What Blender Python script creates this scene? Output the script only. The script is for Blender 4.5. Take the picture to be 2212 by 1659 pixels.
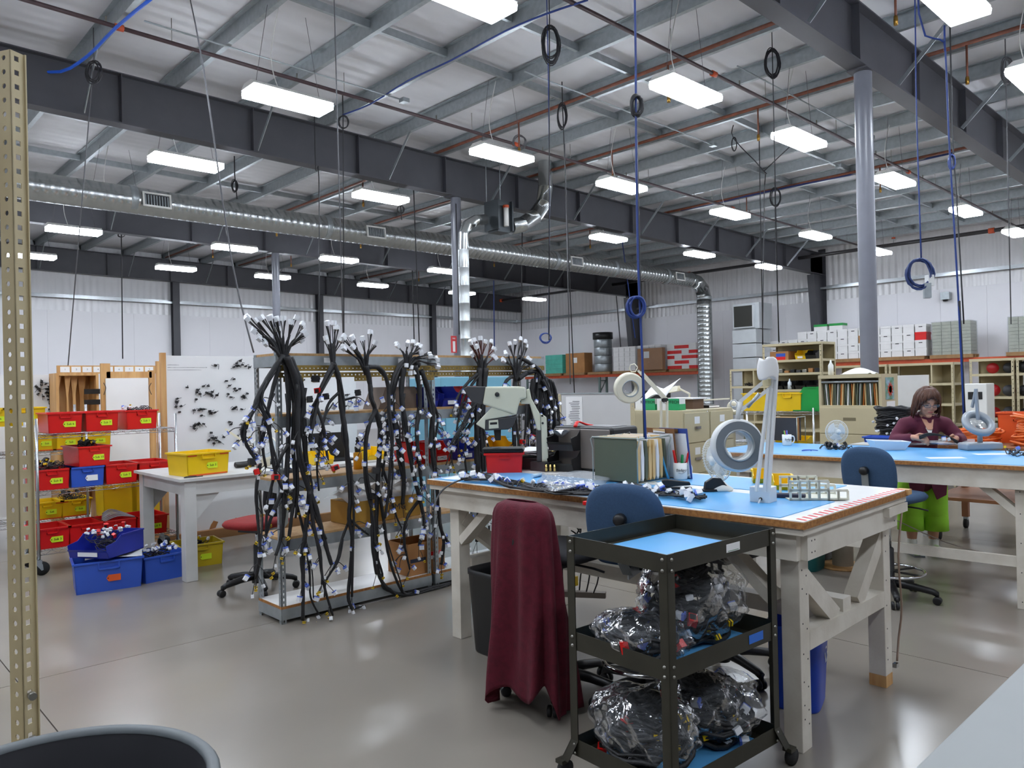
import bpy, math, random
from mathutils import Vector, Matrix
sc = bpy.context.scene
for o in list(bpy.data.objects): bpy.data.objects.remove(o)
# ---------------- camera (calibrated on the photograph, 2212x1659) ----------------
F, YAW, PIT, ROL, H = 1657.3, .817, .0022, -.0223, 1.6
FW = Vector((math.cos(YAW)*math.cos(PIT), math.sin(YAW)*math.cos(PIT), math.sin(PIT)))
_r = Vector((math.sin(YAW), -math.cos(YAW), 0)); _u = _r.cross(FW)
RT = _r*math.cos(ROL)+_u*math.sin(ROL); UP = -_r*math.sin(ROL)+_u*math.cos(ROL)
CAMP = Vector((0, 0, H))
cd = bpy.data.cameras.new('camera'); cam = bpy.data.objects.new('camera', cd); sc.collection.objects.link(cam)
cd.sensor_fit = 'HORIZONTAL'; cd.sensor_width = 36; cd.lens = 36*F/2212; cd.clip_start = .05; cd.clip_end = 200
mw = Matrix((RT, UP, -FW)).transposed().to_4x4(); mw.translation = CAMP; cam.matrix_world = mw
sc.camera = cam
# ---------------- world, exposure ----------------
w = bpy.data.worlds.new('world'); sc.world = w; w.use_nodes = True
w.node_tree.nodes['Background'].inputs[0].default_value = (.8, .85, .9, 1); w.node_tree.nodes['Background'].inputs[1].default_value = .05
sc.view_settings.view_transform = 'Standard'; sc.view_settings.look = 'None'; sc.view_settings.gamma = 1
sc.view_settings.use_curve_mapping = False; sc.view_settings.exposure = 1.2
sc.cycles.use_light_tree = False; sc.cycles.max_bounces = 5; sc.cycles.diffuse_bounces = 3; sc.cycles.glossy_bounces = 2; sc.cycles.transmission_bounces = 2; sc.cycles.transparent_max_bounces = 10
sc.cycles.caustics_reflective = False; sc.cycles.caustics_refractive = False; sc.cycles.adaptive_threshold = .06; sc.cycles.sample_clamp_indirect = 6
LAMP = 19.0       # emission of the fluorescent lenses
# ---------------- pixel -> point on a real plane ----------------
def ray(x, y): return FW+RT*((x-1106)/F)-UP*((y-829.5)/F)
def aZ(x, y, z=0.): d = ray(x, y); return CAMP+d*((z-H)/d.z)
def aY(x, y, Y): d = ray(x, y); return CAMP+d*(Y/d.y)
def aX(x, y, X): d = ray(x, y); return CAMP+d*(X/d.x)
# ---------------- materials ----------------
def lin(c):
    return tuple(((v/255)/12.92 if v/255 <= .04045 else ((v/255+.055)/1.055)**2.4) for v in c)
MATS = {}
def mat(name, rgb, rough=.5, metal=0, var=0, scale=8, bump=0, bscale=None, rgb2=None, stretch=None, trans=0, alpha=1, emit=0, spec=None, coat=0, ior=None, detail=4):
    if name in MATS: return MATS[name]
    m = bpy.data.materials.new(name); m.use_nodes = True; nt = m.node_tree; N = nt.nodes; L = nt.links
    b = N['Principled BSDF']; c = lin(rgb)+(1,)
    b.inputs['Base Color'].default_value = c; b.inputs['Roughness'].default_value = rough; b.inputs['Metallic'].default_value = metal
    if spec is not None: b.inputs['Specular IOR Level'].default_value = spec
    if trans: b.inputs['Transmission Weight'].default_value = trans
    if ior: b.inputs['IOR'].default_value = ior
    if coat: b.inputs['Coat Weight'].default_value = coat; b.inputs['Coat Roughness'].default_value = .1
    if alpha < 1: b.inputs['Alpha'].default_value = alpha
    if emit: b.inputs['Emission Color'].default_value = c; b.inputs['Emission Strength'].default_value = emit
    tc = N.new('ShaderNodeTexCoord'); mp = N.new('ShaderNodeMapping'); L.new(tc.outputs['Object'], mp.inputs[0])
    if stretch: mp.inputs['Scale'].default_value = stretch
    nz = N.new('ShaderNodeTexNoise'); nz.inputs['Scale'].default_value = scale; nz.inputs['Detail'].default_value = detail; L.new(mp.outputs[0], nz.inputs['Vector'])
    if var or rgb2:
        mx = N.new('ShaderNodeMix'); mx.data_type = 'RGBA'
        c2 = lin(rgb2) if rgb2 else tuple(max(0, v*(1-var)) for v in c[:3])
        rp = N.new('ShaderNodeValToRGB'); rp.color_ramp.elements[0].position = .35 if scale > .6 else .1; rp.color_ramp.elements[1].position = .65 if scale > .6 else .9
        L.new(nz.outputs['Fac'], rp.inputs[0]); L.new(rp.outputs[0], mx.inputs['Factor'])
        mx.inputs[6].default_value = c; mx.inputs[7].default_value = c2+(1,); L.new(mx.outputs[2], b.inputs['Base Color'])
    if bump:
        bp = N.new('ShaderNodeBump'); bp.inputs['Strength'].default_value = bump; bp.inputs['Distance'].default_value = .01
        n2 = N.new('ShaderNodeTexNoise'); n2.inputs['Scale'].default_value = bscale or scale*3; n2.inputs['Detail'].default_value = 3
        L.new(mp.outputs[0], n2.inputs['Vector']); L.new(n2.outputs['Fac'], bp.inputs['Height']); L.new(bp.outputs[0], b.inputs['Normal'])
    MATS[name] = m; return m
def wavebump(m, axis, scale, strength, dist=.02):
    nt = m.node_tree; N = nt.nodes; L = nt.links; b = N['Principled BSDF']
    tc = N.new('ShaderNodeTexCoord'); wv = N.new('ShaderNodeTexWave'); wv.bands_direction = axis; wv.inputs['Scale'].default_value = scale
    wv.inputs['Distortion'].default_value = 1.5; wv.inputs['Detail Scale'].default_value = .6
    L.new(tc.outputs['Object'], wv.inputs['Vector'])
    bp = N.new('ShaderNodeBump'); bp.inputs['Strength'].default_value = strength; bp.inputs['Distance'].default_value = dist
    L.new(wv.outputs['Fac'], bp.inputs['Height'])
    if b.inputs['Normal'].links: L.new(b.inputs['Normal'].links[0].from_socket, bp.inputs['Normal'])
    L.new(bp.outputs[0], b.inputs['Normal']); return m
CONC = mat('polished_concrete', (150, 143, 133), .2, var=.2, scale=.55, rgb2=(124, 117, 108), detail=7, bump=.02, bscale=5)
JOINT = mat('joint_filler', (70, 66, 62), .7, var=.2)
ROOF = wavebump(mat('roof_vinyl', (216, 216, 220), .45, var=.05, scale=1.5, bump=.25, bscale=2.2), 'Y', 1.3, .35, .03)
VINYL = wavebump(mat('wall_vinyl', (247, 247, 250), .18, var=.03, scale=1, bump=.5, bscale=1.6, stretch=(3, 3, .3)), 'X', 1.6, .6, .04)
VINYLY = wavebump(mat('wall_vinyl_b', (247, 246, 248), .18, var=.03, scale=1, bump=.5, bscale=1.6, stretch=(3, 3, .3)), 'Y', 1.6, .6, .04)
PANEL = mat('white_wall_panel', (249, 248, 252), .35, var=.03, scale=.7)
STEEL = mat('grey_painted_steel', (74, 74, 80), .45, var=.12, scale=3)
STEELC = mat('grey_column_paint', (118, 120, 130), .32, var=.08, scale=5)
GALV = mat('galvanised_steel', (176, 183, 186), .42, .75, var=.14, scale=14)
GALVD = mat('galvanised_duct', (186, 190, 190), .27, .9, var=.12, scale=6)
GIRT = mat('galvanised_girt', (190, 195, 198), .3, .8, var=.12, scale=5)
RUST = mat('orange_brown_pipe', (128, 72, 50), .45, var=.3, scale=12)
SPRK = mat('dark_maroon_pipe', (72, 52, 56), .45, var=.2, scale=8)
BLKPIPE = mat('black_pipe', (50, 48, 50), .3, var=.2, scale=8)
ORNG = mat('orange_paint', (206, 84, 44), .45, var=.15, scale=10)
BLACK = mat('black_plastic', (28, 28, 30), .42, var=.2, scale=20)
RUBBER = mat('black_rubber', (24, 24, 25), .7, var=.2, scale=20)
WHITE = mat('white_plastic', (232, 232, 228), .35, var=.03)
CORDB = mat('black_cord', (40, 40, 44), .5, var=.2)
CORDG = mat('grey_cord', (96, 96, 100), .5, var=.2)
CORDBL = mat('blue_cord', (40, 66, 138), .45, var=.15)
CHROME = mat('chrome', (215, 217, 220), .12, 1, var=.05)
ZINC = mat('zinc_bolt', (150, 148, 140), .35, .8, var=.1)
TAN = mat('tan_painted_steel', (196, 184, 150), .42, var=.06, scale=4)
TANW = mat('tan_worn_steel', (186, 172, 136), .42, var=.12, scale=6, rgb2=(176, 160, 124))
LENS = mat('lit_diffuser', (236, 244, 255), .4, emit=LAMP)
BENCHW = mat('worn_white_paint', (222, 216, 204), .45, var=.1, scale=5, rgb2=(204, 196, 182), bump=.15, bscale=30)
PARTB = mat('particle_board_edge', (178, 124, 66), .7, rgb2=(142, 92, 46), scale=60)
LAMIN = mat('white_laminate', (238, 238, 236), .25, var=.03)
MATBL = mat('blue_mat', (92, 168, 224), .4, var=.06, scale=3)
PINE = mat('pine_wood', (214, 170, 112), .55, rgb2=(190, 140, 84), scale=3, stretch=(6, 6, .6), bump=.1)
CARD = mat('cardboard', (180, 128, 78), .75, rgb2=(166, 116, 70), scale=3)
PAPER = mat('white_paper', (240, 240, 240), .6, var=.03, scale=3)
RED = mat('red_bin_plastic', (222, 26, 24), .35, var=.08, scale=4)
YEL = mat('yellow_bin_plastic', (240, 200, 20), .35, var=.08, scale=4)
BLU = mat('blue_bin_plastic', (52, 92, 196), .35, var=.08, scale=4)
BLUD = mat('dark_blue_bin_plastic', (36, 50, 160), .35, var=.08, scale=4)
GRN = mat('green_bin_plastic', (22, 152, 66), .35, var=.08, scale=4)
TAG = mat('yellow_green_tag', (206, 232, 30), .6, var=.03)
INK = mat('black_ink', (25, 25, 28), .6, var=.1)
ORTAPE = mat('orange_tape', (226, 92, 32), .5, var=.05)
def clear_film(name, tint=(225, 232, 240), alpha=.25, rough=.08):
    if name in MATS: return MATS[name]
    m = bpy.data.materials.new(name); m.use_nodes = True; nt = m.node_tree; N = nt.nodes; L = nt.links
    for n in list(N): N.remove(n)
    o = N.new('ShaderNodeOutputMaterial'); t = N.new('ShaderNodeBsdfTransparent'); g = N.new('ShaderNodeBsdfGlossy'); d = N.new('ShaderNodeBsdfDiffuse')
    g.inputs['Roughness'].default_value = rough; d.inputs['Color'].default_value = lin(tint)+(1,)
    t.inputs[0].default_value = (.96, .97, .98, 1)
    fr = N.new('ShaderNodeLayerWeight'); fr.inputs[0].default_value = .35
    tc = N.new('ShaderNodeTexCoord'); nz = N.new('ShaderNodeTexNoise'); nz.inputs['Scale'].default_value = 9; nz.inputs['Detail'].default_value = 2; nz.inputs['Distortion'].default_value = 1.0
    L.new(tc.outputs['Object'], nz.inputs['Vector'])
    bp = N.new('ShaderNodeBump'); bp.inputs['Strength'].default_value = .7; bp.inputs['Distance'].default_value = .03; L.new(nz.outputs['Fac'], bp.inputs['Height'])
    L.new(bp.outputs[0], g.inputs['Normal']); L.new(bp.outputs[0], fr.inputs['Normal'])
    m1 = N.new('ShaderNodeMixShader'); m2 = N.new('ShaderNodeMixShader')
    m1.inputs[0].default_value = alpha; L.new(t.outputs[0], m1.inputs[1]); L.new(d.outputs[0], m1.inputs[2])
    ml = N.new('ShaderNodeMath'); ml.operation = 'MULTIPLY'; ml.inputs[1].default_value = .42; L.new(fr.outputs['Fresnel'], ml.inputs[0]); L.new(ml.outputs[0], m2.inputs[0]); L.new(m1.outputs[0], m2.inputs[1]); L.new(g.outputs[0], m2.inputs[2]); L.new(m2.outputs[0], o.inputs[0])
    MATS[name] = m; return m
FILM = clear_film('clear_plastic_film', alpha=.06)
FILMW = clear_film('milky_plastic_film', alpha=.4)
GLASS = clear_film('lens_glass', (236, 244, 244), .06, .03)
# ---------------- geometry helpers ----------------
COL = sc.collection
def link(o, parent=None):
    COL.objects.link(o)
    if parent is not None: o.parent = parent
    return o
class MB:
    def __init__(s): s.v = []; s.f = []; s.sm = []
    def add(s, vs, fs, smooth=False):
        n = len(s.v); s.v += [tuple(v) for v in vs]; s.f += [tuple(i+n for i in f) for f in fs]; s.sm += [smooth]*len(fs); return s
    def box(s, x0, y0, z0, x1, y1, z1):
        return s.add([(x0, y0, z0), (x1, y0, z0), (x1, y1, z0), (x0, y1, z0), (x0, y0, z1), (x1, y0, z1), (x1, y1, z1), (x0, y1, z1)],
              [(0, 3, 2, 1), (4, 5, 6, 7), (0, 1, 5, 4), (1, 2, 6, 5), (2, 3, 7, 6), (3, 0, 4, 7)])
    def cbox(s, c, d, rot=None):
        m = rot or Matrix.Identity(3); c = Vector(c); vs = []
        for z in (-1, 1):
            for x, y in ((-1, -1), (1, -1), (1, 1), (-1, 1)): vs.append(c+m@Vector((x*d[0]/2, y*d[1]/2, z*d[2]/2)))
        return s.add(vs, [(0, 3, 2, 1), (4, 5, 6, 7), (0, 1, 5, 4), (1, 2, 6, 5), (2, 3, 7, 6), (3, 0, 4, 7)])
    def bar(s, p, q, w_, h_, up=(0, 0, 1)):
        p = Vector(p); q = Vector(q); d = (q-p).normalized(); u = Vector(up)
        if abs(d.dot(u)) > .98: u = Vector((1, 0, 0))
        a = d.cross(u).normalized()*w_/2; b = a.cross(d).normalized()*h_/2
        return s.add([p-a-b, p+a-b, p+a+b, p-a+b, q-a-b, q+a-b, q+a+b, q-a+b], [(0, 3, 2, 1), (4, 5, 6, 7), (0, 1, 5, 4), (1, 2, 6, 5), (2, 3, 7, 6), (3, 0, 4, 7)])
    def tube(s, pts, r, n=8, cap=True, closed=False, flat=1.0):
        pts = [Vector(p) for p in pts]; k = len(pts); R = r if isinstance(r, (list, tuple)) else [r]*k
        vs = []; prev = None
        for i, p in enumerate(pts):
            if closed: d = pts[(i+1) % k]-pts[i-1]
            else: d = pts[min(i+1, k-1)]-pts[max(i-1, 0)]
            d = d.normalized() if d.length > 1e-9 else Vector((0, 0, 1))
            if prev is None:
                u = Vector((0, 0, 1)) if abs(d.z) < .9 else Vector((1, 0, 0)); a = d.cross(u).normalized()
            else: a = (prev-d*prev.dot(d)); a = a.normalized() if a.length > 1e-6 else d.orthogonal().normalized()
            prev = a; b = d.cross(a)
            for j in range(n):
                t = 2*math.pi*j/n; vs.append(p+a*math.cos(t)*R[i]+b*math.sin(t)*R[i]*flat)
        fs = []
        for i in range(k if closed else k-1):
            i2 = (i+1) % k
            for j in range(n): fs.append((i*n+j, i*n+(j+1) % n, i2*n+(j+1) % n, i2*n+j))
        s.add(vs, fs, True)
        if cap and not closed:
            m = len(s.v)-k*n; s.f.append(tuple(m+j for j in reversed(range(n)))); s.f.append(tuple(m+(k-1)*n+j for j in range(n))); s.sm += [False]*2
        return s
    def lathe(s, prof, n=20, o=(0, 0, 0), rot=None, smooth=True, cap0=False, cap1=False):
        m = rot or Matrix.Identity(3); o = Vector(o); vs = []
        for (r, z) in prof:
            for j in range(n): t = 2*math.pi*j/n; vs.append(o+m@Vector((r*math.cos(t), r*math.sin(t), z)))
        fs = [(i*n+j, i*n+(j+1) % n, (i+1)*n+(j+1) % n, (i+1)*n+j) for i in range(len(prof)-1) for j in range(n)]
        s.add(vs, fs, smooth); b = len(s.v)-len(vs)
        if cap0: s.f.append(tuple(b+j for j in reversed(range(n)))); s.sm.append(False)
        if cap1: s.f.append(tuple(b+(len(prof)-1)*n+j for j in range(n))); s.sm.append(False)
        return s
    def prism(s, poly, t, o, u, v):
        """polygon in the (u,v) plane extruded by vector t"""
        o = Vector(o); u = Vector(u); v = Vector(v); t = Vector(t); n = len(poly)
        a = [o+u*p[0]+v*p[1] for p in poly]; b = [p+t for p in a]
        return s.add(a+b, [tuple(reversed(range(n))), tuple(range(n, 2*n))]+[(i, (i+1) % n, n+(i+1) % n, n+i) for i in range(n)])
    def grid(s, fn, nu, nv, smooth=True):
        vs = [fn(i/nu, j/nv) for j in range(nv+1) for i in range(nu+1)]
        return s.add(vs, [(j*(nu+1)+i, j*(nu+1)+i+1, (j+1)*(nu+1)+i+1, (j+1)*(nu+1)+i) for j in range(nv) for i in range(nu)], smooth)
    def mesh(s, name):
        me = bpy.data.meshes.new(name); me.from_pydata(s.v, [], s.f); me.polygons.foreach_set('use_smooth', s.sm); me.update(); return me
    def build(s, name, m, parent=None, bevel=0, solid=0, sub=0):
        me = s.mesh(name); me.materials.append(m); o = bpy.data.objects.new(name, me); link(o, parent)
        if solid: md = o.modifiers.new('s', 'SOLIDIFY'); md.thickness = solid; md.offset = 0
        if sub: md = o.modifiers.new('d', 'SUBSURF'); md.levels = sub; md.render_levels = sub
        if bevel: md = o.modifiers.new('b', 'BEVEL'); md.width = bevel; md.segments = 2; md.limit_method = 'ANGLE'; md.angle_limit = .6
        return o
def mesh_obj(name, me, parent=None, loc=None, rot=None):
    o = bpy.data.objects.new(name, me); link(o, parent)
    if loc is not None: o.location = loc
    if rot is not None: o.rotation_euler = rot
    return o
def tag(o, label=None, cat=None, group=None, kind=None):
    if label: o['label'] = label
    if cat: o['category'] = cat
    if group: o['group'] = group
    if kind: o['kind'] = kind
    return o
def thing(name, label, cat, loc=(0, 0, 0), rz=0, group=None):
    o = bpy.data.objects.new(name, None); COL.objects.link(o); o.location = loc; o.rotation_euler = (0, 0, rz); o.empty_display_size = .05
    return tag(o, label, cat, group)
def struct(o): o['kind'] = 'structure'; return o
def dup(root, loc, rz=0, label=None, group=None):
    r = root.copy(); COL.objects.link(r); r.location = loc; r.rotation_euler = (0, 0, rz); tag(r, label, None, group)
    for ch in list(root.children):
        c = ch.copy(); COL.objects.link(c); c.parent = r
        for g in list(ch.children): d = g.copy(); COL.objects.link(d); d.parent = c
    return r
def smoothpts(P, k=4):
    """Catmull-Rom through the points"""
    P = [Vector(p) for p in P]
    if len(P) < 3: return P
    out = []
    for i in range(len(P)-1):
        a = P[max(i-1, 0)]; b = P[i]; c = P[i+1]; d = P[min(i+2, len(P)-1)]
        for j in range(k):
            t = j/k; out.append(.5*((2*b)+(c-a)*t+(2*a-5*b+4*c-d)*t*t+(3*b-a-3*c+d)*t**3))
    out.append(P[-1]); return out
def text(body, size, m, parent, loc, rot, ext=.0004, align='CENTER', name='lettering'):
    cu = bpy.data.curves.new('t', 'FONT'); cu.body = body; cu.size = size; cu.extrude = ext; cu.align_x = align; cu.align_y = 'CENTER'; cu.resolution_u = 2
    t = bpy.data.objects.new('t', cu); me = bpy.data.meshes.new_from_object(t); bpy.data.objects.remove(t); bpy.data.curves.remove(cu)
    me.materials.clear(); me.materials.append(m); return mesh_obj(name, me, parent, loc, rot)
def perf(mb, o, u, v, n, wid, pitch, cnt, t, uc, hw, hh, rnd, lead=0):
    """perforated strip: width wid along u, cnt cells of pitch along v, one hole column centred at uc"""
    o = Vector(o); u = Vector(u); v = Vector(v); n = Vector(n)*t
    for c in range(cnt):
        v0 = c*pitch; vm = v0+pitch/2; v1 = v0+pitch
        out = [(0, v0), (uc, v0), (wid, v0), (wid, vm), (wid, v1), (uc, v1), (0, v1), (0, vm)]
        if rnd: k = .707; inn = [(uc-hw*k, vm-hh*k), (uc, vm-hh), (uc+hw*k, vm-hh*k), (uc+hw, vm), (uc+hw*k, vm+hh*k), (uc, vm+hh), (uc-hw*k, vm+hh*k), (uc-hw, vm)]
        else: inn = [(uc-hw, vm-hh), (uc, vm-hh), (uc+hw, vm-hh), (uc+hw, vm), (uc+hw, vm+hh), (uc, vm+hh), (uc-hw, vm+hh), (uc-hw, vm)]
        A = [o+u*p[0]+v*p[1] for p in out+inn]; B = [p+n for p in A]
        fs = []
        for i in range(8):
            j = (i+1) % 8
            fs += [(i, j, 8+j, 8+i), (16+i, 24+i, 24+j, 16+j), (8+i, 8+j, 24+j, 24+i)]
            if i in (2, 3, 6, 7): fs.append((i, 16+i, 16+j, j))
        mb.add(A+B, fs)
    return mb
R = random.Random(7)
def rz(a): return Matrix.Rotation(a, 3, 'Z')
def ry(a): return Matrix.Rotation(a, 3, 'Y')
def rx(a): return Matrix.Rotation(a, 3, 'X')
def loop_coil(mb, c, a, b, r, n, rad, jit=.03, rnd=None):
    """n loose elliptical turns centred at c spanned by vectors a, b"""
    rnd = rnd or R; c = Vector(c); a = Vector(a); b = Vector(b)
    nn = a.cross(b).normalized() if a.length and b.length else Vector((0, 0, 1))
    for i in range(n):
        s1 = 1+rnd.uniform(-jit, jit)*3; s2 = 1+rnd.uniform(-jit, jit)*2; off = nn*rnd.uniform(-1, 1)*rad*n*.5+a*rnd.uniform(-jit, jit)*4+b*rnd.uniform(-jit, jit)*3
        mb.tube([c+off+a*s1*math.cos(t*math.pi/9)+b*s2*math.sin(t*math.pi/9)+nn*rnd.uniform(-1, 1)*rad for t in range(18)], rad, 5, closed=True)
    return mb

def aD(x, y, dep): return CAMP+ray(x, y)*dep
# ================= STRUCTURE =================
SL = -.0147
def zb(x): return 5.267+SL*(x-9.4)
YA, YB, YC, YD, XM = 3.76, 11.49, 19.07, 26.3, 25.1
X0, Y0 = -9., -8.
# floor: slabs with saw-cut joints
fl = struct(MB().box(X0, Y0, -.06, XM, YD, -.012).build('floor', JOINT))
xs = [X0, -3.0, .9, 4.66, 8.4, 12.2, 16, 20, XM]; ys = [Y0, -3.8, 1.2-.0, 5.03, 8.85, 12.7, 16.5, 20.3, YD]; ys[2] = 1.22-.0
for i in range(len(xs)-1):
    for j in range(len(ys)-1):
        if (j == 1): continue
        y0 = ys[1] if j == 2 else ys[j]; y1 = ys[j+1]
        MB().box(xs[i]+.003, y0+.003, -.05, xs[i+1]-.003, y1-.003, 0).build('slab', CONC, fl)
# roof
ce = struct(MB().prism([(X0, 0), (XM, SL*(XM-X0)), (XM, SL*(XM-X0)+.06), (X0, .06)], (0, YD-Y0, 0), (0, Y0, 6.19+SL*(X0-9.4)), (1, 0, 0), (0, 0, 1)).build('ceiling', ROOF))
x = 2.9-1.22*9
while x < XM-.3:
    z = zb(x)+.705; z2 = z+.205
    MB().prism([(0, 0), (.065, 0), (.068, .015), (.008, .008), (.008, .192), (-.06, .192), (-.06, .2), (0, .2)], (0, YD-Y0, 0), (x, Y0, z), (1, 0, 0), (0, 0, 1)).build('purlin', GALV, ce)
    x += 1.22
for y in (1.0, -3, 6.85, 8.15, 14.0, 16.4, 22.3):      # bridging between the purlins
    x = 2.9-1.22*9
    while x+1.22 < XM-.3:
        z = zb(x)+.78
        MB().bar((x+.07, y, z+.05), (x+1.215, y, zb(x+1.22)+.83), .05, .1).build('strut', GALV, ce); x += 1.22
# walls
def wall(name, a, b, nrm, vin, girts=True):
    a = Vector(a); b = Vector(b); nrm = Vector(nrm); d = (b-a).normalized(); L_ = (b-a).length
    wo = struct(MB().prism([(0, 0), (L_, 0), (L_, 6.5), (0, 6.5)], nrm*-.15, a, d, (0, 0, 1)).build(name, vin))
    n = max(1, round(L_/1.22)); s = L_/n
    for i in range(n):
        MB().prism([(i*s+.002, .0), ((i+1)*s-.002, .0), ((i+1)*s-.002, 4.19), (i*s+.002, 4.19)], nrm*.02, a+nrm*.005, d, (0, 0, 1)).build('panel', PANEL, wo)
    m = MB(); p = a+nrm*.02
    for z in (4.62,):
        m.bar(p+nrm*.1+Vector((0, 0, z)), p+nrm*.1+d*L_+Vector((0, 0, z)), .2, .012); m.bar(p+nrm*.2+Vector((0, 0, z-.03)), p+nrm*.2+d*L_+Vector((0, 0, z-.03)), .01, .07)
        m.bar(p+nrm*.01+Vector((0, 0, z+.03)), p+nrm*.01+d*L_+Vector((0, 0, z+.03)), .01, .07)
    m.build('girt', GIRT, wo)
    return wo
wall('wall_left', (X0, YD, 0), (XM, YD, 0), (0, -1, 0), VINYL)
wall('wall_right', (XM, YD, 0), (XM, Y0, 0), (-1, 0, 0), VINYLY)
wall('wall_rear', (XM, Y0, 0), (X0, Y0, 0), (0, 1, 0), VINYL)
wall('wall_near', (X0, Y0, 0), (X0, YD, 0), (1, 0, 0), VINYLY)
# rigid-frame beams
def beam(y, label, col=True, xs=X0):
    b = thing('roof_beam', label, 'beam', (0, y, 0), group='roof beams'); d = .7
    def strip(yc, w_, z0, z1, nm):
        MB().prism([(xs, z0+SL*(xs-9.4)), (XM-.02, z0+SL*(XM-9.4)), (XM-.02, z1+SL*(XM-9.4)), (xs, z1+SL*(xs-9.4))], (0, w_, 0), (0, yc-w_/2, 0), (1, 0, 0), (0, 0, 1)).build(nm, STEEL, b)
    strip(0, .012, 5.267, 5.967, 'web'); strip(0, .22, 5.262, 5.28, 'flange'); strip(0, .22, 5.952, 5.968, 'flange')
    x = xs+1.0
    while x < XM-1:
        z = zb(x)
        for s in (-1, 1):
            MB().box(x-.006, min(s*.008, s*.1), z+.02, x+.006, max(s*.008, s*.1), z+.685).build('stiffener', STEEL, b)
        x += 1.9
    k = 0; x = 2.9-1.22*8
    while x < XM-1.5:        # flange braces up to the purlins
        for s in (-1, 1):
            MB().bar((x+.02, s*.1, zb(x)+.04), (x+.02, s*.78, zb(x)+.72), .05, .012, (1, 0, 0)).build('flange_brace', GALV, b)
        x += 1.22*2; k += 1
    return b
bA = beam(YA, 'dark grey roof beam carried by the big round column beside the tan file cabinet')
bB = beam(YB, 'dark grey roof beam crossing the whole hall above the harness shelves')
bC = beam(YC, 'dark grey roof beam behind the round silver duct')
bD = beam(YD-.32, 'shallow dark grey roof beam along the far left wall')
def column(y, label):
    c = thing('steel_column', label, 'column', (9.4, y, 0), group='round columns')
    MB().lathe([(.1, .02), (.1, 5.25)], 28).build('shaft', STEELC, c)
    MB().box(-.16, -.16, 0, .16, .16, .02).build('base_plate', STEELC, c); MB().box(-.18, -.12, 5.245, .18, .12, 5.262).build('cap_plate', STEEL, c)
    return c
column(YA, 'thick grey round steel column behind the tan lateral file cabinet')
column(YB, 'grey round steel column in the middle beside the silver down pipe')
column(YC, 'grey round steel column far left behind the first wire harness')
for x, l in ((9.3, 'grey wall post behind the big white peg board'), (14.6, 'grey wall post seen between the first two wire harnesses'), (19.96, 'grey wall post left of the central round column'), (4.0, 'grey wall post at the far left end')):
    t = thing('wall_post', l, 'post', (x, YD-.2, 0), group='left wall posts')
    MB().box(-.11, -.1, 0, .11, -.085, 5.6).build('flange', STEEL, t); MB().box(-.006, -.085, 0, .006, .1, 5.6).build('web', STEEL, t); MB().box(-.11, .1, 0, .11, .115, 5.6).build('flange', STEEL, t)
for y, l in ((YB, 'tapered grey wall column at the far end of the long middle beam'), (YC, 'tapered grey wall column behind the pallet rack of copy paper cartons')):
    t = thing('wall_column', l, 'column', (XM-.03, y, 0), group='tapered wall columns')
    zt = 5.35
    MB().prism([(0, 0), (0, zt+.35), (-.85, zt+.35), (-.85, zt-.35), (-.3, 0)], (0, .012, 0), (0, -.006, 0), (1, 0, 0), (0, 0, 1)).build('web', STEEL, t)
    MB().bar((-.3, 0, 0), (-.85, 0, zt-.35), .24, .016, (1, 0, 0)).build('flange', STEEL, t); MB().box(-.016, -.12, 0, 0, .12, 5.9).build('flange', STEEL, t)
# fluorescent fixtures
def light(x, y, label):
    t = thing('ceiling_light', label, 'light', (x, y, 5.0), group='hanging fluorescent lights')
    MB().prism([(-.17, .0), (-.09, .06), (.09, .06), (.17, .0)], (1.0, 0, 0), (-.5, 0, .042), (0, 1, 0), (0, 0, 1)).build('housing', WHITE, t)
    MB().prism([(-.165, .05), (-.18, .02), (-.17, -.03), (.17, -.03), (.18, .02), (.165, .05)], (.98, 0, 0), (-.49, 0, -.01), (0, 1, 0), (0, 0, 1)).build('lens', LENS, t)
    for s in (-.4, .4):
        MB().tube([(s, 0, .115), (s*.6, 0, 1.05)], .003, 4).build('hanger_wire', CORDG, t)
    MB().tube(smoothpts([(-.1, .05, .115), (-.16, .1, .5), (-.1, 0, 1.08)]), .006, 5).build('feed_cord', WHITE, t)
    return t
gx = [-2.3, .9, 4.3, 7.7, 10.5, 14, 17.8, 21.5]; gy = [-1.6, 2.27, 5.1, 8.3, 11.5, 14.9, 17.7, 21.5]
nth = ['first', 'second', 'third', 'fourth', 'fifth', 'sixth', 'seventh', 'eighth', 'ninth']
rown = {2.27: 'row nearest the viewer', 5.1: 'second row from the viewer', 8.3: 'third row from the viewer', 11.5: 'fourth row under the middle beam', 14.9: 'fifth row along the duct', 17.7: 'sixth row before the rear beam', 21.5: 'last row before the far left wall'}
for y in gy:
    k = 0
    for x in gx:
        ip = (ray(0, 0), None); v = Vector((x, y, 5.0))-CAMP; dd = v.dot(FW)
        px = 1106+F*v.dot(RT)/dd if dd > .5 else -9e9; py = 829.5-F*v.dot(UP)/dd if dd > .5 else -9e9
        if (y == 14.9 and x > 5) or (y == 11.5 and x == 10.5) or (y == 17.7 and x > 15): continue
        if -60 < px < 2290 and py > -40:
            light(x, y, 'fluorescent ceiling light, %s from left in the %s' % (nth[k], rown[y])); k += 1
        else: light(x, y, 'lit fluorescent ceiling light hanging over the floor beyond the picture edge')
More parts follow.
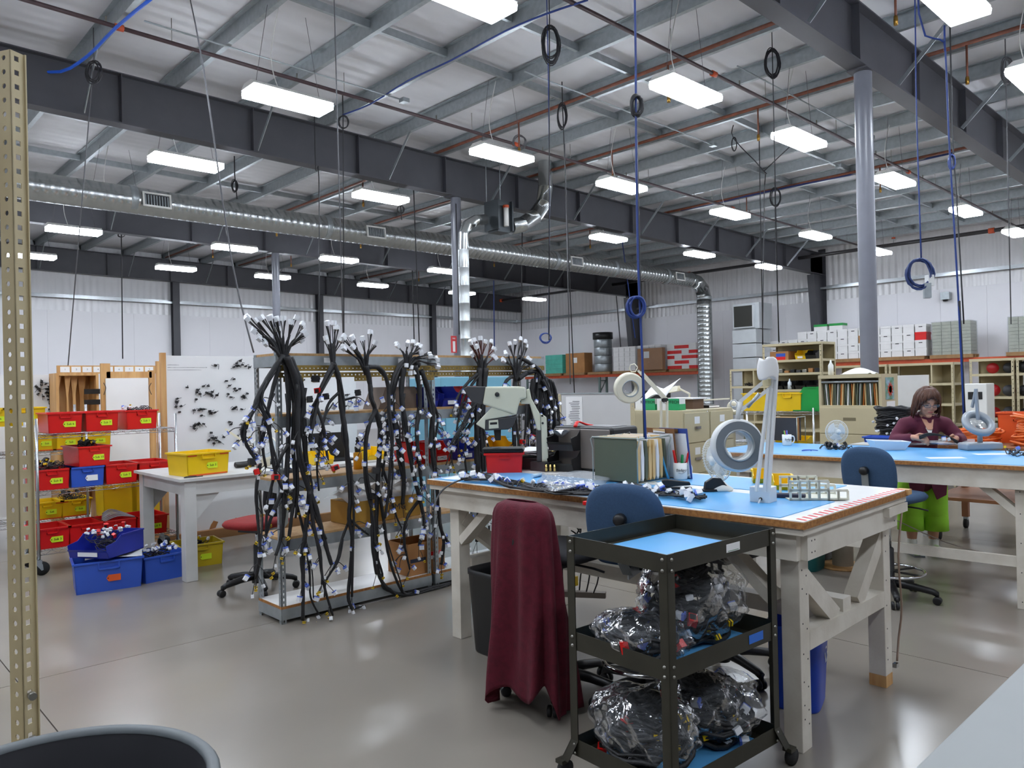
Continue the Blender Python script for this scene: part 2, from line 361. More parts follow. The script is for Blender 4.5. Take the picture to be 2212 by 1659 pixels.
# pipes
def pipe(name, label, pts, r, m, fit=None, fm=None):
    o = MB().tube(pts, r, 10).build(name, m)
    if fit:
        t = thing(name, label, 'pipe'); o.name = 'run'; o.parent = t
        for p, d in fit: MB().tube([Vector(p)-Vector(d)*.05, Vector(p)+Vector(d)*.05], r*1.5, 10).build('coupling', fm or ORNG, t)
        return t
    return tag(o, label, 'pipe')
def sprk(y, label, x1=XM-.2):
    t = thing('sprinkler_pipe', label, 'pipe', (0, y, 0)); z = lambda x: zb(x)+.60
    MB().tube([(X0+.1, 0, z(X0)), (x1, 0, z(x1))], .026, 10).build('run', SPRK, t)
    x = X0+2
    while x < x1-1:
        MB().tube([(x, 0, z(x)), (x, 0, z(x)+.09)], .012, 6).build('sprinkler_head', ZINC, t)
        MB().tube([(x+.75, 0, z(x)), (x+.75, 0, z(x)+.3)], .005, 5).build('hanger_rod', ZINC, t); x += 2.44
    for x in (2.9, 4.6+4.8, 16.6): MB().tube([(x-.05, 0, z(x)), (x+.05, 0, z(x))], .04, 10).build('coupling', ORNG, t)
sprk(9.78, 'dark maroon sprinkler pipe running from the top left corner in front of the middle beam')
sprk(5.78, 'dark maroon sprinkler pipe passing the big round column at upper right')
sprk(13.2, 'dark sprinkler pipe behind the middle beam above the duct')
sprk(20.6, 'thin sprinkler pipe close to the far left wall')
t = thing('sprinkler_main', 'long black sprinkler main pipe hung level before the right wall', 'pipe', (23.4, 0, 0))
MB().tube([(0, -7, 5.45), (0, 25.6, 5.45)], .055, 12).build('run', BLKPIPE, t)
for y in (25.5, 19.5, 15.6, 9.3, 6.1, 2.0): MB().tube([(0, y-.07, 5.45), (0, y+.07, 5.45)], .075, 12).build('coupling', ORNG, t)
for y in (21, 17, 12.8, 8.6, 4.4): MB().tube([(0, y, 5.45), (0, y, 6.0)], .008, 6).build('hanger_rod', GALV, t); MB().lathe([(.05, 5.62), (.05, 5.66)], 10, (0, y, 0), cap0=1, cap1=1).build('hanger_plate', ORNG, t)
for x, nm in ((8.92, 'in front of the middle beam'), (11.36, 'by the silver elbow duct'), (16.24, 'farther back near the copper drops')):
    t = thing('gas_pipe', 'orange brown pipe running along the roof purlins %s' % nm, 'pipe', (x, 0, 0), group='roof gas pipes')
    MB().tube([(0, Y0+.5, zb(x)+.74), (0, 25.8, zb(x)+.74)], .028, 8).build('run', RUST, t)
    for y in (3.2, 6.2, 9.2, 14, 18, 22):
        MB().tube([(0, y, zb(x)+.74), (0, y, zb(x)+.25)], .014, 6).build('drop', RUST, t); MB().lathe([(.022, 0), (.026, .05), (.022, .1)], 8, (0, y, zb(x)+.2), cap0=1, cap1=1).build('valve', mat('brass', (170, 130, 60), .3, .9), t)
for (a, b, l) in (((3.0, 9.2), (6.6, 9.2), 'thin grey conduit above the first hanging light'), ((7.2, 7.3), (11.8, 7.3), 'thin grey conduit above the light beside the silver riser'), ((9.2, 5.3), (13.5, 5.3), 'thin grey conduit right of the upper light'), ((11.9, 6.4), (14.8, 6.4), 'thin grey conduit left of the big round column'), ((3.3, 12.9), (6.2, 12.9), 'thin grey conduit between the duct and the middle beam')):
    t = thing('conduit', l, 'conduit', (0, 0, 0), group='roof conduits'); z = zb(a[0])+.5
    MB().tube([(a[0], a[1], z), (b[0], b[1], z+SL*(b[0]-a[0]))], .01, 6).build('tube', GALV, t); MB().cbox((b[0], b[1], z+SL*(b[0]-a[0])), (.11, .11, .06)).build('junction_box', GALV, t)
# round duct
def duct(name, label, pts, r, m=GALVD, rings=(), spiral=.14):
    t = thing(name, label, 'duct'); P = []
    for i in range(len(pts)-1):
        a = Vector(pts[i]); b = Vector(pts[i+1]); n = max(1, int((b-a).length/spiral)) if (b-a).length > 1.2 else 1
        P += [a+(b-a)*(j/n) for j in range(n)]
    P.append(Vector(pts[-1])); Q = []; RR = []
    for i, p in enumerate(P):
        d = (P[min(i+1, len(P)-1)]-P[max(i-1, 0)]).normalized()
        if 0 < i < len(P)-1: Q += [p-d*.006, p, p+d*.006]; RR += [r, r*1.018, r]
        else: Q.append(p); RR.append(r)
    MB().tube(Q, RR, 28).build('tube', m, t)
    for p, d in rings: d = Vector(d); p = Vector(p); MB().tube([p-d*.06, p-d*.05, p+d*.05, p+d*.06], [r*1.01, r*1.06, r*1.06, r*1.01], 28).build('collar', GALV, t)
    return t
DY, DZ = 14.35, 5.02
def dz(x): return DZ+.0*x
dp = [(X0+1, DY, 5.05), (21.6, DY, 4.95), (22.0, DY, 4.9), (22.32, DY, 4.7), (22.42, DY, 4.4)]
D1 = duct('round_duct', 'long round galvanised spiral duct hanging under the roof', dp, .235, rings=[((4.4, DY, 5.025), (1, 0, 0)), ((8.2, DY, 5.01), (1, 0, 0)), ((15.1, DY, 4.98), (1, 0, 0)), ((17.6, DY, 4.97), (1, 0, 0)), ((20.2, DY, 4.955), (1, 0, 0)), ((22.42, DY, 4.4), (0, 0, 1))])
for x in (4.75, 9.3, 15.8, 20.7):
    m = MB(); c = Vector((x, DY-.235, 5.02-.003*x)); nn = Vector((0, -1, .12)).normalized(); u = Vector((1, 0, 0)); v = nn.cross(u)*-1; v = Vector((0, .12, 1)).normalized()
    for (a0, a1, b0, b1) in ((-.24, .24, .1, .13), (-.24, .24, -.13, -.1), (-.24, -.21, -.1, .1), (.21, .24, -.1, .1)): m.prism([(a0, b0), (a1, b0), (a1, b1), (a0, b1)], nn*.03, c, u, v)
    fr = m.build('grille_frame', WHITE, D1); m = MB()
    for k in range(9): m.prism([(-.2+k*.047, -.1), (-.2+k*.047+.02, -.1), (-.2+k*.047+.02, .1), (-.2+k*.047, .1)], nn*.015, c, u, v)
    m.build('louvre', GALV, fr)
MB().prism([(-.2, -.1), (.2, -.1), (.2, .1), (-.2, .1)], (0, .01, 0), (4.75, DY-.24, 5.0), (1, 0, 0), (0, 0, 1)).build('grille_opening', BLACK, D1)
duct('round_duct', 'vertical round galvanised duct dropping beside the silver air unit', [(22.42, DY, 4.32), (22.42, DY, .0)], .25)
# riser elbow assembly beside the middle column
pr = lambda px, py: aY(px, py, 12.1)
t = duct('vent_duct', 'vertical galvanised vent pipe with elbow hanging in front of the middle beam', [aY(1178, 262, 10.9), aY(1178, 405, 10.9), aY(1174, 440, 10.9), aY(1155, 468, 10.9), aY(1128, 485, 10.9), aY(1102, 490, 10.9)], .15, spiral=.5)
c0 = aY(1078, 470, 10.9)
t = thing('damper_box', 'dark grey square damper box between the two silver elbows under the beam', 'duct box', (c0.x, c0.y, c0.z-.3))
MB().box(-.16, -.14, 0, .16, .14, .6).build('box', mat('dark_grey_sheet', (70, 76, 80), .45, .3), t); MB().box(-.2, -.2, .03, -.16, .2, .6).build('flange_plate', mat('dark_grey_sheet', (70, 76, 80)), t); MB().box(.16, -.2, .03, .2, .2, .6).build('flange_plate', mat('dark_grey_sheet', (70, 76, 80)), t)
MB().tube([(0, -.2, .1), (0, -.2, .45)], .05, 10).build('actuator', WHITE, t); zr_ = 6.19+SL*(c0.x-9.4)-(c0.z-.3); MB().tube([(-.18, .15, .5), (-.18, .15, zr_)], .008, 6).build('hanger_rod', GALV, t); MB().tube([(.18, .15, .5), (.18, .15, zr_)], .008, 6).build('hanger_rod', GALV, t); MB().lathe([(.06, .45), (.06, .5)], 10, (0, -.2, 0), cap0=1, cap1=1).build('actuator_cap', ORNG, t)
duct('vent_duct', 'galvanised down pipe with elbow right beside the middle round column', [aY(1048, 474, 10.9), aY(1028, 476, 10.9), aY(1010, 486, 10.9), aY(1002, 506, 10.9), aY(1001, 540, 10.9), aY(1006, 770, 10.9), Vector((aY(1010, 900, 10.9).x, 10.9, 0))], .1, spiral=.3)
# air handling box against the right wall
u0 = aX(1553, 655, 23.0)
t = thing('air_unit', 'tall galvanised sheet metal air handler cabinet against the right wall', 'air handler', (22.9, 12.75, 0))
SM = mat('sheet_metal', (206, 210, 212), .35, .55, var=.08, scale=3)
for k in range(7): MB().box(0, .0, k*.47+.01, .95, .86, k*.47+.46).build('sheet', SM, t, bevel=.01)
MB().box(.15, -.05, 3.3, 1.0, .9, 4.15).build('head_box', SM, t)
MB().box(.0, .08, 3.33, .16, .82, 4.1).build('outlet_frame', SM, t); MB().box(-.004, .12, 3.37, .01, .78, 4.06).build('outlet', mat('dark_opening', (60, 60, 56), .8), t)
# ================= FOREGROUND =================
# slotted tan rack post at the left edge
t = thing('rack_post', 'tan slotted shelving post with square and round holes at the left edge', 'shelf post', (.468, 2.56, 0))
ca, sa = math.cos(.5), math.sin(.5); u1 = (ca, sa, 0); u2 = (-sa, ca, 0)
m = MB(); perf(m, (0, 0, 0), u1, (0, 0, 1), u2, .044, .0405, 64, .003, .02, .0075, .0075, False)
m.bar((.044*ca, .044*sa, 0), (.044*ca, .044*sa, 2.592), .004, .012, u2); m.build('slotted_flange', TANW, t)
m = MB(); perf(m, (0, 0, 0), u2, (0, 0, 1), u1, .05, .0405, 64, .003, .026, .008, .008, True); m.build('slotted_flange', TANW, t)
for z in (.62, .745): MB().lathe([(.011, 0), (.011, .02)], 10, (.02*ca+.002, .02*sa-.01, z), rx(math.pi/2)@rz(.3), cap0=1, cap1=1).build('bolt', ZINC, t)
MB().box(-.62, .03, .49, -.03, .55, .53).build('shelf_plate', TANW, t)
# round bin in the lower left corner
t = thing('trash_can', 'large dark grey round bin with pale rim in the lower left corner', 'bin', (.35, 1.768, 0))
GREYP = mat('dark_grey_plastic', (58, 58, 62), .5, var=.1, scale=10); GREYL = mat('light_grey_plastic', (92, 98, 101), .45, var=.12, scale=10)
MB().lathe([(0, .02), (.25, .02), (.3, .74), (.308, .79)], 48).build('inner_wall', GREYP, t)
MB().lathe([(0, 0), (.26, 0), (.31, .74), (.31, .755), (.33, .76), (.334, .795), (.327, .803), (.308, .8), (.306, .79)], 48).build('body', GREYL, t)
# pale table corner at the lower right
t = thing('side_table', 'plain pale grey table top cut off by the lower right corner', 'table', (.95, -.3, 0))
MB().box(0, -.5, .872, 2.6, .82, .9).build('top', mat('pale_grey_laminate', (136, 139, 138), .45, var=.03), t, bevel=.004)
for x in (.1, 2.5):
    for y in (-.4, .68): MB().box(x-.03, y-.03, 0, x+.03, y+.03, .872).build('leg', GREYP, t)
# ---------------- main workbench ----------------
BZ = 1.0105
def nails(mb, pts, d=(0, -1, 0)):
    for p in pts: p = Vector(p); d = Vector(d); mb.tube([p, p+d*.001], .004, 6)
    return mb
W1 = thing('workbench', 'long white wooden workbench with particle board edge and blue mats, nearest bench', 'workbench', (3.035, 1.491, 0), .024)
def B(px, py, z=BZ): return aZ(px, py, z)
MB().box(0, 0, .978, 1.235, 2.5, 1.0065).build('top_board', PARTB, W1)
MB().box(.004, .004, 1.0066, 1.231, 2.496, 1.0105).build('laminate', LAMIN, W1)
MB().box(.012, .012, .948, 1.225, 2.488, .978).build('under_board', BENCHW, W1)
MB().box(.05, .06, .83, .09, 2.44, .948).build('apron', BENCHW, W1); MB().box(1.14, .06, .83, 1.18, 2.44, .948).build('apron', BENCHW, W1)
MB().box(.09, .03, .83, 1.14, .07, .948).build('apron', BENCHW, W1); MB().box(.09, 2.4, .83, 1.14, 2.44, .948).build('apron', BENCHW, W1)
for y in (.07, 2.3):
    for x in (.09, 1.05):
        MB().box(x, y, 0 if not (x > 1 and y < 1) else .06, x+.09, y+.085, .83).build('leg', BENCHW, W1, bevel=.003)
MB().box(1.05, .07, 0, 1.14, .155, .06).build('bare_foot', PINE, W1)
MB().box(.18, .1, 0, .2, .15, .82).build('leg_strip', PINE, W1)
for y in (.115, 2.33):
    MB().box(.18, y-.045, .42, 1.05, y+.045, .5).build('end_stretcher', BENCHW, W1)
    MB().bar((.14, y, .76), (.5, y, .49), .085, .07, (0, 1, 0)).build('diagonal_brace', BENCHW, W1); MB().bar((1.1, y, .8), (.76, y, .5), .085, .07, (0, 1, 0)).build('diagonal_brace', BENCHW, W1)
MB().box(.58, .16, .42, .67, 2.285, .5).build('long_stretcher', BENCHW, W1); MB().box(.56, .08, .5, .65, .4, .56).build('stretcher_block', BENCHW, W1)
MB().bar((.135, 2.3, .62), (.135, 1.98, .9), .05, .085, (1, 0, 0)).build('knee_brace', BENCHW, W1); MB().bar((.135, .19, .62), (.135, .5, .9), .05, .085, (1, 0, 0)).build('knee_brace', BENCHW, W1)
MB().box(.95, .0, .9, 1.21, .04, .945).build('block', BENCHW, W1); MB().box(1.19, -.012, .985, 1.24, .05, 1.012).build('block', PINE, W1)
m = MB()
for z in (.14, .2, .3, .42, .55, .7, .78): nails(m, [(.115, .07, z), (.155, .07, z-.03), (1.08, .07, z)])
for z in (.86, .91): nails(m, [(.13, .03, z), (1.1, .03, z), (.16, .03, z)])
m.build('nails', INK, W1)['kind'] = 'stuff'
REDT = mat('red_tape', (206, 40, 44), .45)
for i in range(22): MB().prism([(0, 0), (.022, 0), (.042, .05), (.02, .05)], (0, 0, .0006), (.03+i*.054, .01, BZ), (1, 0, 0), (0, 1, 0)).build('tape_stripe', REDT, W1)
def onb(lx, ly, z=BZ): v = W1.matrix_basis@Vector((lx, ly, z)) if False else Vector((3.035+lx*math.cos(.024)-ly*math.sin(.024), 1.491+lx*math.sin(.024)+ly*math.cos(.024), z)); return v
def slab(name, label, cat, loc, rzv, dx, dy, dz, m, group=None, bevel=0):
    o = MB().box(0, 0, 0, dx, dy, dz).build(name, m, bevel=bevel); o.location = loc; o.rotation_euler = (0, 0, rzv); return tag(o, label, cat, group)
slab('work_mat', 'blue work mat along the front of the near workbench under the wire harness', 'mat', onb(.03, .12), .024, .56, 2.34, .003, MATBL)
slab('work_mat', 'blue work mat at the back of the near workbench behind the small fan', 'mat', onb(.72, .3), .024, .46, 1.15, .003, MATBL)
slab('paper_sheet', 'white sheet of paper at the left end of the near workbench', 'paper', onb(.1, 2.12, BZ+.0032), .2, .28, .3, .001, PAPER)
# ---------------- steel cart ----------------
CARTM = mat('olive_black_paint', (62, 60, 50), .38, .35, var=.2, scale=9)
CT = thing('utility_cart', 'olive black three shelf steel cart with blue mat on top, in front', 'cart', (2.266, 1.627, 0), -.054)
CW, CL = .7, .505
for zt, zf in ((.985, .92), (.6, .53), (.165, .1)):
    m = MB().box(0, 0, zf-.003, CW, CL, zf); tr = m.build('tray', CARTM, CT)
    for (x0, y0, x1, y1) in ((0, 0, CW, .003), (0, CL-.003, CW, CL), (0, 0, .003, CL), (CW-.003, 0, CW, CL)): MB().box(x0, y0, zf, x1, y1, zt).build('lip', CARTM, tr)
for (x, y, sx, sy) in ((0, 0, 1, 1), (CW, 0, -1, 1), (0, CL, 1, -1), (CW, CL, -1, -1)):
    fx, fy = x-sx*.03, y-sy*.03
    lg = MB()
    for (a, b) in ((.04*sx, .004*sy), (.004*sx, .04*sy)):
        X_ = sorted((x-sx*.004, x-sx*.004+a)); Y_ = sorted((y-sy*.004, y-sy*.004+b))
        lg.box(X_[0], Y_[0], .16, X_[1], Y_[1], .985)
        lg.add([(X_[0], Y_[0], .16), (X_[1], Y_[0], .16), (X_[1], Y_[1], .16), (X_[0], Y_[1], .16)]+[(p[0]-sx*.03, p[1]-sy*.03, .075) for p in ((X_[0], Y_[0]), (X_[1], Y_[0]), (X_[1], Y_[1]), (X_[0], Y_[1]))], [(0, 1, 5, 4), (1, 2, 6, 5), (2, 3, 7, 6), (3, 0, 4, 7), (4, 5, 6, 7)])
    L_ = lg.build('leg', CARTM, CT)
    for zt in (.965, .925, .58, .545, .145, .11):
        MB().lathe([(.0, .006), (.005, .005), (.007, 0)], 8, (x+sx*.018, y-sy*.005, zt), rx(sy*math.pi/2)).build('bolt', ZINC, L_); MB().lathe([(.0, .006), (.005, .005), (.007, 0)], 8, (x-sx*.005, y+sy*.018, zt), ry(-sx*math.pi/2)).build('bolt', ZINC, L_)
    ct = MB().box(fx-.02, fy-.02, .062, fx+.02, fy+.02, .078).build('caster', CARTM, CT)
    MB().lathe([(.0, -.012), (.035, -.012), (.035, .012), (0, .012)], 18, (fx+.015, fy, .035), rx(math.pi/2)).build('wheel', RUBBER, ct)
MB().box(.36, -.0015, .935, .45, -.0005, .967).build('label_card', PAPER, CT); MB().box(.37, -.002, .938, .44, -.0012, .94).build('label_line', mat('green_ink', (30, 120, 60), .6), CT)
MB().box(.5, -.0015, .548, .6, -.0005, .583).build('blue_tape_label', mat('blue_tape', (40, 110, 210), .5), CT)
def cw(lx, ly, z): c, s = math.cos(-.054), math.sin(-.054); return Vector((2.266+lx*c-ly*s, 1.627+lx*s+ly*c, z))
slab('work_mat', 'bright blue mat lying in the top tray of the steel cart', 'mat', cw(.07, .1, .92), -.054, .52, .36, .004, MATBL)
slab('work_mat', 'blue mat in the middle tray of the steel cart under the bags', 'mat', cw(.04, .03, .53), -.054, .6, .42, .004, MATBL)
slab('work_mat', 'blue mat in the bottom tray of the steel cart', 'mat', cw(.04, .03, .1), -.054, .6, .42, .004, MATBL)
# connectors shared by all harnesses
CWH = mat('white_connector', (232, 234, 238), .4, var=.04); CBL = mat('blue_connector', (96, 122, 214), .4)
LOOM = mat('black_loom', (30, 30, 33), .55, var=.25, scale=60, bump=.3, bscale=140); WIRE = mat('dark_wire', (44, 42, 44), .45, var=.2)
def con_mesh(kind):
    m = MB()
    if kind == 'wb':
        m.box(-.012, -.009, -.03, .012, .009, .0); me = m.mesh('connector'); n0 = len(m.f)
        m = MB().box(-.014, -.011, -.034, .014, .011, -.006); n1 = len(m.f); m.box(-.015, -.012, -.008, .015, .012, 0); me = m.mesh('connector'); me.materials.append(CWH); me.materials.append(CBL)
        for i, p in enumerate(me.polygons): p.material_index = 1 if i >= n1 else 0
        return me
    cols = {'w': (CWH, (.011, .008, .026)), 'k': (BLACK, (.02, .014, .036)), 'r': (RED, (.02, .014, .03)), 'y': (YEL, (.009, .009, .016))}
    c, d = cols[kind]; m.box(-d[0], -d[1], -d[2], d[0], d[1], 0)
    n1 = len(m.f)
    if kind in 'yk': m.box(-d[0]*1.12, -d[1]*1.12, -d[2]*.55, d[0]*1.12, d[1]*1.12, -d[2]*.3)
    else: m.box(-d[0]*.6, -d[1]*1.25, -d[2]*.9, d[0]*.6, d[1]*1.25, -d[2]*.2)
    me = m.mesh('connector'); me.materials.append(c); me.materials.append({'y': BLACK, 'k': BLACK, 'r': BLACK, 'w': CWH}[kind])
    for i, p in enumerate(me.polygons): p.material_index = 1 if i >= n1 else 0
    return me
CON = {k: con_mesh(k) for k in ('wb', 'w', 'k', 'r', 'y')}
def conn(kind, parent, p, d=(0, 0, -1), s=1.0, spin=None):
    o = mesh_obj('connector', CON[kind], parent, p); q = Vector((0, 0, -1)).rotation_difference(Vector(d).normalized())
    o.rotation_mode = 'QUATERNION'; from mathutils import Quaternion
    o.rotation_quaternion = q@Quaternion((0, 0, 1), spin if spin is not None else R.uniform(0, 6.28)); o.scale = (s, s, s); return o
# bagged harnesses on the cart
def bag(label, hl, c, rad, seed, ncoil=9):
    rn = random.Random(seed); c = Vector(c)
    h = thing('wire_harness', hl, 'wire harness', c, group='bagged harnesses on the cart')
    m = MB()
    for i in range(ncoil*2):
        f = rn.random(); zz = .02+f*rad[2]*1.55; s = rn.uniform(.55, .9)*math.sqrt(max(.12, 1-(2*f*.8-.6)**2)); ph = rn.uniform(0, 6); tl = rn.uniform(-.2, .2)
        cx, cy = rn.uniform(-.1, .1)*rad[0], rn.uniform(-.1, .1)*rad[1]
        m.tube([(cx+rad[0]*s*math.cos(t*.35+ph), cy+rad[1]*s*math.sin(t*.35+ph), max(.012, zz+rad[2]*tl*math.cos(t*.35)+.012*math.sin(t*1.7+i))) for t in range(18)], rn.uniform(.005, .011), 6, closed=True)
    m.build('cable_coil', LOOM, h); m = MB()
    for i in range(30):
        a = rn.uniform(0, 6.28); p = Vector((rad[0]*.75*math.cos(a), rad[1]*.75*math.sin(a), rn.uniform(.1, 1.3)*rad[2])); q = p+Vector((rn.uniform(-.08, .08), rn.uniform(-.06, .06), rn.uniform(-.05, .05))); q.z = max(q.z, .03); k_ = math.hypot(q.x/rad[0], q.y/rad[1]); q.x, q.y = (q.x*.8/k_, q.y*.8/k_) if k_ > .8 else (q.x, q.y)
        m.tube(smoothpts([p, (p+q)/2+Vector((0, 0, .03)), q]), .003, 5)
        conn(rn.choice(['wb', 'w', 'wb', 'w', 'wb', 'r', 'y']), h, q, (rn.uniform(-1, 1), rn.uniform(-1, 1), rn.uniform(-.3, .3)), 1.15)
    m.build('wires', WIRE, h)['kind'] = 'stuff'
    # the bag: crumpled film shell
    def fn(u, v):
        th = 2*math.pi*u; ph = math.pi*v; k = 1+.07*math.sin(3*th+seed)+.06*math.sin(5*th+2.3*ph+seed)+.05*math.sin(9*th-4*ph)+.045*math.sin(13*th+7*ph+seed)+.03*math.sin(21*th-11*ph)
        x = rad[0]*k*math.cos(th)*math.sin(ph)**.7; y = rad[1]*k*math.sin(th)*math.sin(ph)**.7; z = rad[2]*(1+math.cos(ph)*(1 if ph < 1.57 else .97))*(1+.09*math.sin(4*th+seed)*math.sin(ph))
        return (x, y, max(z*.95, .004))
    m = MB().grid(fn, 80, 30); b = m.build('plastic_bag', FILM); b.location = c; tag(b, label, 'plastic bag', 'bags on the cart')
    return h
bag('tall clear plastic bag on the middle tray of the cart, right side', 'black wire harness coiled in the tall bag on the cart middle tray', cw(.45, .25, .535), (.24, .205, .175), 3, 15)
bag('flat clear plastic bag at the left of the cart middle tray', 'black wire harness coiled in the flat bag on the cart middle tray', cw(.13, .26, .535), (.125, .21, .085), 5, 8)
bag('clear plastic bag at the left of the cart bottom tray', 'black wire harness coiled in the left bag on the cart bottom tray', cw(.17, .26, .105), (.17, .225, .15), 8, 15)
bag('wide clear plastic bag at the right of the cart bottom tray', 'black wire harness coiled in the right bag on the cart bottom tray', cw(.52, .24, .105), (.2, .22, .15), 11, 16)
# ---------------- stools ----------------
BLUF = mat('blue_fabric', (52, 80, 112), .85, var=.12, scale=90, bump=.2, bscale=300)
def rbox(w_, d_, h_, e=3.5, n=20, k=10):
    """rounded cushion (superellipse), centred, base z=0"""
    m = MB(); vs = []
    prof = [(0.0, .0), (.8, 0), (.93, .1), (1, .4), (1, .6), (.93, .9), (.8, 1), (0, 1)]
    for (s, z) in prof:
        for j in range(n*2):
            t = math.pi*j/n; cx = abs(math.cos(t))**(2/e)*math.copysign(1, math.cos(t)); cy = abs(math.sin(t))**(2/e)*math.copysign(1, math.sin(t)); vs.append((w_/2*s*cx, d_/2*s*cy, h_*z))
    N_ = n*2; m.add(vs, [(i*N_+j, i*N_+(j+1) % N_, (i+1)*N_+(j+1) % N_, (i+1)*N_+j) for i in range(len(prof)-1) for j in range(N_)], True); return m
def xform(m, mtx):
    m.v = [tuple(mtx@Vector(v)) for v in m.v]; return m
def stool(loc, rzv, label, fab=BLUF, seatm=None, ring=True, seat_z=.72, back_z=.92, name='drafting_stool', bw=.4, bh=.38, back=True):
    t = thing(name, label, 'stool', loc, rzv)
    for k in range(5):
        a = 2*math.pi*k/5+.3; c, s = math.cos(a), math.sin(a)
        arm = MB().tube([(0.02*c, .02*s, .115), (.15*c, .15*s, .105), (.27*c, .27*s, .085), (.3*c, .3*s, .07)], [.03, .026, .022, .02], 10).build('base_arm', BLACK, t)
        cs = MB().tube([(.3*c, .3*s, .085), (.3*c, .3*s, .05)], .011, 8).build('caster', BLACK, t)
        for o in (-.015, .015):
            MB().lathe([(.0, -.01), (.02, -.011), (.028, -.008), (.028, .008), (.02, .011), (0, .01)], 16, (.3*c+.012*s+o*s, .3*s-.012*c-o*c, .029), rz(a)@rx(math.pi/2)).build('wheel', BLACK, cs)
    MB().lathe([(.0, .06), (.045, .06), (.04, .14), (.03, .15), (.028, .36), (.022, .37), (0, .37)], 18).build('column_sleeve', BLACK, t)
    MB().tube([(0, 0, .36), (0, 0, seat_z-.03)], .013, 12).build('gas_lift', CHROME, t)
    if ring:
        g = MB().tube([(.225*math.cos(i*math.pi/16), .225*math.sin(i*math.pi/16), .2) for i in range(32)], .011, 8, closed=True).build('foot_ring', CHROME, t)
        for k in range(5): a = 2*math.pi*k/5; MB().bar((.02*math.cos(a), .02*math.sin(a), .2), (.22*math.cos(a), .22*math.sin(a), .2), .02, .012).build('spoke', BLACK, g)
    MB().box(-.1, -.1, seat_z-.045, .1, .1, seat_z-.01).build('seat_plate', BLACK, t)
    m = rbox(.46, .44, .065); m.v = [(x, y, z+seat_z-.01) for x, y, z in m.v]; m.build('seat', seatm or fab, t)
    if back:
        b = rbox(bw, bh, .06, 2.9); b = xform(b, Matrix.Translation((0, -.235, back_z))@Matrix.Rotation(math.radians(97), 4, 'X')); b.build('backrest', fab, t)
        m = MB(); P_ = [(0, -.05, seat_z-.03), (0, -.24, seat_z-.035), (0, -.3, seat_z+.03), (0, -.315, back_z)]
        for i in range(3): m.bar(P_[i], P_[i+1], .05, .006, (1, 0, 0) if False else (0, 1, 1))
        m.build('back_bracket', GALV, t); MB().lathe([(0, 0), (.03, 0), (.03, .03), (.02, .04), (0, .04)], 12, (0, -.31, back_z+.02), rx(math.pi/2)).build('knob', BLACK, t)
    MB().tube([(.05, 0, seat_z-.04), (.2, .03, seat_z-.05), (.26, .04, seat_z-.06)], .006, 6).build('lever', BLACK, t)
    return t
stool((3.13, 2.375, 0), -math.pi/2+.28, 'blue fabric stool pushed up to the near bench behind the steel cart', back_z=.94)
stool((5.78, 2.2, 0), -math.pi/2-.12, 'blue fabric drafting stool with chrome foot ring at the far bench', back_z=.93)
stool((3.72, 2.32, 0), 1.6, 'dark stool under the near workbench beside the steel cart, seat only seen', fab=mat('black_fabric', (36, 36, 40), .8, var=.2, scale=60), back=False, seat_z=.66, ring=False)
stool((2.9, 2.75, 0), -math.pi/2, 'stool hidden under a maroon jacket at the near bench', fab=mat('black_fabric', (36, 36, 40)), ring=False, back_z=.82, bw=.27, bh=.3)
# jacket over that stool's back
MAR = mat('maroon_fleece', (92, 12, 34), .9, var=.25, scale=30, bump=.25, bscale=120)
def jk(u, v):
    th = 2*math.pi*u; z = 1.03-.97*v; hw = .165+.055*v**.6; hd = .075+.06*v
    f = 0
    if v < .08: k = math.sqrt(max(0, 1-(1-v/.08)**2)); hw *= .62+.38*k; hd *= .35+.65*k
    f += v**.7*.03*(math.sin(7*th+1.3)+.7*math.sin(11*th+4*v)+.5*math.sin(4*th-2*v))
    c, s = math.cos(th), math.sin(th); cc = abs(c)**.75*math.copysign(1, c); ss = abs(s)**.75*math.copysign(1, s)
    zz = z+(.09*math.sin(2*th+.6)+.06*math.sin(5*th))*v**3
    return (2.62+(hd+f)*cc+.02*v-.0*v, 2.74+(hw+f*.8)*ss-.02*v, max(zz, .03))
j = MB().grid(jk, 96, 40).build('jacket', MAR, solid=.004); tag(j, 'maroon fleece jacket hung over a stool back in front of the bench', 'jacket')
# ---------------- bins under the benches ----------------
def canbin(name, label, loc, w_, d_, h_, m, rzv=0, tp=.82):
    t = thing(name, label, 'bin', loc, rzv)
    o = MB()
    def ring(s, z, e=5, n=32): return [(w_/2*s*abs(math.cos(2*math.pi*i/n))**(2/e)*math.copysign(1, math.cos(2*math.pi*i/n)), d_/2*s*abs(math.sin(2*math.pi*i/n))**(2/e)*math.copysign(1, math.sin(2*math.pi*i/n)), z) for i in range(n)]
    rs = [ring(tp*.97, 0), ring(tp, .01), ring(.97, h_*.93), ring(1.0, h_*.94), ring(1.0, h_), ring(.95, h_), ring(.94, h_*.93), ring(tp-.03, .02)]
    vs = [p for r in rs for p in r]; n = 32
    o.add(vs, [(i*n+j, i*n+(j+1) % n, (i+1)*n+(j+1) % n, (i+1)*n+j) for i in range(len(rs)-1) for j in range(n)], True); o.f += [tuple(range(n-1, -1, -1)), tuple(range(7*n, 8*n))]; o.sm += [False, False]
    o.build('body', m, t); return t
canbin('waste_bin', 'black plastic waste bin behind the maroon jacket', (3.1, 3.42, 0), .3, .4, .5, BLACK)
rb = canbin('recycling_bin', 'tall blue recycling bin under the right end of the near bench', (3.63, 1.83, 0), .34, .27, .41, mat('recycling_blue', (26, 70, 190), .4, var=.05), .3)
m = MB()
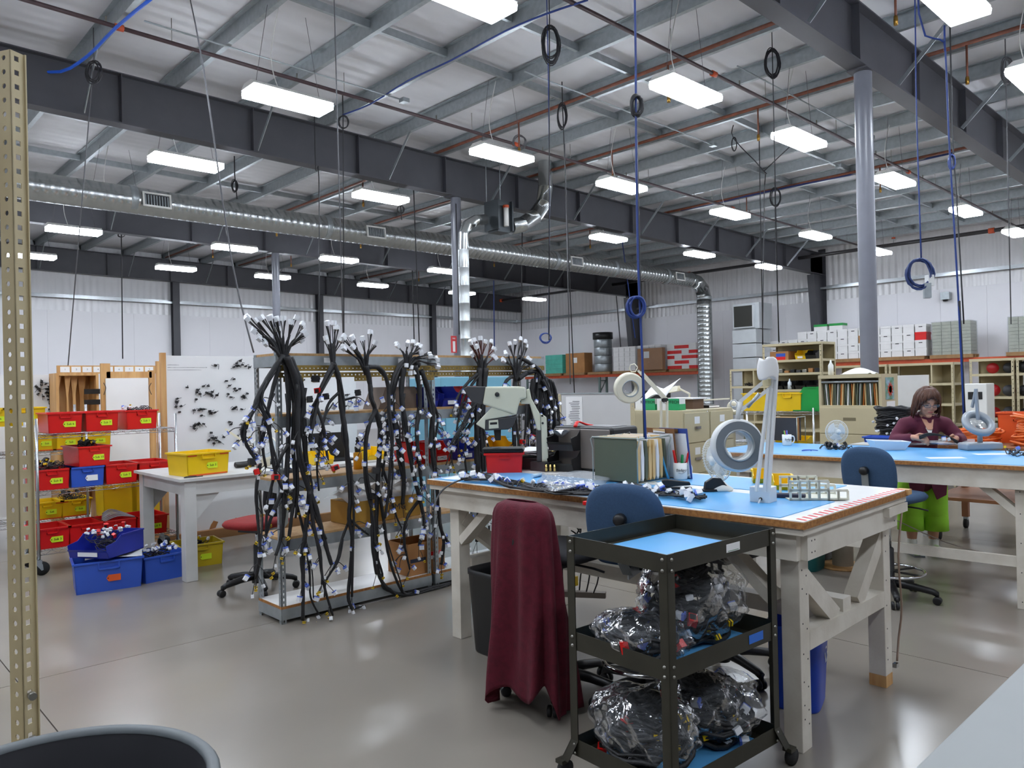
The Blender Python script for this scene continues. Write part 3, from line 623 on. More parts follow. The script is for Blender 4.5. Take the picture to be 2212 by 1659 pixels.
for k in range(3):
    a = 2*math.pi*k/3+.5; q = lambda ang, r: (r*math.cos(ang), r*math.sin(ang))
    m.prism([q(a+.15, .03), q(a+1.3, .03), q(a+1.3, .024), q(a+1.6, .035), q(a+1.3, .048), q(a+1.3, .042), q(a+.15, .044)], (0, -.002, 0), (.02, -.125, .25), (1, 0, 0), (0, .06, 1))
m.build('recycle_symbol', WHITE, rb)
canbin('waste_bin', 'teal waste bin under the far bench', (6.25, 3.06, 0), .32, .3, .5, mat('teal_plastic', (20, 92, 92), .45), .1)
canbin('waste_bin', 'grey waste bin behind the teal one under the far bench', (6.64, 3.17, 0), .3, .3, .5, GREYP, .1)
t = thing('cable_spool', 'empty cable spool with round wooden flange under the far bench', 'spool', (6.5, 2.86, 0))
for z, nm in ((0, 'flange'), (.62, 'flange')): MB().lathe([(0, z), (.19, z), (.19, z+.015), (0, z+.015)], 28).build(nm, PINE, t)
MB().lathe([(.085, .015), (.085, .62)], 20).build('core', mat('grey_card_tube', (150, 140, 124), .7, var=.1), t)
# ================= THINGS ON THE NEAR BENCH =================
def hopper(name, label, loc, rzv, w_, d_, h_, m, group=None, lab=None, cat='parts bin'):
    """stacking bin, open front lip towards local -y, base z=0, centred"""
    t = thing(name, label, cat, loc, rzv, group); th = .004; w2 = w_/2; d2 = d_/2
    o = MB(); prof = [(-d2+.015, 0), (d2, 0), (d2, h_), (-d2*.25, h_), (-d2*.55, h_*.72), (-d2-.012, h_*.62), (-d2+.0, h_*.3)]
    for s in (-1, 1): o.prism(prof, (th*-s, 0, 0), (s*w2, 0, 0), (0, 1, 0), (0, 0, 1))
    o.box(-w2, -d2+.015, 0, w2, d2, th); o.box(-w2, d2-th, 0, w2, d2, h_)
    o.prism([(-d2+.015, 0), (-d2, h_*.3), (-d2-.015, h_*.42), (-d2-.012, h_*.42), (-d2+.006, h_*.3), (-d2+.02, 0)], (w_, 0, 0), (-w2, 0, 0), (0, 1, 0), (0, 0, 1))
    for s in (-1, 1): o.box(min(s*w2, s*(w2+.008)), -d2*.25, h_-.012, max(s*w2, s*(w2+.008)), d2, h_)
    o.box(-w2, d2, h_-.012, w2, d2+.006, h_); o.build('shell', m, t)
    if lab:
        MB().box(-w2*.5, -d2-.006, h_*.1, w2*.5, -d2-.001, h_*.3).build('label_card', PAPER, t)
        if isinstance(lab, str): text(lab, h_*.17, INK, t, (0, -d2-.0065, h_*.2), (math.pi/2, 0, 0))
    return t
def tote(name, label, loc, rzv, w_, d_, h_, m, group=None, tagtxt=None, cat='tote bin', tagm=None, tape=None):
    """straight wall tote: long front along local x, facing -y"""
    t = thing(name, label, cat, loc, rzv, group); th = .005; w2, d2 = w_/2, d_/2; k = .94
    o = MB()
    def wallq(a, b):    # wall from bottom edge a-b (unit corners)
        (ax, ay), (bx, by) = a, b; nx, ny = (by-ay), -(bx-ax); l = math.hypot(nx, ny); nx, ny = nx/l*th, ny/l*th
        A = [(ax*w2*k, ay*d2*k, 0), (bx*w2*k, by*d2*k, 0), (bx*w2, by*d2, h_), (ax*w2, ay*d2, h_)]; B = [(p[0]-nx*1, p[1]-ny*1, p[2]) for p in A]
        o.add(A+B, [(0, 1, 2, 3), (7, 6, 5, 4), (3, 2, 6, 7), (0, 4, 5, 1), (1, 5, 6, 2), (0, 3, 7, 4)])
    cs = [(-1, -1), (1, -1), (1, 1), (-1, 1)]
    for i in range(4): wallq(cs[i], cs[(i+1) % 4])
    o.box(-w2*k, -d2*k, 0, w2*k, d2*k, th)
    for (x0, y0, x1, y1) in ((-w2-.012, -d2-.012, w2+.012, -d2), (-w2-.012, d2, w2+.012, d2+.012), (-w2-.012, -d2, -w2, d2), (w2, -d2, w2+.012, d2)): o.box(x0, y0, h_-.014, x1, y1, h_)
    o.build('shell', m, t)
    o = MB(); f = -d2*(k+(1-k)*.78)
    o.box(-w2*.32, f-.014, h_*.72, w2*.32, f+.002, h_*.78); o.box(-w2*.32, f-.014, h_*.72, -w2*.28, f, h_-.012); o.box(w2*.28, f-.014, h_*.72, w2*.32, f, h_-.012); o.build('handle', m, t)
    if tape:
        for s in (-1, 1): MB().box(min(s*w2*.55, s*w2*.95), -d2-.003, h_*.86, max(s*w2*.55, s*w2*.95), -d2*.985, h_*.92).build('tape', ORTAPE, t)
        MB().box(-w2*.9, -d2*k-.004, .002, w2*.9, -d2*k+.001, .014).build('tape', ORTAPE, t)
    if tagtxt is not None:
        g = MB().prism([(-.05, 0), (-.035, -.026), (.055, -.026), (.055, .026), (-.035, .026)], (0, -.001, 0), (.03, -d2*(k+(1-k)*.4)-.004, h_*.42), (1, 0, 0), (0, .05, 1)).build('tag', tagm or TAG, t)
        MB().lathe([(0, 0), (.005, 0), (.005, .001), (0, .001)], 8, (-.008, -d2*(k+(1-k)*.4)-.005, h_*.42), rx(math.pi/2)).build('eyelet', INK, g)
        if tagtxt: text(tagtxt, .028, INK, g, (.042, -d2*(k+(1-k)*.4)-.0062, h_*.42), (math.pi/2, 0, 0))
    return t
def fillwires(parent, w_, d_, z, n, seed, cons=('w', 'wb'), h_=.06, r=.004, nc=10):
    """loose coils of wire filling an open container (a part of the bundle)"""
    rn = random.Random(seed); m = MB()
    for i in range(n):
        c = Vector((rn.uniform(-.3, .3)*w_, rn.uniform(-.3, .3)*d_, z+rn.uniform(0, h_))); a = rn.uniform(.25, .45)*min(w_, d_)*.6; b = a*rn.uniform(.5, 1); ph = rn.uniform(0, 6)
        m.tube([c+Vector((a*math.cos(k*.63+ph), b*math.sin(k*.63+ph), .02*math.sin(k*1.3+ph))) for k in range(10)], r, 5, closed=True)
    m.build('wires', WIRE, parent)['kind'] = 'stuff'
    for i in range(nc): conn(rn.choice(cons), parent, (rn.uniform(-.42, .42)*w_, rn.uniform(-.42, .42)*d_, z+h_*rn.uniform(.8, 1.2)+.02), (rn.uniform(-1, 1), rn.uniform(-1, 1), rn.uniform(-.4, .2)), .9)
# red box with black folders
p = B(1083, 1020); tote('tote_bin', 'red plastic box with black folders on top, left end of near bench', (p.x+.03, p.y, BZ+.003), -.75, .25, .19, .135, RED)
t = thing('folder_stack', 'flat black folders lying across the red box', 'folder', (p.x+.03, p.y, BZ+.139), -.7)
for k in range(4): MB().cbox((R.uniform(-.01, .01), R.uniform(-.02, .02), .005+k*.007), (.27, .2, .005), rz(R.uniform(-.12, .12))).build('folder', BLACK, t)
# stacking bins, papers
hopper('parts_bin', 'small black open bin in front of the papers with shiny parts', tuple(B(1188, 1012)), -.75, .11, .13, .075, BLACK)
for i in range(3):
    q = B(1180+i*9, 1010, BZ+.03); tag(MB().lathe([(0, 0), (.009, 0), (.009, .045), (0, .045)], 10).build('brass_terminal', mat('brass_shine', (214, 190, 120), .2, 1)), 'shiny brass cylinder standing in the small black bin', 'terminal', 'brass cylinders in the small black bin').location = (q.x, q.y, BZ+.006)
pb = B(1238, 1016)
hopper('parts_bin', 'black stacking bin, lower one, beside the hanging files', (pb.x+.02, pb.y+.03, BZ), -math.pi/2+.15, .2, .28, .14, BLACK)
hopper('parts_bin', 'black stacking bin on top of the lower black bin, with papers', (pb.x+.02, pb.y+.03, BZ+.142), -math.pi/2+.15, .2, .28, .14, BLACK)
p = MB().grid(lambda u, v: (.1*(u-.5), .08*(v-.5)+.02*math.sin(3*u), .03*math.sin(2.5*u+2*v)), 6, 6).build('paper_slip', PAPER, solid=.001); p.location = (pb.x-.05, pb.y+.05, BZ+.25); tag(p, 'crumpled white slip in the upper black bin', 'paper')
p = MB().tube(smoothpts([(-.05, 0, 0), (0, .02, .03), (.06, 0, .01), (.1, -.03, 0)]), [.014]*13, 8, flat=.5).build('strap', RED); p.location = (pb.x+.06, pb.y-.02, BZ+.3); tag(p, 'red strap end lying on the upper black bin', 'strap')
pq = B(1158, 1012)
bx = tag(MB().box(-.1, -.13, 0, .1, .13, .085).build('document_tray', BLACK, bevel=.006), 'black box carrying the fanned papers', 'tray'); bx.location = (pq.x+.02, pq.y, BZ); bx.rotation_euler = (0, 0, .5)
for k in range(7):
    o = MB().grid(lambda u, v: (.2*(u-.5), .27*(v-.5), .012*math.sin(3*v+k*.4)*(1-u)), 5, 8).build('paper_sheet', PAPER, solid=.0012); o.location = (pq.x+.01+R.uniform(-.02, .02), pq.y+.0, BZ+.098+k*.007); o.rotation_euler = (0, R.uniform(-.03, .03), .5+R.uniform(-.25, .25)); tag(o, 'loose white paper sheet in the fanned stack beside the red box', 'paper', 'fanned papers')
# printer at the back
t = thing('printer', 'black printer with taupe front panel behind the black bins', 'printer', tuple(onb(1.06, 1.97)), .03)
MB().box(-.14, -.26, 0, .15, .26, .3).build('body', BLACK, t, bevel=.02); MB().box(-.152, -.245, .02, -.138, .245, .285).build('front_panel', mat('taupe_plastic', (118, 110, 104), .4, var=.04), t, bevel=.012)
MB().box(-.1, -.2, .3, .1, .2, .303).build('scanner_lid', mat('grey_lid', (90, 90, 92), .35), t); MB().tube(smoothpts([(.0, .26, .2), (-.02, .3, .19), (-.03, .32, .08), (-.02, .3, .0)]), .005, 6).build('cable', CORDB, t)
# hanging file frame
FG = mat('olive_folder', (92, 98, 80), .7, var=.08, scale=4); MAN = mat('manila', (224, 190, 132), .65, var=.08, scale=4); FRM = mat('grey_wire_frame', (170, 178, 172), .4, .5)
p0 = B(1378, 1048)
t = thing('hanging_file_frame', 'wire frame holding olive hanging folder and manila files on the near bench', 'file holder', (p0.x, p0.y, BZ), .024)
for y in (.0, .33):
    for x in (.0, .32): MB().tube([(x, y, 0), (x, y, .2), (x+.0, y+(.015 if y else -.015), .255), (x, y, .27)], .004, 6).build('leg', FRM, t)
    MB().tube([(0, y, .265), (.36, y, .265)], .005, 6).build('rail', FRM, t); MB().tube([(0, y, .004), (.32, y, .004)], .004, 6).build('rail', FRM, t); MB().lathe([(0, 0), (.012, 0), (.012, .012), (0, .012)], 10, (.36, y, .265), ry(math.pi/2)).build('end_knob', BLACK, t)
MB().tube([(0, 0, .268), (0, .33, .268)], .004, 6).build('rail', FRM, t)
MB().box(.006, .008, .012, .012, .322, .262).build('front_folder', FG, t)
for k in range(8):
    x = .035+k*.038; mm = [MAN, PAPER, FG, MAN, MAN, PAPER, MAN, FG][k]; b = .016
    MB().prism([(x-.004, .25), (x-b, .15), (x-b*.7, .03), (x, .012), (x+b*.7, .03), (x+b, .15), (x+.004, .25)], (0, .3, 0), (0, .015, 0), (1, 0, 0), (0, 0, 1)).build('folder', mm, t)
    MB().box(x-.006, .03+.02*(k % 3), .24, x+.006, .3-.03*(k % 2), .272).build('papers', PAPER if k % 2 else MAN, t)
# clipboards leaning behind the files
for k, (px, mm, lb) in enumerate(((1400, mat('brown_hardboard', (134, 92, 56), .6), 'brown clipboard leaning behind the hanging files'), (1432, mat('blue_plastic', (52, 76, 150), .4), 'blue clipboard with white sheets at the right of the hanging files'))):
    q = B(px+20, 1015)
    t = thing('clipboard', lb, 'clipboard', (3.93+.035*k, 2.82-.07*k, BZ), -.15); rr = ry(-.12)
    MB().cbox(rr@Vector((0, 0, .155)), (.005, .23, .31), rr).build('board', mm, t); MB().cbox(rr@Vector((-.005, 0, .145)), (.003, .21, .27), rr).build('sheet', PAPER, t); MB().cbox(rr@Vector((-.008, 0, .295)), (.008, .1, .025), rr).build('clip', CHROME, t)
# mug with tools
def mug(label, loc, rzv, txt):
    t = thing('mug', label, 'mug', loc, rzv)
    MB().lathe([(0, 0), (.038, 0), (.041, .005), (.042, .1), (.038, .1), (.036, .008), (0, .008)], 24).build('cup', WHITE, t)
    MB().tube(smoothpts([(.04, 0, .085), (.062, 0, .082), (.07, 0, .055), (.06, 0, .028), (.04, 0, .02)]), .006, 8).build('handle', WHITE, t)
    text(txt, .024, INK, t, (0, -.0428, .058), (math.pi/2, 0, 0)); MB().tube(smoothpts([(-.02, -.0415, .042), (0, -.0425, .037), (.022, -.0412, .048)]), .0012, 5).build('swoosh', mat('grey_ink', (110, 120, 130), .5), t)
    return t
pm = B(1470, 1036); mug('white mug with printed name holding tools beside the hanging files', (pm.x, pm.y, BZ+.003), -.75, 'Badger')
def tool(label, loc, dirv, l, cols, cat='tool', name='pliers'):
    t = thing(name, label, cat, loc, 0); d = Vector(dirv).normalized(); s = d.orthogonal().normalized()
    for sg, c in zip((-1, 1), cols): MB().tube(smoothpts([d*(l*.35), d*(l*.6)+s*.014*sg, d*l+s*.01*sg]), .0065, 7, flat=.7).build('grip', c, t)
    MB().tube([d*.0, d*(l*.36)], [.004, .008], 7, flat=.6).build('jaw', ZINC, t); return t
GRNP = mat('green_grip', (20, 140, 80), .4); LBL = mat('light_blue_grip', (70, 160, 210), .4)
z0 = BZ+.015
tool('pliers with red grips standing in the mug', (pm.x-.012, pm.y+.008, z0), (-.12, .1, 1), .165, (RED, RED)); tool('cutters with green grips standing in the mug', (pm.x+.0, pm.y-.006, z0), (.05, -.05, 1), .135, (GRNP, GRNP)); tool('pliers with dark red and black grips standing in the mug', (pm.x+.016, pm.y-.012, z0), (.12, -.14, 1), .17, (RED, BLACK)); 
o = MB().tube([(0, 0, 0), (.0, 0, .14)], .005, 8).build('marker_pen', WHITE); o.location = (pm.x+.014, pm.y+.006, z0); o.rotation_euler = (.1, .12, 0); tag(o, 'white marker standing in the mug on the near bench', 'pen')
o = MB().tube(smoothpts([(0, 0, 0), (-.01, .02, .08), (-.02, .03, .14)]), [.008]*9, 8, flat=.5).build('tool_handle', LBL); o.location = (pm.x-.055, pm.y+.048, BZ+.004); tag(o, 'light blue tool handle leaning against the mug', 'tool')
# desk fan
def fan(label, loc, rzv, r, tilt, hh):
    t = thing('desk_fan', label, 'fan', loc, rzv); FW_ = mat('white_fan_plastic', (234, 234, 228), .4, var=.03)
    rot = rx(math.pi/2+tilt); c = Vector((0, 0, hh))      # axis towards local -y
    MB().lathe([(0, 0), (r*.55, 0), (r*.6, .012), (r*.35, .03), (r*.2, .05), (r*.16, hh*.55), (0, hh*.55)], 24).build('stand', FW_, t)
    MB().tube([(0, .02, hh*.5), (0, .035, hh-.02), (0, .03, hh)], [.018, .018, .02], 10).build('neck', FW_, t)
    MB().lathe([(0, -.06), (.03, -.06), (.036, -.03), (.036, .0), (0, .0)], 18, c, rot).build('motor', FW_, t)
    g = MB()
    for k in range(44):
        a = 2*math.pi*k/44
        for s in (1, -1):
            pts = [c+rot@Vector((rr*math.cos(a+tw), rr*math.sin(a+tw), .02+s*zz)) for rr, zz, tw in ((r*.22, .033, -.25), (r*.6, .03, -.1), (r*.92, .016, 0), (r, .0, 0))]
            g.tube(pts, .0012, 4, cap=False)
    for rr, zz in ((r, 0), (r*.6, .03), (r*.6, -.03)): g.tube([c+rot@Vector((rr*math.cos(k*math.pi/16), rr*math.sin(k*math.pi/16), .02+zz)) for k in range(32)], .003 if rr == r else .0015, 6, closed=True)
    g.build('cage', FW_, t)
    MB().lathe([(0, .058), (r*.22, .055), (r*.24, .05), (0, .048)], 18, c, rot).build('badge', FW_, t)
    for k in range(3):
        a = 2*math.pi*k/3; MB().grid(lambda u, v: c+rot@Vector(((.02+u*(r*.78-.02))*math.cos(a+v*1.5-.3), (.02+u*(r*.78-.02))*math.sin(a+v*1.5-.3), .012+.018*(v-.5))), 6, 8).build('blade', mat('fan_blade', (226, 230, 230), .3), t, solid=.0015)
    return t
pf = B(1556, 1060); fan('white desk fan turned left behind the tape dispenser', (pf.x, pf.y, BZ+.001), 4.35, .115, .15, .17)
# tape dispenser, stapler, pad
q = B(1543, 1062); t = thing('tape_dispenser', 'black desk tape dispenser on the near bench', 'tape dispenser', (q.x, q.y, BZ+.0035), -.6)
MB().prism([(-.06, 0), (.07, 0), (.075, .02), (.06, .035), (.035, .068), (-.01, .072), (-.05, .05)], (0, .028, 0), (0, -.014, 0), (1, 0, 0), (0, 0, 1)).build('body', BLACK, t, bevel=.004); MB().prism([(-.07, 0), (.08, 0), (.08, .012), (-.07, .012)], (0, .06, 0), (0, -.03, 0), (1, 0, 0), (0, 0, 1)).build('foot', BLACK, t, bevel=.003)
MB().lathe([(.015, -.01), (.03, -.01), (.03, .01), (.015, .01), (.015, -.01)], 20, (.005, 0, .045), rx(math.pi/2)).build('tape_roll', WHITE, t)
q = B(1462, 1058); t = thing('stapler', 'black stapler lying in front of the mug', 'stapler', (q.x, q.y, BZ+.0035), -.9)
MB().box(-.08, -.018, 0, .08, .018, .012).build('base', BLACK, t, bevel=.003); MB().prism([(-.08, .012), (.075, .022), (.07, .04), (-.05, .055), (-.08, .05)], (0, .03, 0), (0, -.015, 0), (1, 0, 0), (0, 0, 1)).build('arm', BLACK, t, bevel=.005)
q = B(1722, 1078); slab('dark_pad', 'dark blue pad lying left of the slotted white rack', 'pad', (q.x, q.y-.04, BZ+.0035), .35, .05, .15, .02, mat('navy', (30, 36, 60), .6), bevel=.005)
q = B(1690, 1056); hopper('parts_bin', 'small yellow open bin behind the front magnifier lamp', (q.x, q.y, BZ), -1.0, .1, .15, .075, YEL)
q = B(1672, 1050); hopper('parts_bin', 'second small yellow bin hidden behind the front magnifier lamp arms', (q.x+.1, q.y+.13, BZ), -1.0, .1, .14, .075, YEL)
# stepped white rack: two slotted sides on a base
RK = mat('ivory_plastic', (222, 222, 206), .4, var=.03)
a = B(1706, 1083); b_ = B(1822, 1082)
t = thing('slotted_rack', 'ivory plastic rack with two stepped slotted sides at the bench corner', 'rack', (a.x, a.y, BZ+.0035), math.atan2(b_.y-a.y, b_.x-a.x))
for off in (0, .19):
    m = MB(); cs_ = .045; th = .006
    for i in range(6):
        for j in range(2 if i < 4 else 1):
            x0 = i*cs_; z0_ = j*.046; hx = .011
            m.box(x0, off, z0_, x0+hx, off+th, z0_+.046); m.box(x0+cs_-.002, off, z0_, x0+cs_+hx-.002, off+th, z0_+.046); m.box(x0, off, z0_, x0+cs_+.004, off+th, z0_+.011); m.box(x0, off, z0_+.04, x0+cs_+.004, off+th, z0_+.052)
    m.build('slotted_side', RK, t)
MB().box(0, 0, 0, .27, .19, .004).build('base', RK, t)
# front magnifier lamp
LW = mat('lamp_white_enamel', (226, 228, 228), .3, var=.03)
def ringlamp(t, c, nrm, ro, ri, m, inner=None):
    nrm = Vector(nrm).normalized(); q = Vector((0, 0, 1)).rotation_difference(nrm).to_matrix()
    MB().lathe([(ri*1.12, .03), (ro*.93, .03), (ro, .012), (ro*.99, -.02), (ro*.8, -.045), (ri*1.02, -.045), (ri, -.03), (ri*1.05, .02), (ri*1.12, .03)], 40, c, q).build('shade', m, t)
    MB().lathe([(ri*1.1, .0315), (ro*.9, .0315)], 40, c, q).build('diffuser', inner or mat('lamp_diffuser', (176, 184, 190), .3), t)
    MB().lathe([(0, .006), (ri*.6, .004), (ri, -.004), (ri, -.008), (ri*.6, -.014), (0, -.018)], 32, c, q).build('lens', GLASS, t); MB().lathe([(ri*.99, .022), (ri*1.1, .022), (ri*1.1, .034), (ri*.99, .034), (ri*.99, .022)], 36, c, q).build('lens_rim', GALV, t)
t = thing('magnifier_lamp', 'white clamp magnifier lamp with big ring head at the front bench edge', 'lamp'); dp = 3.56
bb = B(1649, 1084); bb = Vector((bb.x+.0, bb.y, BZ)); fx = lambda px, py, d=dp: aD(px, py, d)
MB().cbox((bb.x, bb.y, BZ+.038), (.09, .1, .076), rz(.1)).build('base_block', LW, t, bevel=.004); MB().box(bb.x-.025, bb.y-.03, BZ-.14, bb.x+.02, bb.y+.015, BZ).build('clamp', LW, t) if False else None
MB().lathe([(0, 0), (.008, 0), (.008, .004), (0, .004)], 10, (bb.x-.046, bb.y-.012, BZ+.02), ry(-math.pi/2)).build('cord_hole', INK, t)
for (x0, x1, yt) in ((1634, 1661, 838), (1652, 1668, 812), (1660, 1678, 800)): MB().bar(fx(x0, 1062), fx(x1, yt), .012, .018).build('lower_arm', LW, t)
for (p, q) in (((1672, 806), (1598, 868)), ((1668, 835), (1602, 885))): MB().bar(fx(*p), fx(q[0], q[1], 3.62), .012, .016).build('upper_arm', LW, t)
MB().tube([fx(1640, 850), fx(1615, 880)], .008, 8).build('spring', GALV, t); MB().cbox(fx(1657, 826), (.03, .03, .03)).build('joint', mat('ivory_joint', (226, 214, 170), .4), t); MB().tube(smoothpts([fx(1672, 806), fx(1680, 795), fx(1676, 785), fx(1668, 790)]), .004, 6).build('cord_loop', LW, t)
MB().tube([fx(1598, 868, 3.62), fx(1594, 905, 3.62)], .012, 8).build('head_stem', LW, t); MB().tube([fx(1585+8*math.cos(k), 872+8*math.sin(k), 3.62) for k in range(7)], .004, 6, closed=True).build('cord_loop', LW, t)
ringlamp(t, fx(1592, 962, 3.62), (-.62, -.76, .06), .125, .068, LW, mat('lamp_grey_face', (112, 120, 126), .25))
MB().tube(smoothpts([(bb.x-.048, bb.y-.012, BZ+.02), (bb.x-.075, bb.y-.012, BZ-.01), (bb.x-.085, bb.y, BZ-.08), (bb.x-.07, bb.y+.02, BZ-.16)]), .005, 6).build('cord', LW, t)
cl = MB().grid(lambda u, v: fx(1658+(u-.5)*(26+10*math.sin(3*v)), 775+v*42+4*math.sin(7*u), dp-.02-.03*math.sin(math.pi*u)), 8, 10).build('paper_towel', PAPER, solid=.03); tag(cl, 'white paper towel tied over the elbow of the front magnifier lamp', 'towel')
# back magnifier lamp, cream
CRM = mat('cream_enamel', (232, 226, 204), .3, var=.03)
t = thing('magnifier_lamp', 'cream magnifier lamp with oval head rising behind the hanging files', 'lamp'); fx2 = lambda px, py, d=4.95: aD(px, py, d)
ringlamp(t, fx2(1359, 838), (-.55, -.8, -.12), .1, .05, CRM, CRM)
for o in (0, 7): MB().bar(fx2(1378+o, 800+o*.3), fx2(1434+o, 862), .01, .014).build('upper_arm', CRM, t)
for o in (0, 13): MB().bar(fx2(1428+o, 866), fx2(1428+o, 985), .011, .014).build('lower_arm', CRM, t)
MB().tube([fx2(1368+9*math.cos(k), 795+9*math.sin(k)) for k in range(7)], .004, 6, closed=True).build('cord_loop', CRM, t); MB().cbox(fx2(1436, 864), (.03, .03, .025)).build('joint', BLACK, t); e = fx2(1434, 985); MB().box(e.x-.05, e.y-.05, BZ, e.x+.05, e.y+.05, e.z).build('base_block', CRM, t)
# microscope
MC = mat('microscope_cream', (208, 210, 190), .4, var=.03); MD = mat('microscope_grey', (62, 62, 64), .45, var=.05)
S = 5.3/F; hu = Vector((math.sin(YAW), -math.cos(YAW), 0)); hn = Vector((math.cos(YAW), math.sin(YAW), 0)); mo = aD(1150, 975, 5.3); mo.z = 0
mz = lambda py: 1.6-(py-837)*S
def mpoly(pts, th): return [((980+x/7.21-1150)*S, mz(780+y/7.21)) for x, y in pts], hn*th, mo-hn*(th/2)
t = thing('stereo_microscope', 'cream and grey stereo viewer on a bent arm behind the red box', 'microscope')
def mp(name, pts, th, m, bev=.006): P_, tv, o_ = mpoly(pts, th); return MB().prism(P_, tv, o_, hu, (0, 0, 1)).build(name, m, t, bevel=bev)
mp('eyepiece_hood', [(180, 440), (300, 640), (430, 690), (470, 685), (520, 415), (250, 405)], .15, MD); mp('head', [(470, 685), (985, 868), (1020, 740), (1060, 625), (1150, 610), (1140, 440), (1040, 424), (520, 415)], .15, MC, .012)
mp('mirror_cover', [(360, 990), (500, 1080), (510, 930), (970, 862), (625, 722)], .13, MC); mp('lens_body', [(500, 1095), (860, 1085), (930, 1040), (1000, 878), (510, 925)], .12, MD)
mp('objective', [(650, 1255), (740, 1255), (745, 1085), (630, 1085)], .05, BLACK); mp('switch_plate', [(560, 1070), (712, 1060), (705, 930), (562, 940)], .126, MC, .003); mp('switch', [(580, 1005), (690, 1000), (690, 965), (580, 970)], .13, BLACK, .002)
P_, tv, o_ = mpoly([(700, 540)], .16); MB().lathe([(0, 0), (.016, 0), (.016, .008), (0, .008)], 16, o_+hu*P_[0][0]+Vector((0, 0, P_[0][1])), hn.to_track_quat('Z', 'Y').to_matrix()@rx(math.pi)).build('focus_knob', BLACK, t)
mp('arm', [(1060, 700), (1200, 700), (1310, 1110), (1360, 1115), (1360, 870), (1230, 620), (1200, 460), (1150, 480), (1150, 610), (1060, 625)], .07, MC); mp('post', [(1370, 1600), (1470, 1600), (1455, 910), (1365, 850)], .08, MC); mp('post_dark_strip', [(1290, 1600), (1370, 1600), (1370, 1110), (1290, 1110)], .06, MD)  # dark grey strip down the left side of the cream post
for (x, y) in ((1388, 885), (1392, 1000)): P_, tv, o_ = mpoly([(x, y)], .086); MB().lathe([(0, 0), (.008, 0), (.008, .005), (0, .005)], 10, o_+hu*P_[0][0]+Vector((0, 0, P_[0][1])), hn.to_track_quat('Z', 'Y').to_matrix()@rx(math.pi)).build('bolt', BLACK, t)
P_, tv, o_ = mpoly([(1380, 1600)], .2); e = mo+hu*P_[0][0]; MB().box(e.x-.06, e.y-.08, BZ, e.x+.1, e.y+.06, max(BZ+.02, mz(780+1600/7.21))).build('base', MD, t)
text('MANTIS', .018, MD, t, mo-hn*.0765+hu*((980+600/7.21-1150)*S)+Vector((0, 0, mz(780+530/7.21))), (math.pi/2, 0, YAW-math.pi/2)) if False else None
# harness lying along the bench
rn = random.Random(21)
t = thing('wire_harness', 'long black wire harness with white and blue plugs lying along the near bench', 'wire harness')
path = [(958, 1100, .93), (962, 1072, .99), (975, 1046, BZ+.02), (1003, 1036, BZ+.02), (1050, 1034, BZ+.02), (1095, 1048, BZ+.018), (1150, 1058, BZ+.018), (1205, 1066, BZ+.018), (1290, 1066, BZ+.018), (1350, 1058, BZ+.018), (1400, 1064, BZ+.018), (1455, 1072, BZ+.015), (1520, 1080, BZ+.01)]
for s in range(9):
    pts = []
    for i, (x, y, z) in enumerate(path[3:] if s else path[:9]): q = aZ(x+rn.uniform(-8, 8), y+rn.uniform(-11, 5), max(z, BZ+.012) if s else z); pts.append(q+Vector((0, 0, rn.uniform(0, .012) if s else 0)))
    if not s: pts[0] += Vector((-.03, .03, 0)); pts[1] += Vector((-.03, .03, 0))
    MB().tube(smoothpts(pts), rn.uniform(.004, .0075) if s else .005, 7).build('cable', LOOM, t)
m = MB()
for i in range(70):
    k = rn.randrange(3, len(path)-1); x, y, z = path[k]; x2, y2, _ = path[k+1]; f = rn.random(); a = aZ(x+(x2-x)*f, y+(y2-y)*f, BZ+.014); b = a+Vector((rn.uniform(-.1, .06), rn.uniform(-.1, .1), 0)); b.z = BZ+.02+rn.uniform(0, .02)
    if b.x < 3.06: b.x = 3.06
    m.tube(smoothpts([a, (a+b)/2+Vector((0, 0, .02)), b]), .003, 5); conn(rn.choice(['wb', 'wb', 'w', 'wb', 'y', 'w']), t, b, (b-a)+Vector((0, 0, .004)), 1.15)
m.build('wires', WIRE, t)['kind'] = 'stuff'
o = MB().grid(lambda u, v: aZ(1165+u*150+6*math.sin(9*v), 1020+v*40+4*math.sin(8*u), BZ+.02+.055*math.sin(math.pi*u)**.6*math.sin(math.pi*v)**.6*(.65+.35*math.sin(7*u+3*v)*math.sin(5*v))), 24, 14).build('plastic_bag', FILMW); tag(o, 'empty clear plastic bag lying over the harness on the near bench', 'plastic bag')
q = B(1283, 1082); o = MB().box(-.012, -.04, -.02, .012, .04, .0).build('clamp', RED, bevel=.003); o.location = (q.x-.03, q.y, BZ+.0); tag(o, 'small red clamp hanging on the front edge of the near bench', 'clamp')
o = MB().tube([(0, 0, 0), (.1, .02, 0)], .012, 8).build('glue_tube', mat('glass_blue', (190, 214, 230), .2), None); q = B(1150, 1034); o.location = (q.x, q.y, BZ+.016); tag(o, 'small pale bottle lying beside the clear bag', 'bottle')
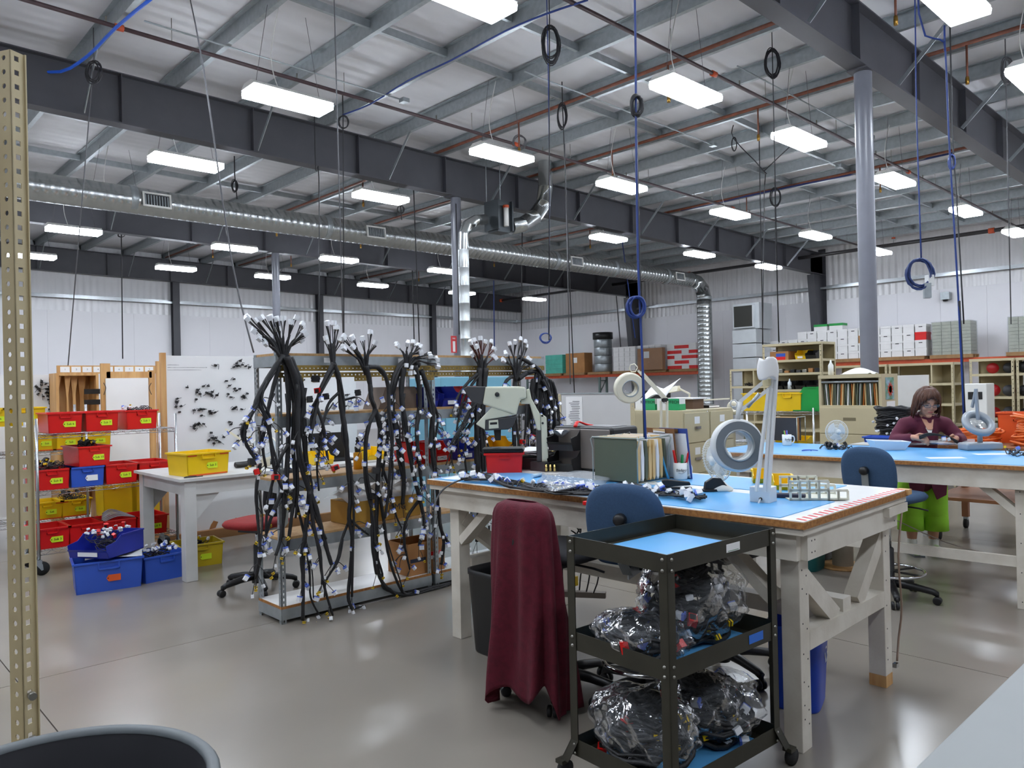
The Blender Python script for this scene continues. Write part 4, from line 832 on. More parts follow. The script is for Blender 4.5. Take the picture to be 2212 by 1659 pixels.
# ================= HARNESS RACK =================
DECK = mat('shelf_particle_board', (198, 160, 112), .65, rgb2=(182, 142, 92), scale=40)
GOLD = mat('gold_zinc_angle', (150, 126, 68), .4, .6, var=.2, scale=12)
RYF, RYB = 4.93, 5.28
SHELF = thing('shelving_unit', 'galvanised slotted angle shelving carrying the hanging wire harnesses', 'shelving', (0, 0, 0))
for (xa, xb) in ((2.42, 3.7), (3.74, 5.04)):
    for x, sx in ((xa, 1), (xb, -1)):
        for y, sy in ((RYF, 1), (RYB, -1)):
            m = MB(); perf(m, (x, y, 0), (sx, 0, 0), (0, 0, 1), (0, sy, 0), .036, .0372, 50, .003, .018, .005, .011, True); perf(m, (x, y, 0), (0, sy, 0), (0, 0, 1), (sx, 0, 0), .036, .0372, 50, .003, .018, .005, .011, True); m.build('post', GALV, SHELF)
    for z in (1.86, 1.44, .99, .59, .12):
        d = MB().box(xa+.004, RYF+.004, z-.018, xb-.004, RYB-.004, z).build('deck', DECK if z > .2 else LAMIN, SHELF)
        if z < .2: MB().box(xa+.002, RYF-.001, z-.018, xb-.002, RYF+.004, z).build('deck_edge', PARTB, d); MB().box(xa-.001, RYF, z-.018, xa+.004, RYB, z).build('deck_edge', PARTB, d)
        h = .075
        for (x0, y0, x1, y1) in ((xa, RYF-.004, xb, RYF), (xa, RYB, xb, RYB+.004), (xa-.004, RYF, xa, RYB), (xb, RYF, xb+.004, RYB)): MB().box(x0, y0, z-.018-h, x1, y1, z-.018).build('shelf_beam', GALV, SHELF)
m = MB(); perf(m, (2.42, RYF-.03, 1.735), (0, 0, 1), (1, 0, 0), (0, -1, 0), .04, .0315, 82, .003, .02, .0055, .0055, True); m.build('perforated_bar', GOLD, SHELF)
m = MB(); perf(m, (2.42, RYF-.012, 1.69), (0, 0, 1), (1, 0, 0), (0, -1, 0), .035, .0315, 82, .003, .0175, .006, .006, True); m.build('perforated_bar', GOLD, SHELF)
for x in (2.46, 3.02, 3.26, 3.6, 4.12, 4.6): m = MB(); perf(m, (x, RYF-.018, 1.66), (0, 0, 1), (1, 0, 0), (0, -1, 0), .03, .03, 5, .003, .015, .005, .005, True); m.build('bracket', GOLD, SHELF)
for (px, w_) in ((700, .09), (770, .07), (860, .07)): q = aY(px, 773, RYF-.005); MB().box(q.x, RYF-.006, 1.795, q.x+w_, RYF-.004, 1.83).build('label', PAPER, SHELF)
q = aY(830, 885, RYF-.005); MB().box(q.x, RYF-.006, 1.37, q.x+.1, RYF-.004, 1.405).build('label', mat('pale_blue_label', (150, 190, 230), .5), SHELF)
# ---- harnesses: branch paths measured in the picture, standing on the plane just before the shelving ----
HY = RYF-.085
def hp(px, py, dy=0.): return aY(px, py, HY+dy)
def harness(label, crown, branches, seed, ncon, kinds=('wb', 'wb', 'wb', 'w', 'wb'), low=None, thick=1.0, tails=(), cspan=(.3, 1.0), crown_m=None, dyb=0.0):
    rn = random.Random(seed); t = thing('wire_harness', label, 'wire harness', group='wire harnesses hung on the shelving')
    base, ends = crown; bp = hp(*base); m = MB()
    for (ex, ey) in ends:
        e = hp(ex, ey, rn.uniform(-.05, .05)); mid = bp.lerp(e, .5)+Vector((rn.uniform(-.01, .01), rn.uniform(-.02, .02), rn.uniform(0, .02)))
        st = MB().tube(smoothpts([bp+Vector((0, 0, -.06)), bp.lerp(mid, .6), mid]), [.011*thick]*5+[.009*thick]*2+[.007*thick]*2, 7).build('sleeve', LOOM, t)
        d = (e-mid).normalized(); s = d.orthogonal().normalized(); s2 = d.cross(s)
        for k in range(7):
            o = s*rn.uniform(-.018, .018)+s2*rn.uniform(-.018, .018); m.tube(smoothpts([mid-d*.03, mid.lerp(e, .5)+o*.5, e+o*1.1]), .0028, 4, cap=False)
        for k in (-1, 1): conn('w', t, e+s*.013*k-d*.004, d, 1.35)
    m.build('crown_wires', crown_m or WIRE, t)['kind'] = 'stuff'
    bl = []; wm = MB()
    for b in branches:
        r = b[0]*thick*1.22; dy = rn.uniform(-.035, .045)+dyb; P_ = [hp(x+rn.uniform(-1.5, 1.5), y, dy+rn.uniform(-.012, .012)) for x, y in b[1:]]
        for p in P_: p.z = max(p.z, r+.002)
        S_ = smoothpts(P_, 5); n = len(S_); MB().tube(S_, [r*(1-.45*i/n)*(1+.08*math.sin(i*2.1)) for i in range(n)], 8).build('branch', LOOM, t); bl.append(S_)
        if len(P_) > 4:
            Q_ = smoothpts([p+Vector((rn.uniform(-.03, .03), rn.uniform(-.03, .01), 0)) for p in P_[1:-1]], 4); MB().tube(Q_, r*.42, 6).build('branch', LOOM, t); bl.append(Q_)
    for k in range(int(ncon*1.35)):
        S_ = bl[rn.randrange(len(bl))]; f = rn.uniform(*cspan); a = S_[min(len(S_)-1, int(f*len(S_)))]
        if a.z < .32 and rn.random() < .75: continue
        l = rn.uniform(.03, .11); e = a+Vector((rn.uniform(-1, 1)*l, rn.uniform(-.6, .5)*l, -rn.uniform(.1, 1)*l)); e.z = max(e.z, .03); e.y = min(e.y, RYF-.02)
        wm.tube(smoothpts([a, a.lerp(e, .5)+Vector((rn.uniform(-.02, .02), 0, .015)), e], 3), .003, 4, cap=False); d = e-a; d.z -= .03
        kd = rn.choice(kinds); conn(kd, t, e, d, rn.uniform(.85, 1.15) if kd != 'k' else .9)
    for S_ in bl[::2]:
        a = S_[-1]
        for k in range(2):
            e = a+Vector((rn.uniform(-.06, .06), rn.uniform(-.04, .03), -rn.uniform(.03, .12))); e.z = max(e.z, .02); wm.tube(smoothpts([a, a.lerp(e, .6), e], 3), .0028, 4, cap=False); conn(rn.choice(['y', 'w', 'y']), t, e, (rn.uniform(-.5, .5), -.2, -1), .9)
    for (x, y, k) in tails: conn(k, t, hp(x, y, -.03), (rn.uniform(-.4, .4), -.1, -1), 1.2)
    wm.build('wires', WIRE, t)['kind'] = 'stuff'; return t
T9 = .021
harness('first wire harness from the left, biggest, with a wide crown of white plugs', ((612, 768), [(537, 690), (556, 696), (568, 690), (585, 690), (598, 693), (612, 692), (628, 700), (640, 690), (652, 706), (655, 722), (645, 735), (552, 716), (563, 732), (575, 742), (600, 715)]),
    [(.016, (612, 768), (590, 800), (562, 848), (548, 880), (532, 918), (527, 948), (540, 975), (552, 990)), (.015, (606, 775), (578, 822), (560, 862), (572, 900), (584, 945), (592, 1010), (610, 1060)), (.013, (604, 790), (588, 850), (576, 905), (566, 960), (575, 1010)),
     (.016, (616, 775), (622, 850), (624, 920), (621, 1000), (618, 1080), (606, 1160), (596, 1200)), (.02, (620, 770), (640, 830), (642, 910), (647, 985), (662, 1045), (682, 1100), (700, 1165), (715, 1220)), (.018, (628, 772), (652, 838), (656, 915), (659, 990), (668, 1060), (662, 1130), (655, 1200), (656, 1260), (655, 1345)),
     (.016, (620, 790), (636, 870), (634, 960), (638, 1050), (628, 1120), (620, 1190)), (.011, (562, 1000), (552, 1060), (556, 1120), (560, 1190), (552, 1250)), (.012, (610, 1060), (585, 1120), (568, 1180), (556, 1240)), (.012, (668, 1060), (678, 1130), (690, 1190), (700, 1260), (718, 1335)), (.011, (622, 960), (600, 1000), (580, 1080), (575, 1150)),
     (.009, (640, 1090), (655, 1150), (668, 1230), (672, 1290), (690, 1338))], 31, 95, ('wb', 'wb', 'wb', 'w', 'wb', 'y'), tails=[(545, 990, 'k'), (553, 1013, 'r'), (595, 1025, 'r'), (682, 812, 'k'), (687, 838, 'r'), (668, 856, 'k'), (680, 1345, 'y'), (712, 1333, 'y')])
harness('second wire harness from the left, slim, with a narrow crown', ((720, 788), [(708, 702), (722, 702), (727, 712), (706, 735), (735, 738), (712, 742)]),
    [(.016, (720, 785), (712, 800), (694, 840), (684, 880), (672, 930), (670, 950), (688, 972)), (.011, (683, 878), (697, 915), (704, 960), (708, 1000)), (.01, (735, 845), (712, 870), (700, 905), (690, 960), (684, 1010), (690, 1060)), (.017, (721, 785), (733, 820), (738, 880), (746, 940), (752, 1000), (757, 1070), (755, 1120), (760, 1160), (758, 1230), (753, 1290), (762, 1325)),
     (.009, (755, 1120), (738, 1165), (727, 1215), (705, 1255), (700, 1290)), (.009, (757, 1122), (775, 1140), (795, 1155)), (.008, (760, 1320), (772, 1338), (790, 1330)), (.008, (740, 865), (765, 858))], 32, 44, ('wb', 'wb', 'w', 'wb'), tails=[(772, 842, 'k'), (703, 850, 'k'), (690, 840, 'wb'), (722, 1005, 'r'), (785, 1333, 'y'), (772, 1335, 'y')])
harness('third wire harness from the left, forking above the orange bottle', ((790, 792), [(745, 731), (762, 733), (800, 722), (808, 744), (745, 753), (765, 752), (784, 735)]),
    [(.016, (790, 790), (798, 830), (803, 860), (811, 885), (797, 915), (791, 960), (790, 1020), (798, 1065), (803, 1120), (806, 1180), (812, 1240)), (.014, (795, 793), (822, 796), (838, 830), (842, 890), (848, 950), (842, 1010), (840, 1070), (830, 1120)), (.017, (811, 885), (822, 925), (818, 980), (815, 1040), (812, 1120), (813, 1190), (818, 1240), (835, 1270), (870, 1295), (930, 1303), (975, 1306)),
     (.011, (818, 1060), (830, 1130), (838, 1190), (855, 1250), (880, 1285), (940, 1292), (978, 1298)), (.009, (822, 1000), (840, 1050), (855, 1110), (868, 1140))], 33, 40, ('wb', 'w', 'wb', 'y'), tails=[(812, 1010, 'k'), (803, 1065, 'k'), (824, 858, 'wb'), (792, 910, 'wb')])
harness('fourth wire harness from the left, curled over at the top into a ball of plugs', ((880, 778), [(860, 748), (880, 745), (892, 744), (904, 750), (905, 762), (925, 768), (940, 775), (942, 790)]),
    [(.022, (905, 790), (885, 778), (862, 792), (850, 830), (848, 880), (856, 930), (868, 980), (872, 1040), (868, 1090)), (.017, (872, 795), (868, 850), (876, 910), (884, 970), (894, 1030), (906, 1080), (915, 1130), (905, 1180)), (.018, (895, 790), (905, 830), (908, 880), (900, 930), (905, 1000), (912, 1050)), (.018, (910, 800), (925, 840), (935, 890), (932, 950), (938, 1010), (945, 1070), (950, 1130), (960, 1170), (955, 1220)),
     (.012, (862, 800), (848, 850), (838, 910), (835, 970), (826, 1030)), (.011, (905, 1080), (880, 1120), (872, 1170), (884, 1230)), (.011, (930, 860), (945, 900), (940, 950))], 34, 100, ('wb', 'wb', 'wb', 'w', 'w'), cspan=(.35, 1), tails=[(895, 800, 'w'), (905, 812, 'w'), (890, 790, 'w'), (878, 785, 'w'), (886, 802, 'w'), (908, 822, 'w')])
ORW = mat('brown_red_wire', (96, 44, 34), .45, var=.4, scale=60)
harness('fifth wire harness, thick straight trunk with reddish crown behind the cream viewer', ((1042, 800), [(1018, 742), (1026, 738), (1038, 734), (1048, 742), (1060, 742), (1064, 756), (1022, 768), (1066, 774), (1030, 752)]),
    [(.022, (1038, 795), (1034, 850), (1030, 920), (1030, 990), (1036, 1060), (1034, 1120), (1030, 1170)), (.02, (1048, 795), (1044, 860), (1040, 930), (1044, 1000), (1046, 1060), (1050, 1130)), (.013, (1032, 808), (1010, 826), (994, 850), (984, 870)), (.011, (1034, 812), (1016, 835), (1000, 862), (992, 900), (985, 930)), (.012, (1028, 870), (1008, 905), (990, 935), (972, 960)), (.01, (1030, 880), (1012, 930), (1005, 980), (1010, 1030)), (.009, (1036, 890), (1050, 950), (1062, 985)), *[(.006, (1026, 850+k*12), (1012-k*2, 890+k*10), (996-k*4, 925+k*9), (990-k*5+6*math.sin(k*2), 965+k*8)) for k in range(6)], (.009, (1030, 1060), (1015, 1110), (1008, 1150)), (.01, (1040, 1060), (1052, 1110), (1058, 1160))], 35, 52, ('wb', 'wb', 'w'), crown_m=ORW)
harness('sixth wire harness, rightmost, a dense curtain of cables beside the viewer arm', ((1114, 808), [(1094, 766), (1102, 746), (1112, 742), (1124, 736), (1134, 742), (1136, 752), (1090, 780), (1140, 778), (1146, 790)]),
    [(.018, (1114, 805), (1112, 850), (1110, 910), (1112, 960), (1108, 1010)), (.014, (1108, 812), (1092, 826), (1088, 850), (1094, 880)), (.016, (1120, 770), (1145, 785), (1165, 800), (1182, 830), (1192, 870), (1196, 920), (1196, 970)), (.02, (1120, 818), (1140, 805), (1160, 806), (1168, 850), (1174, 910), (1178, 965)), (.014, (1160, 808), (1150, 850), (1146, 900), (1150, 950), (1144, 985)), (.014, (1164, 806), (1182, 850), (1186, 910), (1186, 965)), (.013, (1166, 812), (1160, 860), (1164, 920), (1160, 975)), (.013, (1170, 820), (1190, 860), (1200, 910), (1202, 960)), (.012, (1152, 830), (1140, 870), (1136, 920), (1132, 960)), (.012, (1176, 840), (1168, 890), (1172, 950), (1168, 990)),
     (.011, (1188, 860), (1180, 910), (1188, 970)),
     *[(.008+.004*((k*7) % 3)/2, (1148+k*4.2, 806+abs(k-5)*3), (1144+k*5.2, 850), (1140+k*5.8+4*math.sin(k*2.3), 905), (1142+k*5.6+5*math.sin(k*1.7), 955), (1144+k*5.4, 985+8*math.sin(k))) for k in range(12)], (.01, (1112, 900), (1120, 950), (1118, 1000))], 36, 90, ('wb', 'wb', 'w', 'k', 'wb'), tails=[(1128, 950, 'r'), (1152, 940, 'r')])
# ---- what stands on the shelves ----
def onshelf(px, z, y=5.1): q = aY(px, 900, y); return (q.x, y, z)
for (px, z, mm, lb, tx) in ((930, .99, RED, 'red stacking bin on the third shelf right of the fourth harness', 'E1MG2'), (985, .99, BLUD, 'dark blue stacking bin beside the red bin on the third shelf', True), (955, 1.44, BLUD, 'dark blue stacking bin on the second shelf left of the viewer', True), (1010, 1.44, RED, 'red stacking bin on the second shelf behind the viewer hood', None), (905, 1.44, BLUD, 'dark blue stacking bin on the second shelf behind the fourth harness', None), (892, .99, RED, 'dark red bin on the third shelf behind the fourth harness', None)):
    hopper('parts_bin', lb, onshelf(px, z+.001), 0, .19, .28, .165, mm, 'bins on the harness shelving', tx)
hopper('parts_bin', 'yellow stacking bin on the third shelf under the viewer', onshelf(1058, .991), 0, .3, .28, .16, mat('amber_bin', (226, 170, 16), .35), 'bins on the harness shelving')
t = thing('carton', 'long cardboard carton with crumpled plastic on top on the fourth shelf', 'box', onshelf(812, .591, 5.11))
MB().box(-.33, -.15, 0, .3, .15, .17).build('body', mat('yellowish_card', (182, 138, 56), .7, var=.1, scale=5), t, bevel=.004); text('UMG', .07, mat('navy_print', (40, 46, 66), .6), t, (.08, -.1515, .09), (math.pi/2, 0, 0)); MB().grid(lambda u, v: (-.37+.72*u, -.17+.34*v, .175+.07*abs(math.sin(9*u)*math.sin(4*v))+.04*math.sin(math.pi*v)), 26, 12).build('plastic_wrap', FILMW, t)
t = thing('carton', 'open cardboard carton with red labels on the bottom shelf', 'box', onshelf(895, .121, 5.1))
for (x0, y0, x1, y1) in ((-.19, -.14, .17, -.135), (-.19, .135, .17, .14), (-.19, -.135, -.185, .135), (.165, -.135, .17, .135)): MB().box(x0, y0, 0, x1, y1, .25).build('side', CARD, t)
MB().box(-.185, -.135, 0, .165, .135, .005).build('bottom', CARD, t)
for x in (.03, .12): MB().box(x-.03, -.142, .1, x+.04, -.1405, .16).build('label', PAPER, t); MB().box(x-.03, -.1435, .13, x+.04, -.1425, .16).build('label_band', RED, t)
MB().box(-.17, -.142, .1, -.02, -.1405, .13).build('printed_arrow', mat('navy_print', (40, 46, 66), .6), t)
slab('writing_pad', 'white pad lying on the third shelf behind the third harness', 'pad', onshelf(800, .992, 5.0), .1, .3, .2, .02, PAPER)
o = MB().grid(lambda u, v: (.3*u, -.05+.2*v+.02*math.sin(5*u), .02-.12*max(0, .5-v)*2*(.4+.6*u)+.02*math.sin(6*u+4*v)), 14, 10).build('plastic_sheet', FILMW); o.location = onshelf(868, .997, 4.98); tag(o, 'milky plastic sheet draped over the third shelf edge', 'plastic sheet')
t = thing('sloped_box', 'brown sloped box on the second shelf behind the third harness', 'box', onshelf(850, 1.441, 5.12)); MB().prism([(-.22, 0), (.2, 0), (.13, .17), (-.15, .17)], (0, .22, 0), (0, -.12, 0), (1, 0, 0), (0, 0, 1)).build('body', mat('taupe_card', (130, 112, 98), .6, var=.06), t); MB().lathe([(0, 0), (.008, 0), (.008, .004), (0, .004)], 8, (.02, -.12, .1), rx(math.pi/2)).build('stud', INK, t)
t = thing('applicator_bottle', 'orange bottle with ribbed black nozzle behind the second harness', 'bottle', onshelf(771, .991, 5.08)); MB().lathe([(0, 0), (.034, 0), (.034, .12), (.03, .13), (0, .13)], 16).build('body', mat('amber_plastic', (240, 170, 30), .35), t); MB().lathe([(.022, .13), (.024, .17), (.012, .175), (.018, .19), (.01, .2), (.016, .215), (.008, .225), (.012, .24), (0, .245)], 14).build('nozzle', BLACK, t)
# ================= LEFT SIDE =================
WIRESH = mat('chrome_wire', (186, 188, 190), .25, .9, var=.05)
def wire_rack(label, x0, x1, y0, y1, levels, ztop, cast=True):
    t = thing('wire_rack', label, 'wire rack', (x0, y0, 0)); w_ = x1-x0; d_ = y1-y0; zb_ = .14 if cast else 0
    for x in (0, w_):
        for y in (0, d_):
            MB().tube([(x, y, zb_), (x, y, ztop)], .0135, 10).build('post', WIRESH, t)
            if cast:
                c = MB().box(x-.02, y-.02, .1, x+.02, y+.02, .14).build('caster', GALV, t); MB().prism([(-.025, .1), (.025, .1), (.03, .05), (.015, .045)], (0, .04, 0), (x, y-.02, 0), (1, 0, 0), (0, 0, 1)).build('fork', GALV, c)
                MB().lathe([(0, -.014), (.06, -.014), (.062, -.01), (.062, .01), (.06, .014), (0, .014)], 20, (x+.02, y, .062), rx(math.pi/2)).build('wheel', RUBBER, c)
    for z in levels:
        m = MB()
        for (p, q) in (((0, 0), (w_, 0)), ((0, d_), (w_, d_)), ((0, 0), (0, d_)), ((w_, 0), (w_, d_))):
            P_ = Vector((*p, z)); Q = Vector((*q, z)); n = max(4, int((Q-P_).length/.05))
            m.tube([P_, Q], .0035, 5); m.tube([P_-Vector((0, 0, .035)), Q-Vector((0, 0, .035))], .0035, 5)
            m.tube([P_.lerp(Q, i/n)-Vector((0, 0, .035*(i % 2))) for i in range(n+1)], .002, 4)
        m.build('truss_edge', WIRESH, t); m = MB(); n = int(w_/.028)
        for i in range(1, n): m.tube([(w_*i/n, 0, z), (w_*i/n, d_, z)], .0022, 4, cap=False)
        for y in (d_*.33, d_*.66): m.tube([(0, y, z-.004), (w_, y, z-.004)], .003, 4)
        m.build('wire_deck', WIRESH, t)
    return t
WY = 7.9
wire_rack('chrome wire rack on casters loaded with red totes, left side', 1.585, 2.79, WY, WY+.46, (1.255, .745, .215), 1.4)
def fx_(px, y): return aY(px, 950, y).x
G = 'totes on the wire rack'
tw, td, tz = .305, .4, .185
nsub = 0
for (px, z, mm, lb, tx) in ((143, 1.26, RED, 'red tote on the top shelf of the wire rack, leftmost', 'Sub 6'), (223, 1.26, RED, 'red tote on the top shelf of the wire rack, middle', 'Sub 7'), (309, 1.26, RED, 'red tote on the top shelf of the wire rack, rightmost', 'Sub 1'),
        (112, .75, RED, 'red tote full of dark leads on the middle shelf, leftmost', 'Sub 8'), (189, .75, BLU, 'blue tote among red ones on the middle shelf of the wire rack', ''), (263, .75, RED, 'red tote right of the blue one on the middle wire shelf', 'Sub 7'), (334, .75, RED, 'red tote on the middle wire shelf, rightmost', 'Sub 2'),
        (110, .22, RED, 'red tote on the bottom wire shelf, leftmost', 'Sub 3'), (184, .22, RED, 'red tote on the bottom wire shelf with a red and white sticker', 'Sub 4'), (258, .22, RED, 'red tote on the bottom wire shelf with grey foam strips', 'Sub 5'), (327, .22, RED, 'red tote on the bottom wire shelf, rightmost', 'Sub 9')):
    q = fx_(px, WY+.02); t = tote('tote_bin', lb, (q, WY+.235, z), 0, tw*.93, td, tz, mm, G, tx, tagm=PAPER if mm is BLU else None)
    if px == 184: MB().box(.06, -td/2-.006, .08, .12, -td/2-.001, .12).build('sticker', PAPER, t); text('FRAGILE', .013, RED, t, (.09, -td/2-.0065, .105), (math.pi/2, 0, 0)); MB().box(.065, -td/2-.0068, .085, .115, -td/2-.006, .093).build('sticker_band', RED, t)
q = fx_(200, WY+.02); tote('tote_bin', 'small red tote stacked on top of the blue tote', (q, WY+.235, .75+tz+.002), .12, tw*.93, td*.95, tz, RED, G, 'Sub 10')
def bundle(label, loc, w_, d_, h_, seed, n=18, nc=14, cons=('w', 'wb', 'y'), rzv=0, r=.004):
    t = thing('wire_bundle', label, 'wires', loc, rzv); fillwires(t, w_, d_, 0, n, seed, cons, h_, r, nc); return t
bundle('dark leads with yellow tips heaped in the leftmost middle tote', (fx_(112, WY+.02), WY+.22, .75+tz-.05), .27, .34, .09, 51, 22, 16, ('y', 'k', 'y'))
bundle('dark wires sticking out of the rightmost top red tote', (fx_(312, WY+.02), WY+.26, 1.26+tz-.04), .25, .3, .06, 52, 12, 6)
bundle('tangle of leads in the small upper red tote', (fx_(200, WY+.02), WY+.22, .94+tz-.05), .25, .3, .06, 53, 10, 8, ('y', 'k'))
t = thing('foam_strips', 'grey foam strips lying in a bottom shelf red tote', 'foam strips', (fx_(258, WY+.02), WY+.2, .22+tz-.02))
for k in range(7): MB().tube(smoothpts([(-.15+.01*k, -.1+.03*k, .01*k), (0, -.06+.03*k, .04+.008*k), (.15, -.1+.035*k, .02)]), .012, 6, flat=.4).build('strip', mat('grey_foam', (150, 144, 146), .8), t)
# second and third racks with yellow totes behind
wire_rack('chrome wire rack with yellow totes standing behind the red one', .75, 2.3, 9.15, 9.6, (1.02, .3), 1.5)
wire_rack('chrome wire rack with yellow totes at the far left edge', -.85, .55, 9.0, 9.45, (1.3, .7), 1.7)
for (px, z, lb, y) in ((92, 1.025, 'yellow tote behind the red rack, upper row, leftmost', 9.2), (145, 1.025, 'yellow tote behind the red rack, upper row, middle', 9.2), (210, 1.025, 'yellow tote behind the red rack, upper row, rightmost', 9.2), (100, .305, 'yellow tote behind the red rack, lower row, left', 9.2), (163, .305, 'yellow tote behind the red rack, lower row, right', 9.2)):
    tote('tote_bin', lb, (fx_(px, y), y+.19, z), 0, .285, .36, .185, YEL, 'yellow totes behind the wire rack', 'Sub', tape=True)
for (px, z, lb) in ((55, 1.305, 'yellow tote on the far left rack beside the tan post, right one'), (-12, 1.305, 'yellow tote on the far left rack cut by the picture edge')): tote('tote_bin', lb, (fx_(px, 9.05), 9.22, z), 0, .36, .36, .185, YEL, 'yellow totes at far left', 'Sub')
bundle('brown leads heaped in the lower right yellow tote behind the rack', (fx_(163, 9.2), 9.39, .305+.15), .24, .3, .08, 54, 12, 10, ('y', 'k'))
# boards
FILMB = mat('film_covered_board', (236, 236, 236), .12, var=.04, scale=3, bump=.12, bscale=5, coat=.3)
def pegs(parent, pts, y, seed):
    rn = random.Random(seed)
    for (px, py) in pts:
        q = aY(px, py, y); m = MB(); z = q.z
        m.cbox((q.x, y-.018, z), (.022, .03, .016), ry(rn.uniform(-.6, .6))); m.tube(smoothpts([(q.x, y-.03, z), (q.x+rn.uniform(-.03, .03), y-.045, z+rn.uniform(-.01, .03)), (q.x+rn.uniform(-.05, .05), y-.02, z+rn.uniform(-.05, .02))], 3), .0028, 4); m.build('peg', BLACK, parent)
t = thing('peg_board', 'big white film covered harness board with black pegs behind the grey table', 'board', (0, 0, 0)); PY = 8.42
a0 = aY(347, 768, PY).x
MB().box(a0+.05, PY, .1, 5.2, PY+.03, 2.0).build('panel', FILMB, t); MB().box(a0, PY-.01, .0, a0+.05, PY+.05, 2.03).build('edge_post', PINE, t); MB().box(a0, PY-.06, .0, 5.2, PY+.05, .1).build('bottom_rail', mat('brown_board', (150, 108, 66), .7, var=.1), t)
for (px, w_) in ((452, .07), (500, .09), (540, .1)): q = aY(px, 1145, PY); MB().prism([(0, 0), (w_, .01), (w_+.03, .07), (.05, .09), (.02, .05)], (0, -.002, 0), (q.x, PY-.001, .1), (1, 0, 0), (0, 0, 1)).build('torn_patch', CARD, t)
rp = random.Random(5); pp = []
for (cx, cy, sx, sy, n) in ((440, 850, 18, 10, 9), (432, 890, 14, 16, 12), (420, 915, 6, 12, 5), (380, 870, 4, 12, 4), (455, 945, 8, 8, 5), (470, 948, 8, 6, 4), (500, 835, 10, 12, 7), (503, 880, 6, 10, 5), (500, 915, 5, 5, 2), (520, 790, 12, 6, 6), (460, 788, 6, 2, 2), (505, 790, 6, 4, 3), (528, 855, 5, 20, 6), (510, 950, 5, 6, 2), (465, 875, 14, 20, 6), (437, 975, 3, 3, 1), (405, 840, 4, 4, 1), (525, 925, 5, 8, 4), (390, 885, 6, 6, 2), (432, 1102, 3, 3, 2), (640, 830, 20, 30, 4), (700, 905, 16, 16, 4), (760, 870, 16, 20, 4)): pp += [(cx+rp.gauss(0, sx*.7), cy+rp.gauss(0, sy*.7)) for _ in range(n)]
pegs(t, pp, PY, 6)
for k in range(3): q = aY(362, 791+k*6, PY); text(['1.', 'Do not bend pins before they are crimped', 'Check each plug before releasing the loom'][k] if False else '.', .01, INK, t, (q.x, PY-.001, q.z), (math.pi/2, 0, 0)) if k > 5 else None
m = MB()
for k, L_ in ((0, .12), (1, .42), (2, .36)):
    q = aY(362, 789+k*5.5, PY)
    for j in range(int(L_/.012)): m.box(q.x+j*.012, PY-.0012, q.z, q.x+j*.012+R.uniform(.004, .009), PY-.0004, q.z+R.uniform(.004, .008))
m.build('printed_lines', mat('grey_print', (90, 90, 100), .6), t)
t = thing('peg_board', 'small white harness board with pegs behind the yellow totes at far left', 'board'); q0 = aY(40, 810, 10.6); q1 = aY(121, 905, 10.6)
MB().box(-.4, 10.6, .2, q1.x, 10.63, q0.z).build('panel', FILMB, t); MB().box(q1.x-.06, 10.63, 0, q1.x, 10.68, q0.z).build('leg', PINE, t); MB().box(-.3, 10.63, 0, -.24, 10.68, q0.z).build('leg', PINE, t)
pegs(t, [(rp.gauss(105, 7), rp.gauss(845, 18)) for _ in range(16)]+[(rp.gauss(85, 8), rp.gauss(845, 14)) for _ in range(9)], 10.6, 8)
# wooden slot rack, number strip, framed paper board
t = thing('wooden_slot_rack', 'pine rack of upright slats with black tape bands behind the totes', 'wooden rack'); y = 10.2
z1 = aY(160, 806, y).z
for k, (pa, pb_) in enumerate(((122, 132), (142, 156), (158, 174), (176, 194))):
    xa = aY(pa, 850, y).x; xb = aY(pb_, 850, y).x
    MB().prism([(xa, .4), (xb, .4), (xb-.03, z1-.25), (xb, z1-.04), (xa, z1-.02), (xa+.02, z1-.3)], (0, .03, 0), (0, y+.05*k, 0), (1, 0, 0), (0, 0, 1)).build('slat', PINE, t)
xa, xb = aY(120, 850, y).x, aY(212, 850, y).x
MB().box(xa, y-.03, z1-.03, xb, y+.3, z1).build('top_board', PINE, t); MB().box(xa, y-.03, 0, xa+.03, y+.3, z1-.03).build('side', PINE, t); MB().box(xb-.03, y-.03, 0, xb, y+.3, z1-.03).build('side', PINE, t); MB().box(xa, y+.28, .3, xb, y+.3, z1-.03).build('back', PINE, t)
for py in (846, 869): q = aY(182, py, y-.04); MB().box(q.x, y-.045, q.z-.03, xb+.01, y-.032, q.z+.03).build('tape_band', BLACK, t)
t = thing('number_strip', 'pine strip with a row of small white number cards above the boards', 'number strip'); y = 10.75; xa = aY(124, 796, y).x; xb = aY(336, 796, y).x; zc = aY(230, 798, y).z
MB().box(xa, y, zc-.055, xb, y+.02, zc+.05).build('strip', PINE, t); MB().box(xa, y+.02, 0, xa+.05, y+.05, zc+.05).build('upright', PINE, t); MB().box(xb-.05, y+.02, 0, xb, y+.05, zc+.05).build('upright', PINE, t)
n = 9
for k in range(n): x = xa+.02+(xb-xa-.04)*k/n; cdd = MB().box(x+.01, y-.002, zc-.035, x+(xb-xa-.04)/n-.01, y-.0005, zc+.035).build('number_card', PAPER, t); text(str(k+1), .03, INK, t, (x+(xb-xa)/n/2, y-.003, zc), (math.pi/2, 0, 0))
t = thing('paper_board', 'white paper sheet on a tall pine frame between the peg boards', 'board'); y = 9.85
def pbx(pa, pb_, ya, yb, yy=y, d=.04): a = aY(pa, ya, yy); b = aY(pb_, yb, yy); return MB().box(a.x, yy, b.z, b.x, yy+d, a.z)
